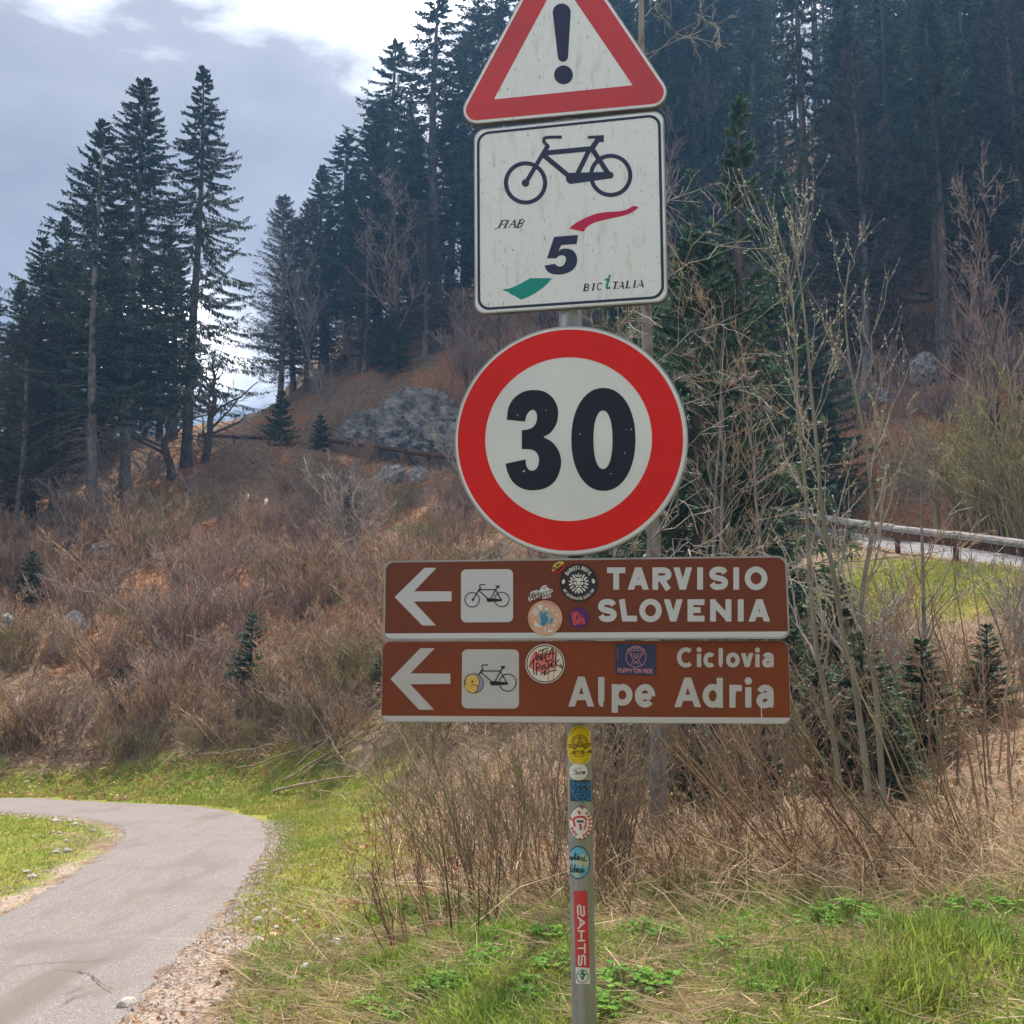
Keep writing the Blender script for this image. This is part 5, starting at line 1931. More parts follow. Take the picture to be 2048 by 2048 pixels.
def special(k, px, Y, top, H0, label, group):
    b = gnd(px, Y)
    Ht = at(px, top, Y)[2] - b[2]
    s = Ht / H0
    return put('spruce_tree', [('trunk', SPR[k][0]), ('crown', SPR[k][1])], (b[0], b[1], b[2] - .05), 0.4, s, label, 'tree', group)


GL_ = 'spruces on the left shoulder'
special('left1', 178, 36.5, 238, 15, 'leftmost of the three tall spruces, thin crown of drooping boughs over a bare grey trunk', GL_)
special('left2', 250, 38.5, 155, 17.5, 'middle of the three tall spruces with dense crown and pale straight lower trunk', GL_)
special('left3', 378, 41, 130, 17.5, 'rightmost and tallest of the three spruces with open swept boughs against the sky', GL_)
for kind, px, Y, top, lab in (('c', 60, 37, 470, 'shorter thin spruce at the left edge of the stand'), ('b', -40, 38, 560, 'dark spruce cut by the left edge of the photo'), ('d', 20, 42, 560, 'low dark spruce behind the thin one at the left edge'),
                              ('a', 205, 45, 450, 'spruce half hidden between the left and middle tall spruces'), ('d', 320, 47, 450, 'spruce half hidden between the middle and tallest spruces'), ('d', 110, 46, 430, 'dark spruce filling the stand below the leftmost tall spruce'),
                              ('a', 285, 50, 520, 'spruce deep in the left stand'), ('d', 150, 52, 480, 'spruce deep in the left stand'), ('d', 50, 52, 600, 'spruce deep in the left stand'), ('a', 220, 54, 520, 'spruce deep in the left stand'), ('d', 345, 52, 500, 'spruce deep in the left stand'),
                              ('d', -60, 50, 640, 'spruce deep in the left stand'), ('a', -140, 44, 560, 'spruce deep in the left stand'), ('d', 90, 60, 640, 'spruce deep in the left stand'), ('d', 260, 62, 600, 'spruce deep in the left stand'), ('d', 0, 60, 660, 'spruce deep in the left stand'), ('d', 175, 62, 640, 'spruce deep in the left stand')):
    conifer(kind, px, Y, top, label=lab, group=GL_, wide=1.25)
conifer('larch', 105, 37, 520, label='brown leafless conifer in front of the leftmost tall spruce', group=GL_, name='larch_tree', wide=1.2)
conifer('larch', 35, 36, 640, label='brown leafless conifer at the left edge of the stand', group=GL_, name='larch_tree', wide=1.3)
for px, Y, hh_ in ((20, 38.0, 3.2), (-30, 36, 3.0), (60, 40, 3.6), (120, 41, 3.0), (-80, 37, 4.0), (190, 43, 3.4), (285, 46, 3.0)):
    conifer('d', px, Y, Ht=hh_ * 1.4, label='young dark spruce growing under the tall left stand', group=GL_, wide=1.5)

# the wood on the hill behind the signs
GW = 'spruces in the wood on the hill'
for kind, px, Y, top, lab, wd in (('larch', 560, 54, 392, 'brown leafless conifer at the left end of the hill wood', .9), ('larch', 612, 55, 400, 'second brown leafless conifer, just right of the first', .9), ('d', 655, 56, 420, 'dark bushy conifer with leaning trunk right of the brown ones', .8), ('a', 735, 55, 210, 'spruce with brownish crown left of the tall sky spruce', 1.0), ('b', 783, 57, 74, 'pointed spruce at the left of the hill skyline', 1.1),
                              ('b', 868, 56, -30, 'tall open spruce with long straight trunk left of the square plate', 1.15), ('b', 1000, 57, -160, 'tall spruce rising behind the warning triangle', 1.1), ('d', 700, 60, 330, 'dense spruce deep behind the pointed one', 1.0), ('a', 820, 62, 200, 'dense spruce deep behind the long trunked one', 1.0), ('c', 930, 61, 60, 'thin spruce beside the square plate', 1.0),
                              ('a', 1245, 52, -80, 'dark spruce just right of the square plate', 1.1),
                              ('larch', 585, 57, 440, 'brown leafless conifer between the two at the left end of the hill wood', 1.1), ('d', 640, 60, 330, 'dark spruce behind the brown leafless conifers', 1.1), ('f', 690, 56, 260, 'drooping spruce left of the pointed skyline one', 1.2), ('d', 760, 60, 200, 'dense spruce between the pointed and the drooping ones', 1.2), ('d', 830, 58, 260, 'bushy spruce left of the long trunked one', 1.3), ('d', 905, 58, 200, 'bushy spruce right of the long trunked one', 1.3), ('f', 950, 63, 0, 'drooping spruce right of the long trunked one at the square plate', 1.1), ('d', 1060, 58, 100, 'bushy spruce behind the square plate', 1.2), ('larch', 730, 53, 470, 'brown leafless conifer above the grey rock', 1.2), ('larch', 850, 52, 420, 'brown leafless conifer beside the square plate', 1.2)):
    conifer(kind, px, Y, top, label=lab, group=GW, wide=wd * 1.25, name='larch_tree' if kind == 'larch' else 'spruce_tree')
for Y, x0, x1, st in ((48, 1160, 2300, 118), (53, 1120, 2300, 112), (58, 1130, 2300, 108), (63, 1080, 2300, 104), (68, 1180, 2320, 100), (73, 1700, 2320, 110), (42, 1560, 2260, 120), (37, 1740, 2260, 170)):
    px = x0
    while px < x1:
        p = px + rp.normal() * 26
        px += st * rp.uniform(.85, 1.2)
        yy = Y + rp.normal() * 1.2
        if 1530 < p < 1650 and Y > 46:
            if Y < 60 or rp.random() < .35: continue
            kind = 'e'
        else:
            kind = rp.choice(['a', 'b', 'f', 'd', 'larch', 'a', 'c', 'd', 'larch'])
        lab = ('dark spruce far up the steep wooded hill' if Y > 60 else 'dark spruce halfway up the steep wooded hill' if Y > 50 else 'dark spruce low on the steep wooded hill') + (' just right of the square plate', ' above the young spruces', ' beside the bare ridge stems', ' above the willow stems', ' above the guard rail', ' at the right edge')[int(np.searchsorted([1350, 1500, 1660, 1800, 1980], p))]
        if kind == 'larch': lab = lab.replace('dark spruce', 'brown leafless conifer')
        conifer(kind, p, yy, Ht=rp.uniform(14, 20), label=lab, group=GW, wide=rp.uniform(.9, 1.2), name='larch_tree' if kind == 'larch' else 'spruce_tree')
for px, Y in ((1372, 62), (1400, 65), (1428, 61), (1455, 66), (1385, 56), (1440, 57)):
    conifer('ad'[int(px) % 2], px, Y, top=-260 - 40 * (px % 3), label='tall dark spruce filling the skyline between the warning triangle and the bare ridge stems', group=GW, wide=1.1)
for px, Y in ((1545, 70), (1568, 71), (1590, 70), (1606, 72), (1630, 71), (1652, 70), (1515, 70)):
    conifer('e', px, Y, Ht=rp.uniform(16, 19), label='bare trunked spruce on the ridge with white sky between the stems', group=GW, wide=.62)
for px, Y, hh_, lab in ((1890, 37, 16, 'spruce with tall bare trunk above the guard rail'), (2010, 40, 15, 'broad spruce above the right end of the guard rail'), (1790, 44, 15, 'spruce left of the bare trunked one above the guard rail'), (2120, 36, 14, 'spruce at the right edge above the guard rail')):
    conifer('c' if px == 1890 else 'd', px, Y, Ht=hh_, label=lab, group=GW)
# near spruces right of the round sign
SPR['n1'] = spruce(31, 8.2, 2.3, .05, 230, 66, .036, .30, .45, 0, needle='needle_near', two=.9, dz0=-.22, pw_=1.25, hp=1.45)
SPR['n2'] = spruce(32, 6.0, 2.0, .05, 210, 66, .036, .30, .50, 0, needle='needle_near', two=.9, dz0=-.25, pw_=.8)


def near(k, H0, px, Y, top, lab, wide=1.0):
    b = gnd(px, Y)
    Ht = at(px, top, Y)[2] - b[2]
    s = Ht / H0
    put('spruce_tree', [('trunk', SPR[k][0]), ('crown', SPR[k][1])], (b[0], b[1], b[2] - .05), rp.random() * 6, (s * wide, s * wide, s), lab, 'tree', 'young spruces right of the signs')


near('n1', 8.2, 1500, 17.5, 190, 'tall young spruce with slender leader right of the signs', .85)
near('n2', 6.0, 1405, 16.0, 470, 'broad young spruce behind the right rim of the speed limit sign', 1.0)
near('n2', 6.0, 1640, 30.0, 640, 'green young spruce beyond the upper road behind the willow stems', .9)
near('n1', 8.2, 1400, 27.0, 330, 'tall spruce standing behind the young ones right of the signs', .8)
near('n1', 8.2, 1580, 29.0, 330, 'dusky spruce behind the slender leader right of the signs', 1.0)
near('n1', 8.2, 1260, 29.0, 330, 'dusky spruce behind the gap right of the square plate', 1.0)
near('n1', 8.2, 1290, 19.0, 420, 'shaded young spruce half hidden behind the speed limit sign', .9)
GYS = 'small green spruces in the brush'
for px, Y, hh_, lab in ((500, 22.5, 2.0, 'small green spruce in the middle of the brushy slope'), (238, 23.5, 1.1, 'little green spruce low on the left slope'), (700, 21.5, .9, 'little spruce left of the brown signs'), (770, 20.0, 1.1, 'little spruce at the left edge of the lower brown sign'),
                      (1640, 10.5, 1.35, 'small spruce beside the end of the lower brown sign'), (1730, 10.0, 1.5, 'small spruce behind the three grey willow stems'), (1850, 10.5, 1.2, 'small spruce right of the grey willow stems'), (1580, 12.0, 1.5, 'small spruce behind the end of the upper brown sign'), (1350, 11.5, 1.4, 'small dark spruce under the lower brown sign'), (1450, 12.5, 1.3, 'small dark spruce under the right half of the lower brown sign'), (1230, 10.5, 1.3, 'small spruce behind the thicket right of the post'), (1385, 9.5, 1.0, 'small spruce in the shade right of the grey trunk'), (1520, 9.6, 1.2, 'small spruce in the brush under the end of the lower sign'), (1420, 14.0, 2.0, 'shaded small spruce behind the right end of the lower sign'), (1560, 14.5, 2.2, 'small spruce behind the foot of the saplings'), (1680, 12.5, 1.7, 'small spruce between the willow stems and the bank'), (1790, 9.2, .9, 'small spruce in front of the right bank'), (1310, 13.0, 2.0, 'shaded small spruce behind the grey trunk'), (60, 30, 1.6, 'dark little spruce high on the left slope'), (700, 33, 1.6, 'spruce sapling below the timber rail'), (1980, 11, 1.0, 'small spruce on the sunlit right bank'), (560, 46, 3.0, 'young spruce at the foot of the brown conifers'), (780, 50, 3.4, 'young spruce above the grey rock'), (640, 48, 2.2, 'young spruce left of the grey rock')):
    conifer('y', px, Y, Ht=hh_, label=lab, group=GYS, wide=rp.uniform(1.25, 1.9), name='young_spruce')

# ------------------------------------------------------------------ leafless trees
BT = {
    'tall': bare_tree(41, 11, .14, 16, 9, 6, .2, .40, .7, .5, twig='twig_purple', bark='bark', thick=1.8),
    'wide': bare_tree(42, 8, .12, 16, 9, 7, .15, .55, 1.0, .25, twig='twig_purple', bark='bark', thick=1.8),
    'lean': bare_tree(43, 10, .10, 14, 9, 6, .2, .45, .9, .3, lean=(-.28, 0), twig='twig_grey', bark='bark_grey', thick=2.4),
    'gnarl': bare_tree(44, 5, .16, 12, 6, 5, .12, .6, 1.3, .1, twig='twig_grey', bark='bark', wob=.09, thick=2.4),
}
GB = 'leafless trees on the hill'


def bare(k, px, Y, top, H0, lab, name='bare_tree', rz=None, wide=1.0, group=GB):
    b = gnd(px, Y)
    Ht = at(px, top, Y)[2] - b[2]
    s = Ht / H0
    return put(name, [('trunk', BT[k][0]), ('twigs', BT[k][1])], tuple(b), rp.random() * 6.28 if rz is None else rz, (s * wide, s * wide, s), lab, 'tree', group)


bare('gnarl', 405, 41.5, 690, 5, 'gnarled leafless tree beside the small rail in the gap', rz=.6)
bare('gnarl', 345, 40, 700, 5, 'pale crooked leafless tree at the foot of the tallest spruce', rz=2.2)
bare('lean', 640, 53, 500, 10, 'leafless tree arching left from the end of the hill wood', rz=0)
bare('wide', 790, 50, 400, 8, 'wide leafless tree with grey boughs above the grey rock')
bare('wide', 1000, 46, 560, 8, 'leafless tree behind the left side of the speed limit sign')
bare('tall', 1180, 47, 420, 11, 'leafless tree behind the speed limit sign')
for px, Y, top, k, h0 in ((1330, 44, 300, 'tall', 11), (1420, 50, 200, 'tall', 11), (1690, 42, 420, 'wide', 8), (1800, 40, 480, 'tall', 11), (1960, 34, 560, 'wide', 8), (2040, 30, 640, 'wide', 8), (1600, 40, 500, 'wide', 8), (1750, 48, 300, 'tall', 11), (1900, 50, 200, 'tall', 11)):
    bare(k, px, Y, top, h0, 'leafless tree among the dark spruces on the right hillside')
for px, Y, top in ((2005, 24, 420), (1955, 26, 700)):
    bare('wide', px, Y, top, 8, ('pale leafless sapling standing above the right end of the guard rail', 'leafless sapling behind the middle of the guard rail')[px == 1955], wide=.6)

# the grey trunk right behind the signs, with long thin hanging twigs
BT['birch'] = bare_tree(51, 9.0, .070, 46, 7, 4, .12, .22, 1.5, -.02, lean=(.0, 0), twig='twig_grey', bark='bark_grey', droop=.25, wob=.012, thick=.8, rr1=.17)
b = gnd(1316, 8.6)
put('larch_tree', [('trunk', BT['birch'][0]), ('twigs', BT['birch'][1])], tuple(b), 1.0, 1.0, 'leafless tree with lichen grey trunk and thin hanging twigs right behind the signs', 'tree', 'leafless trees by the signs')


for k_, (px, Y, Hs, ln_, lab) in enumerate(((1405, 11.5, 5.0, (.05, 0), 'thin leafless sapling rising behind the right end of the upper brown sign'), (1480, 12.5, 5.6, (-.05, 0), 'leafless sapling in front of the slender young spruce'), (1560, 12.0, 4.6, (.06, 0), 'leafless sapling left of the willow stems'), (1850, 11.0, 3.6, (-.08, 0), 'leafless sapling on the bank right of the willow stems'), (1240, 12.5, 5.5, (-.06, 0), 'leafless sapling hidden low behind the post'))):
    t_, c_ = bare_tree(55 + k_, Hs, .028, 15, 6, 4, .15, .34, .9, .25, lean=ln_, twig='twig_brown', bark='bark_grey', wob=.02, thick=.75, rr1=.4)
    b = gnd(px, Y)
    put('bare_sapling', [('trunk', t_), ('twigs', c_)], tuple(b), k_ * 1.3, 1.0, lab, 'tree', 'leafless trees by the signs')


# three willow stems traced one by one
def stem_line(pts, Y0, dY=0.0):
    P = np.array([at(px, py, Y0 + dY * i) for i, (px, py) in enumerate(pts)])
    g0 = float(H(P[0, 0], P[0, 1]))
    P[0, 2] = g0 - .1
    return P


wb = gnd(1745, 8.2)
wil = empty('willow_tree', tuple(wb))
tag(wil, 'three slim grey green willow stems with pale catkins right of the brown signs', 'tree', 'leafless trees by the signs')
rw = np.random.default_rng(9)
for pts, Y0, r0 in (([(1690, 1640), (1670, 1496), (1643, 1351), (1633, 1300), (1618, 1126), (1611, 980), (1596, 833), (1593, 723), (1584, 600), (1570, 500)], 8.3, .028),
                    ([(1745, 1660), (1731, 1531), (1722, 1460), (1705, 1338), (1692, 1300), (1666, 1145), (1644, 1016), (1633, 888), (1622, 778), (1615, 687), (1600, 560), (1580, 470)], 8.1, .031),
                    ([(1772, 1650), (1764, 1557), (1757, 1460), (1749, 1360), (1727, 1250), (1725, 1181), (1745, 1053), (1738, 943), (1728, 870), (1710, 778), (1699, 723), (1690, 610), (1700, 520)], 8.25, .029)):
    P = stem_line(pts, Y0, .01)
    P = spline(P, 3) - wb
    n = len(P)
    Rr = r0 * (1 - .8 * np.linspace(0, 1, n))
    gt, gc, gb = G(), G(), G()
    tubes(gt, P, Rr, 8)
    P1, R1 = grow(P[None], Rr[None], 15, rw, .22, .98, .20, .8, .55, 6, .45, .10, .3, .35)
    tubes(gc, P1, R1, 4, tint=rw.uniform(.85, 1.15, len(P1)))
    P2, R2 = grow(P1, R1, 6, rw, .2, .97, .45, .7, .35, 4, .6, .1, .4)
    R2 = np.maximum(R2, .0016)
    tubes(gc, P2, R2, 3, tint=rw.uniform(.8, 1.2, len(P2)))
    st_ = np.sort(rw.uniform(.2, 1, (len(P2), 5)), 1)
    B, T, _ = along(P2, R2, st_)
    B, T = B.reshape(-1, 3), T.reshape(-1, 3)
    for _ in range(2):
        kites(gb, B, T + rw.normal(size=B.shape) * .5, rw.uniform(.012, .03, len(B)), .009, rw, 0, rw.uniform(.75, 1.2, len(B)))
    s_ = gt.obj('stem', M['willow_bark'], wil)
    gc.obj('twigs', M['twig_grey'], s_)
    gb.obj('catkins', M['bud'], s_)['kind'] = 'stuff'

# ------------------------------------------------------------------ shrubs
SH = {
    'brown': shrub(61, 1.5, 20, .55, .014, 8, 5, 'twig_brown', base_r=.30, rmin=.006, buds=(.45, .055, 'litter')),
    'brown2': shrub(62, 1.3, 16, .85, .013, 8, 5, 'twig_brown', base_r=.35, rmin=.006, buds=(.2, .05, 'litter')),
    'purple': shrub(63, 1.6, 20, .60, .013, 8, 5, 'twig_purple', base_r=.35, rmin=.0065),
    'olive': shrub(64, 1.3, 28, .5, .011, 7, 5, 'twig_olive', base_r=.30, rmin=.006, buds=(.25, .03, 'bud')),
    'grey': shrub(65, 1.9, 16, .6, .015, 8, 5, 'twig_grey', base_r=.25, rmin=.006),
    'green': shrub(66, 2.2, 22, .5, .014, 9, 6, 'twig_olive', base_r=.3, rmin=.006, buds=(.9, .045, 'leaf_bud')),
    'under': shrub(67, 2.6, 16, .45, .020, 8, 6, 'twig_purple', base_r=.4, rmin=.009),
}
NM = {'brown': 'brown', 'brown2': 'low brown', 'purple': 'purplish', 'olive': 'olive', 'grey': 'grey', 'green': 'budding green', 'under': 'tall purplish'}
cntr = 0


def bush(k, px, Y, s, where, group):
    b = gnd(px, Y)
    st, bd = SH[k]
    parts = [('stems', st)] + ([('buds', bd)] if bd is not None else [])
    qx, qy, _ = pix(b)
    if 'left of the signs' in where:
        row = 'high' if qy < 1170 else 'halfway up' if qy < 1330 else 'low'
        colm = 'at the far left' if qx < 180 else 'above the bend' if qx < 400 else 'near the small green spruce' if qx < 580 else 'towards the signs'
        where = f'{row} on the slope {colm}'
    elif 'brown signs' in where or 'timber rail' in where:
        where += ' left of the post' if qx < 1000 else ' close to the post' if qx < 1160 else ' right of the post'
    elif 'hill wood' in where or 'wooded slope' in where:
        where += (' left of the signs', ' hidden by the signs', ' among the willow stems', ' at the right')[int(np.searchsorted([900, 1300, 1750], qx))]
    return put('bare_shrub', parts, tuple(b), rp.random() * 6.28, s * rp.uniform(.8, 1.2), f'{NM[k]} leafless shrub {where}', 'shrub', group)


def sow(n, kinds, X0, X1, Y0, Y1, s0, s1, where, group):
    k = 0
    while k < n:
        px, Y = rp.uniform(X0, X1), math.sqrt(rp.uniform(Y0 ** 2, Y1 ** 2))
        b = gnd(px, Y)
        i = np.hypot(RE[:, 0] - b[0], RE[:, 1] - b[1]).min()
        j = np.hypot(UR[:, 0] - b[0], UR[:, 1] - b[1]).min()
        if i < 2.3 or j < 2.2: continue
        bush(rp.choice(kinds), px, Y, rp.uniform(s0, s1), where, group)
        k += 1


sow(84, ['brown', 'brown', 'brown2', 'purple', 'purple', 'olive'], -60, 760, 21.5, 36, .75, 1.25, 'on the slope left of the signs', 'shrubs on the left slope')
sow(26, ['brown', 'brown2', 'purple', 'olive'], -520, -60, 21, 36, .75, 1.2, 'on the slope beyond the left edge of the photo', 'shrubs beyond the left edge')
for px, Y, hh_ in ((-230, 40, 13), (-330, 43, 15), (-470, 45, 12), (-620, 48, 15)):
    conifer('abfd'[int(Y) % 4], px, Y, Ht=hh_, label='dark spruce of the left stand beyond the edge of the photo', group=GL_)
sow(46, ['brown', 'brown2', 'purple', 'olive', 'brown2'], -60, 720, 18.6, 22.5, .45, .8, 'on the slope left of the signs', 'shrubs on the left slope')
sow(30, ['brown', 'olive', 'brown2', 'olive', 'grey'], 640, 1250, 13.5, 24, .7, 1.1, 'on the slope behind the brown signs', 'shrubs behind the signs')
sow(34, ['brown', 'olive', 'purple', 'grey'], 640, 1300, 24, 36, .8, 1.2, 'below the timber rail behind the speed limit sign', 'shrubs below the timber rail')
sow(34, ['brown2', 'purple', 'brown', 'brown2'], 80, 760, 33.5, 41, .5, .9, 'along the brow below the tall spruces', 'shrubs on the brow of the slope')
sow(40, ['under', 'under', 'purple', 'grey'], 560, 1500, 44, 56, .8, 1.3, 'under the trees of the hill wood', 'undergrowth of the hill wood')
sow(30, ['under', 'brown', 'grey', 'purple'], 1500, 2100, 30, 44, .7, 1.2, 'on the wooded slope above the guard rail', 'undergrowth above the guard rail')
for px, Y, s in ((1990, 24.5, 1.5), (2050, 23, 1.6), (1940, 26, 1.3), (2090, 21.5, 1.5)):
    bush('green', px, Y, s, 'above the right end of the guard rail', 'shrubs behind the guard rail')
sow(16, ['grey', 'brown', 'grey', 'brown2'], 1560, 2080, 10.5, 14.0, .5, .8, 'on the right bank below the guard rail', 'shrubs on the right bank')

for px, Y, s_ in ((700, 42.5, .5), (735, 42.2, .4), (760, 44.5, .6), (812, 43.0, .35), (860, 42.5, .5), (880, 43.5, .6), (690, 44.5, .6), (830, 47.8, .8), (740, 47.6, .8), (790, 48, .7), (900, 47, .9)):
    bush(('brown', 'olive', 'purple')[int(px) % 3], px, Y, s_, 'growing around the grey limestone outcrop', 'shrubs around the grey rock')

# bushes close by, each grown for its own place
GN = 'bushes at the edge of the near grass'


def own_bush(px, Y, rz, lab, *a_, **k_):
    st, bd = shrub(*a_, **k_)
    b = gnd(px, Y)
    o = put('bare_shrub', [('stems', st)] + ([('buds', bd)] if bd is not None else []), tuple(b), rz, 1.0, lab, 'shrub', GN)


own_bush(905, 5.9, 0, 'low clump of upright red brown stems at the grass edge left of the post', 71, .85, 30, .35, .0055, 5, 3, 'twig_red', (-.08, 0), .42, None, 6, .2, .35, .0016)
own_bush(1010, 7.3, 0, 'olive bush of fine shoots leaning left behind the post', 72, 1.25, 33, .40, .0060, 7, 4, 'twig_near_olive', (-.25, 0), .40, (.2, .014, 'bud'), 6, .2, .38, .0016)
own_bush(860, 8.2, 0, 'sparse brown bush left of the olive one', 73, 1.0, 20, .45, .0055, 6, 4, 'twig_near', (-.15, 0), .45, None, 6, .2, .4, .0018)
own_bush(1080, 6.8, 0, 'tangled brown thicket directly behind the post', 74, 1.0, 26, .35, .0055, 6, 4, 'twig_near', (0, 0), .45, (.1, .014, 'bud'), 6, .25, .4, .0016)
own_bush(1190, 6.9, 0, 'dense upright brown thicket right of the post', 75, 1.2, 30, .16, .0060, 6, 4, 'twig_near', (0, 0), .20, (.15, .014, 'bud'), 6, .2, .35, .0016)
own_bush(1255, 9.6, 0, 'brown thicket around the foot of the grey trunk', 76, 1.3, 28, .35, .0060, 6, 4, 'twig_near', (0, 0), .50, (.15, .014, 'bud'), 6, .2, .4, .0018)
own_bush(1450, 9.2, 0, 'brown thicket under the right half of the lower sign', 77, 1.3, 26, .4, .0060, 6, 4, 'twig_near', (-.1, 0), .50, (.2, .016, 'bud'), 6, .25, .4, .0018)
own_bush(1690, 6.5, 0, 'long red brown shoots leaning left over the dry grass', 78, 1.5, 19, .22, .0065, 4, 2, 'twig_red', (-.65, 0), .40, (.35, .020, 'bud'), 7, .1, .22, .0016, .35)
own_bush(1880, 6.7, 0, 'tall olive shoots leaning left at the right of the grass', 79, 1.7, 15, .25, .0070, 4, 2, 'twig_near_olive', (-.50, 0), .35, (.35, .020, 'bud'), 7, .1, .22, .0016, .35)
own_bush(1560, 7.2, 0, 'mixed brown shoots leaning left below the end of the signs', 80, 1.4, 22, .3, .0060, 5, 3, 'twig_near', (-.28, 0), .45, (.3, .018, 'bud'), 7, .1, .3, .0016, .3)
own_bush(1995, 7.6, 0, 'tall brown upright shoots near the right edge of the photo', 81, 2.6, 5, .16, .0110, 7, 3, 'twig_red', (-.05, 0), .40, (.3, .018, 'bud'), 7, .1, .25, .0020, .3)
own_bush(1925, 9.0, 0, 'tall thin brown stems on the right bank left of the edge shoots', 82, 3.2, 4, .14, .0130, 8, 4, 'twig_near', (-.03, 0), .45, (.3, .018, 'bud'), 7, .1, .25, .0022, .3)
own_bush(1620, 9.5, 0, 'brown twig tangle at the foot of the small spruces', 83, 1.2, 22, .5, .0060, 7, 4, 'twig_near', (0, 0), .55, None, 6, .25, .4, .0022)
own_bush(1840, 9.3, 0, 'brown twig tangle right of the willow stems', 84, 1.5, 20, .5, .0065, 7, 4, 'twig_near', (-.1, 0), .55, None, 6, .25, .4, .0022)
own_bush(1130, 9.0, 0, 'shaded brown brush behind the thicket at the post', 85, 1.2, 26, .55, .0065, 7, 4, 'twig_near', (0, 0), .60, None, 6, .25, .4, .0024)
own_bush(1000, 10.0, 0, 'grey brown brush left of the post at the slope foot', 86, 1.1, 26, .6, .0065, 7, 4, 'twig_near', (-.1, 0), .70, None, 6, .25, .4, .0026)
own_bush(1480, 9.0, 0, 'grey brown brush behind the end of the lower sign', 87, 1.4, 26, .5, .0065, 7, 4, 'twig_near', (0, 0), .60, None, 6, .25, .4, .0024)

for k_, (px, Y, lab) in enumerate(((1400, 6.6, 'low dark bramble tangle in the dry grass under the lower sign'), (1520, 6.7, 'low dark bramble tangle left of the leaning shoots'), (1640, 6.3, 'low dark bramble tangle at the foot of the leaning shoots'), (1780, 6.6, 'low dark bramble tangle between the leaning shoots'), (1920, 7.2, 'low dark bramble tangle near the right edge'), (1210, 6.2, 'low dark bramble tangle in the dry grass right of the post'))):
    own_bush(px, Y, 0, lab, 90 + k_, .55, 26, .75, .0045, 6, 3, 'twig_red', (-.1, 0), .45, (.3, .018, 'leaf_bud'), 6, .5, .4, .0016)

# ------------------------------------------------------------------ rails along the upper road
def rail(label, i0, i1, step, off, r, hz, mtl, post_m, post_r, group='timber rails along the upper road', band=None):
    """posts and round beams at an offset from the upper road's centre line"""
    seg = UR[i0:i1] - nU[i0:i1] * off
    L_ = np.r_[0, np.cumsum(np.linalg.norm(np.diff(seg, axis=0), axis=1))]
    n = max(2, int(L_[-1] / step) + 1)
    d = np.linspace(0, L_[-1], n)
    P = np.stack([np.interp(d, L_, seg[:, 0]), np.interp(d, L_, seg[:, 1])], 1)
    z = H(P[:, 0], P[:, 1])
    o = empty('guard_rail', (P[0, 0], P[0, 1], float(z[0])))
    tag(o, label, 'guard rail', group)
    O = np.array(o.location)
    rr = np.random.default_rng(i0)
    for k in range(n):
        b = np.array([P[k, 0], P[k, 1], z[k]]) - O
        g = G()
        tubes(g, np.array([b + (0, 0, -.3), b + (0, 0, .1), b + (0, 0, hz + r * .6)]), np.full(3, post_r), 10, cap=True)
        g.obj('post', post_m, o)
        if k < n - 1:
            c = np.array([P[k + 1, 0], P[k + 1, 1], z[k + 1]]) - O
            dd = norm(c - b)
            side = np.array([dd[1], -dd[0], 0]) * -(post_r + r * .35)
            g = G()
            t = np.linspace(.006, .994, 6)[:, None]
            Q = b * (1 - t) + c * t + np.array([0, 0, hz]) + side * .55
            Q[:, 2] += rr.normal() * .008
            if band is None:
                tubes(g, Q, np.full(6, r * rr.uniform(.95, 1.05)), 14, cap=True)
                g.obj('beam', mtl, o)
            else:       # rust brown timber below, rounded grey weathered half log on top
                ax = dd
                up = norm(np.array([0, 0, 1.0]) - ax * ax[2])
                sd = np.cross(ax, up)
                Rm = np.stack([ax, sd, up], 1)
                Ls = np.linalg.norm(c - b)
                box(g, (Q[0] + Q[-1]) / 2 + up * -.07, (Ls * .985, .10, .15), 0, Rm)
                g.obj('timber', post_m, o)
                g = G()
                th = np.radians(np.array([0, 25, 50, 75, 105, 130, 155, 180]))
                prof = np.stack([.085 * np.cos(th), .012 + .135 * np.sin(th)], 1)
                prof = np.vstack([prof, [(-.085, .006), (.085, .006)]])
                m_ = len(prof)
                V = np.concatenate([e0 + prof[:, :1] * sd + prof[:, 1:] * up for e0 in (Q[0], Q[-1])])
                i_ = np.arange(m_)
                g.add(V, np.stack([i_, (i_ + 1) % m_, (i_ + 1) % m_ + m_, i_ + m_], 1))
                g.add(V, i_[None, ::-1])
                g.add(V, i_[None] + m_)
                g.obj('half_log', mtl, o)
    return o


iy = lambda y: int(np.argmax(UR[:, 1] > y))
rail('weathered round timber guard rail on rust brown posts at the right above the grass bank', iy(13.0), iy(34.0), 2.05, 1.75, .12, .46, M['wood_rail'], M['wood_brown'], .055, band=True)
ix = lambda x: int(np.argmax(UR[:, 0] < x))
rail('brown timber rail running below the grey rock behind the speed limit sign', ix(3.0), ix(-7.6), 1.45, 1.6, .11, .60, M['wood_brown'], M['wood_brown'], .06)
rail('short dark timber rail in the sky gap beside the gnarled tree', ix(-10.4), ix(-14.5), 1.3, 1.6, .09, .50, M['wood_brown'], M['wood_brown'], .05)

# ------------------------------------------------------------------ rocks, stones, logs
from mathutils import noise as mn


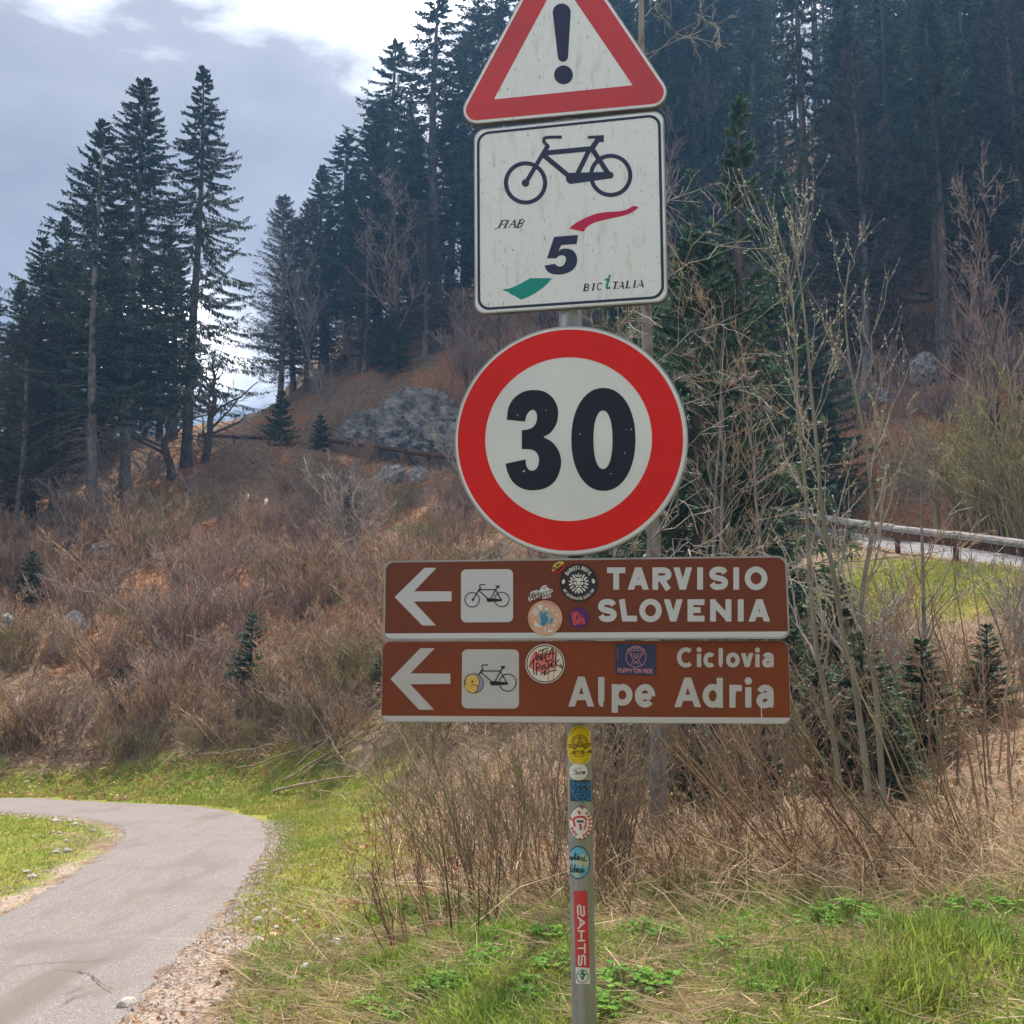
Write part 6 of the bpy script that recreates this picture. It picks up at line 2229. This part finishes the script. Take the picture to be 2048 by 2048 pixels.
def rock_mesh(name, seed, sub, sc_, amp, fq, mtl, flat=None, ridged=False):
    bm = bmesh.new()
    bmesh.ops.create_icosphere(bm, subdivisions=sub, radius=1.0)
    o = Vector((seed * 7.3, seed * 3.1, seed * 1.7))
    for v in bm.verts:
        p = v.co.copy()
        a = mn.noise(p * fq + o) + .5 * mn.noise(p * fq * 2.1 + o) + .25 * mn.noise(p * fq * 4.3 + o)
        if ridged: a = .9 - 1.6 * abs(mn.noise(p * fq + o)) - .8 * abs(mn.noise(p * fq * 2.3 + o)) + .30 * mn.noise(p * fq * 5 + o) + .2 * mn.noise(p * fq * 11 + o)
        v.co = p * (1 + amp * a)
        v.co.x *= sc_[0]
        v.co.y *= sc_[1]
        v.co.z *= sc_[2]
    me = bpy.data.meshes.new(name)
    bm.to_mesh(me)
    bm.free()
    me.materials.append(mtl)
    return me


M['cliff'] = mat('grey limestone face', (0.40, 0.39, 0.375), (0.16, 0.155, 0.15), 1.3, 0.95, bump=1.0, bscale=4, detail=9, c3=(0.10, 0.095, 0.09), scale3=2.6, ramp3=(.56, .66))


def solid(name, me, loc, rot, s, label, cat, group=None):
    o = inst(name, me)
    o.location = loc
    o.rotation_euler = rot
    o.scale = (s, s, s) if np.isscalar(s) else s
    return tag(o, label, cat, group)


for k_, (px, py, Y, sc_, rot, lab) in enumerate(((778, 870, 45.5, (2.2, 1.2, 1.35), (0, .10, .25), 'main face of the grey limestone outcrop above the timber rail'), (850, 850, 46.0, (2.1, 1.3, 1.75), (0, .5, -.1), 'taller upper block of the grey limestone outcrop'), (895, 885, 44.8, (1.6, 1.0, 1.15), (0, .2, .4), 'lower block of the grey limestone outcrop touching the speed limit sign'), (722, 895, 45.5, (1.0, .8, .7), (0, .1, .9), 'low left end of the grey limestone outcrop'))):
    p = at(px, py, Y)
    solid('rock_outcrop', rock_mesh('rock_outcrop', 3 + 2 * k_, 6, sc_, .24, 2.7, M['cliff'], ridged=True), (p[0], p[1] + .3, p[2] - .3), rot, 1.0, lab, 'rock', 'grey rocks on the slope')
RK = [rock_mesh('boulder', k + 20, 5, (1, .8, .9), .24, 1.7, M['moss_rock'], ridged=True) for k in range(3)]
for px, Y, s, r, lab in ((128, 27.0, (.36, .35, .85), (0, .45, 0), 'tall pale rock on the left slope, middle of three'), (232, 26.5, (.17, .25, .62), (0, .12, .5), 'narrow pale rock right of the tall one on the left slope'), (14, 27.0, (.42, .4, .7), (0, -.5, 1), 'pale rock at the left edge of the slope'),
                         (776, 37.6, (.32, .3, .42), (0, 0, 1), 'leftmost grey boulder under the timber rail'), (792, 37.4, (.5, .4, .42), (0, 0, 2), 'rounded grey boulder under the timber rail'), (838, 36.6, (.36, .3, .4), (0, 0, .4), 'grey boulder under the timber rail nearest the speed limit sign'), (1856, 38, (.9, .7, .8), (0, .2, 1), 'grey boulder on the wooded slope above the guard rail'), (1745, 36, (.6, .5, .5), (0, .2, 3), 'smaller grey boulder left of the guard rail on the wooded slope'), (215, 33, (.5, .4, .35), (0, 0, .8), 'low grey rock high on the left slope')):
    b = gnd(px, Y)
    solid('boulder', RK[int(px) % 3], (b[0], b[1], b[2] + .30 * s[2]), r, s, lab, 'rock', 'grey rocks on the slope')
ST = [rock_mesh('stone', k + 40, 2, (1, .75, .55), .25, 1.3, M['stone']) for k in range(4)]


rt = np.random.default_rng(31)
GST = 'pale stones beside the lower road'
for px, py, sz, lab in ((515, 1845, 24, 'white stone alone in the verge grass right of the road'), (594, 1847, 18, 'small white stone right of the lone white one'), (752, 1812, 22, 'grey rounded stone in the verge below the brown bush'), (745, 1760, 20, 'flat pale stone in the verge beside the bare earth'), (705, 1797, 12, 'small flat stone in the middle of the verge'), (725, 1800, 14, 'small pale stone beside the grey rounded one'),
                        (668, 1892, 32, 'broad pale stone at the grass edge'), (646, 1880, 26, 'dark topped stone left of the broad pale one'), (674, 1880, 16, 'small stone behind the broad pale one'), (540, 1955, 18, 'white stone by the red soil'), (548, 1948, 22, 'pale stone by the red soil'), (595, 1905, 22, 'white stone at the edge of the red soil'), (548, 1895, 22, 'grey white stone on the shoulder'), (490, 1900, 16, 'white stone near the asphalt edge'),
                        (435, 2010, 28, 'large pale stone low on the shoulder'), (255, 2015, 46, 'long flat pale stone at the asphalt edge'), (610, 1940, 26, 'pale stone where grass meets red soil'), (530, 1935, 20, 'pale stone on the red soil'), (650, 1962, 14, 'small stone in the grass right of the red soil'), (480, 1912, 14, 'small white stone on the shoulder'), (455, 1888, 14, 'small stone at the road edge'), (690, 1880, 18, 'pale stone right of the broad one')):
    b = px_ground(px, py)
    s = sz / F * b[1] * .55
    solid('stone', ST[int(px) % 4], (b[0], b[1], b[2] + s * .22), (rt.normal() * .15, rt.normal() * .15, rt.random() * 6), s, lab, 'stone', GST)
for px, py, sz, lab in ((452, 1948, 22, 'reddish brown clod on the red soil'), (436, 1972, 16, 'dark brown clod below the reddish one')):
    b = px_ground(px, py)
    s = sz / F * b[1] * .55
    solid('soil_clod', rock_mesh('soil_clod', px, 3, (1, .8, .6), .3, 1.8, M['clod']), (b[0], b[1], b[2] + s * .25), (0, 0, 1), s, lab, 'clod')
k = 0
while k < 70:
    i = rt.integers(40, 74)
    q = RE[i] + np.array([rt.normal() * .28 + .42, rt.normal() * .1])
    s = .012 + .03 * rt.random() ** 3
    z_ = float(H(q[0], q[1]))
    solid('stone', ST[k % 4], (q[0], q[1], z_ + s * .2), (0, 0, rt.random() * 6), s, 'small pale stone in the loose gravel along the right edge of the road', 'stone', 'small stones on the road shoulder')
    k += 1
k = 0
while k < 46:
    i = rt.integers(60, 102)
    q = LE[i] + np.array([-.30 - abs(rt.normal()) * .30, rt.normal() * .15])
    s = .02 + .045 * rt.random() ** 2
    z_ = float(H(q[0], q[1]))
    solid('stone', ST[k % 4], (q[0], q[1], z_ + s * .2), (0, 0, rt.random() * 6), s, 'stone in the row along the inner edge of the bend', 'stone', 'stones along the inner bend')
    k += 1


def log(name, a, b, r, mtl, label, cat, group=None):
    o = empty(name, tuple(a))
    tag(o, label, cat, group)
    d = np.asarray(b) - np.asarray(a)
    t = np.linspace(0, 1, 7)[:, None]
    Q = d * t + rt.normal(size=(7, 3)) * np.linalg.norm(d) * .012
    g = G()
    tubes(g, Q, r * (1 - .35 * t[:, 0]), 8, cap=True)
    g.obj('log', mtl, o)
    P1, R1 = grow(Q[None], (r * (1 - .35 * t[:, 0]))[None], 4, rt, .3, .95, .18, 1.2, .1, 3, .35)
    g = G()
    tubes(g, P1, R1, 4)
    g.obj('snapped_boughs', mtl, o)['kind'] = 'stuff'
    return o


def standing(p0, p1, Y, lean_y, r, mtl, label, group):
    a = at(*p0, Y)
    b = at(*p1, Y + lean_y)
    a[2] = float(H(a[0], a[1])) - .05
    log('dead_trunk', a, b, r, mtl, label, 'dead trunk', group)


GD = 'dead trunks on the slopes'
standing((1873, 1030), (1864, 943), 26.5, .4, .10, M['cut_wood'], 'pale peeled trunk standing behind the guard rail', GD)
standing((1947, 1040), (1930, 976), 25.5, .3, .10, M['cut_wood'], 'short pale peeled trunk behind the guard rail', GD)
standing((1958, 1025), (1980, 900), 26, .5, .06, M['bark_grey'], 'grey dead stem leaning right behind the guard rail', GD)
standing((520, 1062), (532, 1000), 34.5, .5, .10, M['cut_wood'], 'short pale dead trunk on the slope under the gap', GD)
standing((474, 1050), (495, 990), 35, .5, .08, M['cut_wood'], 'thin pale dead trunk leaning right on the slope under the gap', GD)
standing((503, 1300), (527, 1170), 26.0, .6, .05, M['cut_wood'], 'slim dead stem above the little spruce on the slope', GD)
standing((232, 1195), (222, 1120), 30, .3, .04, M['bark_grey'], 'thin grey dead stem above the pale rocks', GD)
GF = 'cut branches lying at the foot of the slope'
for px, py, dx, dz, L_, r in ((560, 1570, .9, .35, 1.6, .022), (600, 1560, .7, .5, 1.3, .02), (585, 1540, 1.2, .4, 1.8, .022), (650, 1530, .8, .45, 1.2, .02), (620, 1500, 1.0, .3, 1.5, .02), (540, 1590, 1.1, .2, 1.7, .025), (690, 1540, -.5, .5, 1.2, .02), (480, 1545, 1.0, .15, 1.8, .02), (400, 1520, 1.1, .25, 1.9, .022), (720, 1480, .8, .5, 1.4, .02), (650, 1470, .9, .4, 1.5, .02), (330, 1500, 1.1, .2, 1.6, .02)):
    a = px_ground(px, py)
    d = norm(np.array([dx, rt.normal() * .5, dz]))
    e_ = a + d * L_
    e_[2] = max(e_[2], float(H(e_[0], e_[1])) + .08)
    a[2] += .05
    log('fallen_branch', a, e_, r, M['cut_wood'], 'pale cut branch lying in the brush at the slope foot beyond the bend', 'branch', GF)

# ------------------------------------------------------------------ weeds, grass, straw, dead leaves
rg = np.random.default_rng(101)


def weed(seed, n, R, h, lf):
    r = np.random.default_rng(seed)
    g = G()
    a, d = r.random(n) * 6.28, R * np.sqrt(r.random(n))
    T = np.stack([d * np.cos(a), d * np.sin(a), h * (1 - .5 * (d / R) ** 2) * r.uniform(.6, 1.15, n)], 1)
    B = np.stack([d * .25 * np.cos(a), d * .25 * np.sin(a), np.zeros(n)], 1)
    t = np.linspace(0, 1, 3)[None, :, None]
    tubes(g, B[:, None] * (1 - t) + T[:, None] * t, np.full((n, 3), .0016), 3, tint=.8)
    out = norm(np.stack([np.cos(a), np.sin(a), r.normal(size=n) * .25 - .1], 1))
    for q in (-1.0, -.45, 0, .45, 1.0):     # five lobes to a leaf
        c, s_ = math.cos(q), math.sin(q)
        D = np.stack([out[:, 0] * c - out[:, 1] * s_, out[:, 0] * s_ + out[:, 1] * c, out[:, 2]], 1)
        kites(g, T, D, lf * (1 - .2 * abs(q)) * r.uniform(.75, 1.2, n), lf * .48, r, 0, r.uniform(.75, 1.25, n), side=np.tile([0, 0, 1.0], (n, 1)) + r.normal(size=(n, 3)) * .35)
    return g.mesh('leaves', [M['weed']])


WD = [weed(k, (46, 60, 34)[k], (.13, .17, .10)[k], (.09, .12, .07)[k], (.034, .036, .030)[k]) for k in range(3)]
GWD = 'leafy green weeds in the near grass'
for px, py, k, s, lab in ((1690, 1850, 1, 1.2, 'biggest bright green weed clump at the edge of the dry grass'), (1740, 1845, 1, 1.0, 'bright green weed clump touching the biggest one'), (1640, 1855, 0, 1, 'weed clump left of the biggest one'), (1600, 1860, 2, 1, 'small weed left of the biggest clump'), (1285, 1875, 1, 1.0, 'weed clump just right of the post'), (1340, 1880, 0, 1, 'weed clump a little right of the post'), (1250, 1990, 1, 1.1, 'weed clump low beside the foot of the post on its right'), (1320, 1985, 0, 1.1, 'weed clump right of the one at the post foot'), (1225, 2030, 0, 1, 'weed at the bottom edge right of the post'),
                          (1100, 1880, 0, 1, 'weed clump left of the post by the dry grass'), (970, 1920, 0, .9, 'weed clump left of the post in flattened straw'), (900, 1975, 1, .9, 'weed clump in the middle of the lower grass'), (860, 1990, 0, 1, 'weed beside the middle lower clump'), (1960, 1705, 1, 1.1, 'weed clump on the right bank'), (2010, 1725, 0, 1.2, 'weed at the right edge on the bank'), (1920, 1690, 0, 1, 'weed left on the right bank'), (1930, 1830, 1, .9, 'weed among the tall grass at the right'), (1880, 1822, 0, 1.1, 'weed left of the tall grass at the right'), (2020, 1820, 0, 1, 'weed at the right edge of the near grass'), (1110, 1940, 0, 1, 'weed beside the post on its left'), (740, 2030, 0, 1, 'weed near the bottom edge of the verge'), (1060, 1990, 2, 1.2, 'small weed left of the post foot'), (800, 2040, 2, 1.2, 'small weed at the bottom edge'), (1450, 1900, 2, 1.3, 'small weed in the middle of the near grass'), (1520, 1990, 2, 1.2, 'small weed low in the near grass'), (1500, 1862, 2, 1.2, 'small weed at the straw edge')):
    b = px_ground(px, py)
    s *= rg.uniform(.55, .8)
    put('leafy_weed', [('leaves', WD[k])], tuple(b), rg.random() * 6, (s * rg.uniform(.85, 1.3), s * rg.uniform(.85, 1.3), s), lab, 'weed', GWD)


def ga(A, x, y):
    i = np.clip(np.searchsorted(GX, x) - 1, 0, len(GX) - 2)
    j = np.clip(np.searchsorted(GY, y) - 1, 0, len(GY) - 2)
    return A[j, i]


def scatter(n, x0, x1, y0, y1, w=None):
    x, y = rg.uniform(x0, x1, n), rg.uniform(y0, y1, n)
    if w is not None:
        k = rg.random(n) < w(x, y)
        x, y = x[k], y[k]
    return np.stack([x, y, H(x, y) - .005], 1)


def dirs(n, sp):
    return norm(np.stack([rg.normal(size=n) * sp, rg.normal(size=n) * sp, np.ones(n)], 1))


def fld(x, y): return vnoise(x, y, 1.6) + .7 * vnoise(x + 31, y, 4.2)


# near grass at the right and under the post
g = G()
B = scatter(190000, -2.4, 5.0, 3.0, 6.9, lambda x, y: np.clip(.55 + 1.1 * fld(x, y), .14, 1) * (ga(a_grass, x, y) > .12))
n = len(B)
hh_ = np.clip(.055 + .10 * (fld(B[:, 0] + 7, B[:, 1]) + .3), .03, .16) * rg.uniform(.5, 1.3, n)
blades(g, B, dirs(n, .55), hh_ * .8, rg.uniform(.003, .009, n), rg.uniform(.1, .8, n), rg, 0, rg.uniform(.5, 1.45, n))
for px, py, m, h_ in ((1880, 1880, 420, .20), (1800, 1950, 380, .22), (1850, 1990, 380, .24), (1900, 1900, 300, .20), (1560, 1960, 260, .17), (1590, 1990, 260, .16), (1930, 1880, 300, .2), (1820, 1870, 300, .18), (1440, 1880, 220, .14), (2030, 1940, 260, .18), (1000, 1870, 200, .10), (800, 1880, 180, .09), (1700, 2010, 240, .15), (1960, 1800, 300, .2)):
    b = px_ground(px, py)
    q = rg.normal(size=(m, 2)) * .15
    B = np.c_[b[0] + q[:, 0], b[1] + q[:, 1], np.zeros(m)]
    B[:, 2] = H(B[:, 0], B[:, 1]) - .01
    blades(g, B, dirs(m, .3), h_ * .72 * rg.uniform(.3, 1.35, m), rg.uniform(.004, .009, m), rg.uniform(.05, .6, m), rg, 0, rg.uniform(.5, 1.35, m))
tag(g.obj('grass', M['grass']), kind='stuff')
# verge and inner bend
g = G()
B = scatter(200000, -9.5, -.4, 5.2, 19.5, lambda x, y: np.clip(ga(a_grass, x, y) * 1.2 - .25, 0, 1) * (~inside(x, y, np.vstack([RE + np.array([.10, 0]), LE[::-1]]))) * (x > -3.6))
n = len(B)
blades(g, B, dirs(n, .5), rg.uniform(.025, .075, n), rg.uniform(.006, .012, n), rg.uniform(.1, .7, n), rg, 0, rg.uniform(.75, 1.25, n))
B = scatter(90000, -14, -4.2, 6.2, 16.0, lambda x, y: inside(x, y, np.vstack([LE - np.array([.25, 0]), [(-60, 18.4), (-60, -6)]])) * np.clip(ga(a_grass, x, y) + .2, 0, 1))
n = len(B)
blades(g, B, dirs(n, .5), rg.uniform(.02, .06, n), rg.uniform(.006, .012, n), rg.uniform(.1, .7, n), rg, 0, rg.uniform(.75, 1.25, n))
B = scatter(60000, -14, -3, 16, 21, lambda x, y: np.clip(ga(a_grass, x, y), 0, 1) * (~inside(x, y, np.vstack([RE + np.array([0, .1]), LE[::-1]]))))
n = len(B)
blades(g, B, dirs(n, .5), rg.uniform(.03, .09, n), rg.uniform(.010, .018, n), rg.uniform(.1, .7, n), rg, 0, rg.uniform(.75, 1.25, n))
B = scatter(70000, 3.0, 10.5, 10.5, 20.5, lambda x, y: np.clip(ga(a_grass, x, y) - .1, 0, 1))
n = len(B)
blades(g, B, dirs(n, .5), rg.uniform(.04, .12, n), rg.uniform(.008, .016, n), rg.uniform(.1, .7, n), rg, 0, rg.uniform(.75, 1.25, n))
tag(g.obj('verge_grass', M['grass_verge']), kind='stuff')
# straw: flattened in the near grass, arching in a band behind it, thin on the slopes
g = G()
B = scatter(80000, -2.4, 4.6, 3.0, 6.4, lambda x, y: np.clip(.30 - .9 * fld(x, y), .05, 1) * (~inside(x, y, np.vstack([RE + np.array([.16, 0]), LE[::-1]]))) * (ga(a_grav, x, y) < .6))
n = len(B)
B[:, 2] += rg.uniform(0, .03, n)
a_ = rg.random(n) * 6.28
blades(g, B, np.stack([np.cos(a_), np.sin(a_), rg.uniform(.0, .35, n)], 1), rg.uniform(.06, .26, n), rg.uniform(.002, .0065, n), rg.uniform(0, .6, n), rg, 0, rg.uniform(.4, 1.6, n))
B = scatter(32000, -1.6, 6.2, 5.4, 9.2, lambda x, y: np.exp(-((y - 6.5 - .10 * x) / 1.0) ** 2) * np.clip(.25 + .22 * x, .1, 1))
n = len(B)
D = norm(np.stack([rg.normal(size=n) * .9 - .35, rg.normal(size=n) * .7, rg.uniform(.25, 1.3, n)], 1))
blades(g, B, D, rg.uniform(.15, .60, n), rg.uniform(.003, .008, n), rg.uniform(.2, 1.1, n), rg, 0, rg.uniform(.4, 1.6, n))
B = scatter(20000, -1.5, 8.5, 7.8, 15.0, lambda x, y: np.clip(.45 + fld(x, y), .15, .8))
n = len(B)
D = norm(np.stack([rg.normal(size=n) * .9, rg.normal(size=n) * .7, rg.uniform(.1, 1.2, n)], 1))
blades(g, B, D, rg.uniform(.15, .45, n), rg.uniform(.005, .010, n), rg.uniform(.2, 1.0, n), rg, 0, rg.uniform(.4, 1.5, n))
B = scatter(60000, -16, 3, 14, 30, lambda x, y: np.clip(.4 + fld(x, y), .1, .8) * (~inside(x, y, np.vstack([RE + np.array([.3, .5]), LE[::-1]]))) * (~inside(x, y, np.vstack([LE, [(-60, 18.4), (-60, -6)]]))) * np.clip((dist_to(x, y, RE) - 1.0) / 2, .0, 1))
n = len(B)
D = norm(np.stack([rg.normal(size=n) * .9, rg.normal(size=n) * .7, rg.uniform(.1, 1.2, n)], 1))
blades(g, B, D, rg.uniform(.2, .6, n), rg.uniform(.008, .015, n), rg.uniform(.2, 1.0, n), rg, 0, rg.uniform(.55, 1.15, n))
B = scatter(22000, -20, 6, 28, 50, lambda x, y: np.clip(.4 + fld(x, y), .1, .8) * (ga(dU, x, y) > 1.6))
n = len(B)
D = norm(np.stack([rg.normal(size=n) * .9, rg.normal(size=n) * .7, rg.uniform(.1, 1.2, n)], 1))
blades(g, B, D, rg.uniform(.25, .7, n), rg.uniform(.012, .022, n), rg.uniform(.2, 1.0, n), rg, 0, rg.uniform(.5, 1.1, n))
tag(g.obj('dry_grass', M['straw']), kind='stuff')
# fallen leaves
g = G()
for m, x0, x1, y0, y1, s_ in ((70000, -22, 6, 19, 46, .10), (40000, 6, 28, 22, 48, .12), (14000, -2, 6, 6, 18, .06), (9000, -3.4, 3, 5, 14, .035)):
    B = scatter(m, x0, x1, y0, y1, lambda x, y: np.clip(.5 + 1.3 * fld(x * .5, y * .5), .08, 1) * (~inside(x, y, ROADPOLY)) * (ga(dU, x, y) > 1.6))
    n = len(B)
    B[:, 2] += rg.uniform(0, .03, n)
    kites(g, B, dirs(n, 3.0), s_ * rg.uniform(.5, 1.3, n), s_ * .6, rg, 0, rg.uniform(.6, 1.3, n))
tag(g.obj('leaf_litter', M['litter']), kind='stuff')
# gravel on the road shoulder
g = G()
ico = np.array([(1, 0, 0), (0, 1, 0), (-1, 0, 0), (0, -1, 0), (0, 0, .8)])
fi = np.array([(0, 1, 4), (1, 2, 4), (2, 3, 4), (3, 0, 4)])
ip = rg.integers(36, 76, 9000)
Q = RE[ip] + np.stack([np.abs(rg.normal(size=9000)) * .36 * np.clip(1.9 - RE[ip, 1] / 7, .5, 1.4) - .02, rg.normal(size=9000) * .12], 1)
iq = rg.integers(50, 104, 3000)
Q = np.vstack([Q, LE[iq] + np.stack([-.2 + rg.normal(size=3000) * .2, rg.normal(size=3000) * .15], 1)])
n = len(Q)
s_ = .004 + .014 * rg.random(n) ** 3
a_ = rg.random(n) * 6.28
V = ico[None] * (s_[:, None, None] * rg.uniform(.6, 1.3, (n, 5, 1)))
V = np.stack([V[..., 0] * np.cos(a_)[:, None] - V[..., 1] * np.sin(a_)[:, None], V[..., 0] * np.sin(a_)[:, None] + V[..., 1] * np.cos(a_)[:, None], V[..., 2]], -1)
V[..., :2] += Q[:, None]
V[..., 2] += H(Q[:, 0], Q[:, 1])[:, None] + .012
g.add(V.reshape(-1, 3), (np.arange(n)[:, None, None] * 5 + fi[None]).reshape(-1, 3), 0, np.repeat(rg.uniform(.6, 1.2, n), 5))
M['gravel'] = mat('shoulder gravel', (.50, .43, .38), (.34, .26, .21), 7, .9, tint=True)
tag(g.obj('gravel', M['gravel']), kind='stuff')

# ------------------------------------------------------------------ added blue haze over the whole place, put in to lift and tint the dark trees
hz = bpy.data.materials.new('added blue haze')
hz.use_nodes = True
t_ = hz.node_tree
for n_ in list(t_.nodes):
    if n_.type == 'BSDF_PRINCIPLED': t_.nodes.remove(n_)
pv = t_.nodes.new('ShaderNodeVolumePrincipled')
pv.inputs['Density'].default_value = 0.0009
pv.inputs['Color'].default_value = (0.26, 0.55, 1.0, 1)
pv.inputs['Anisotropy'].default_value = 0.35
t_.links.new(pv.outputs[0], t_.nodes['Material Output'].inputs['Volume'])
g = G()
box(g, (0, 90, 28), (860, 800, 110))
tag(g.obj('haze', hz), kind='stuff')
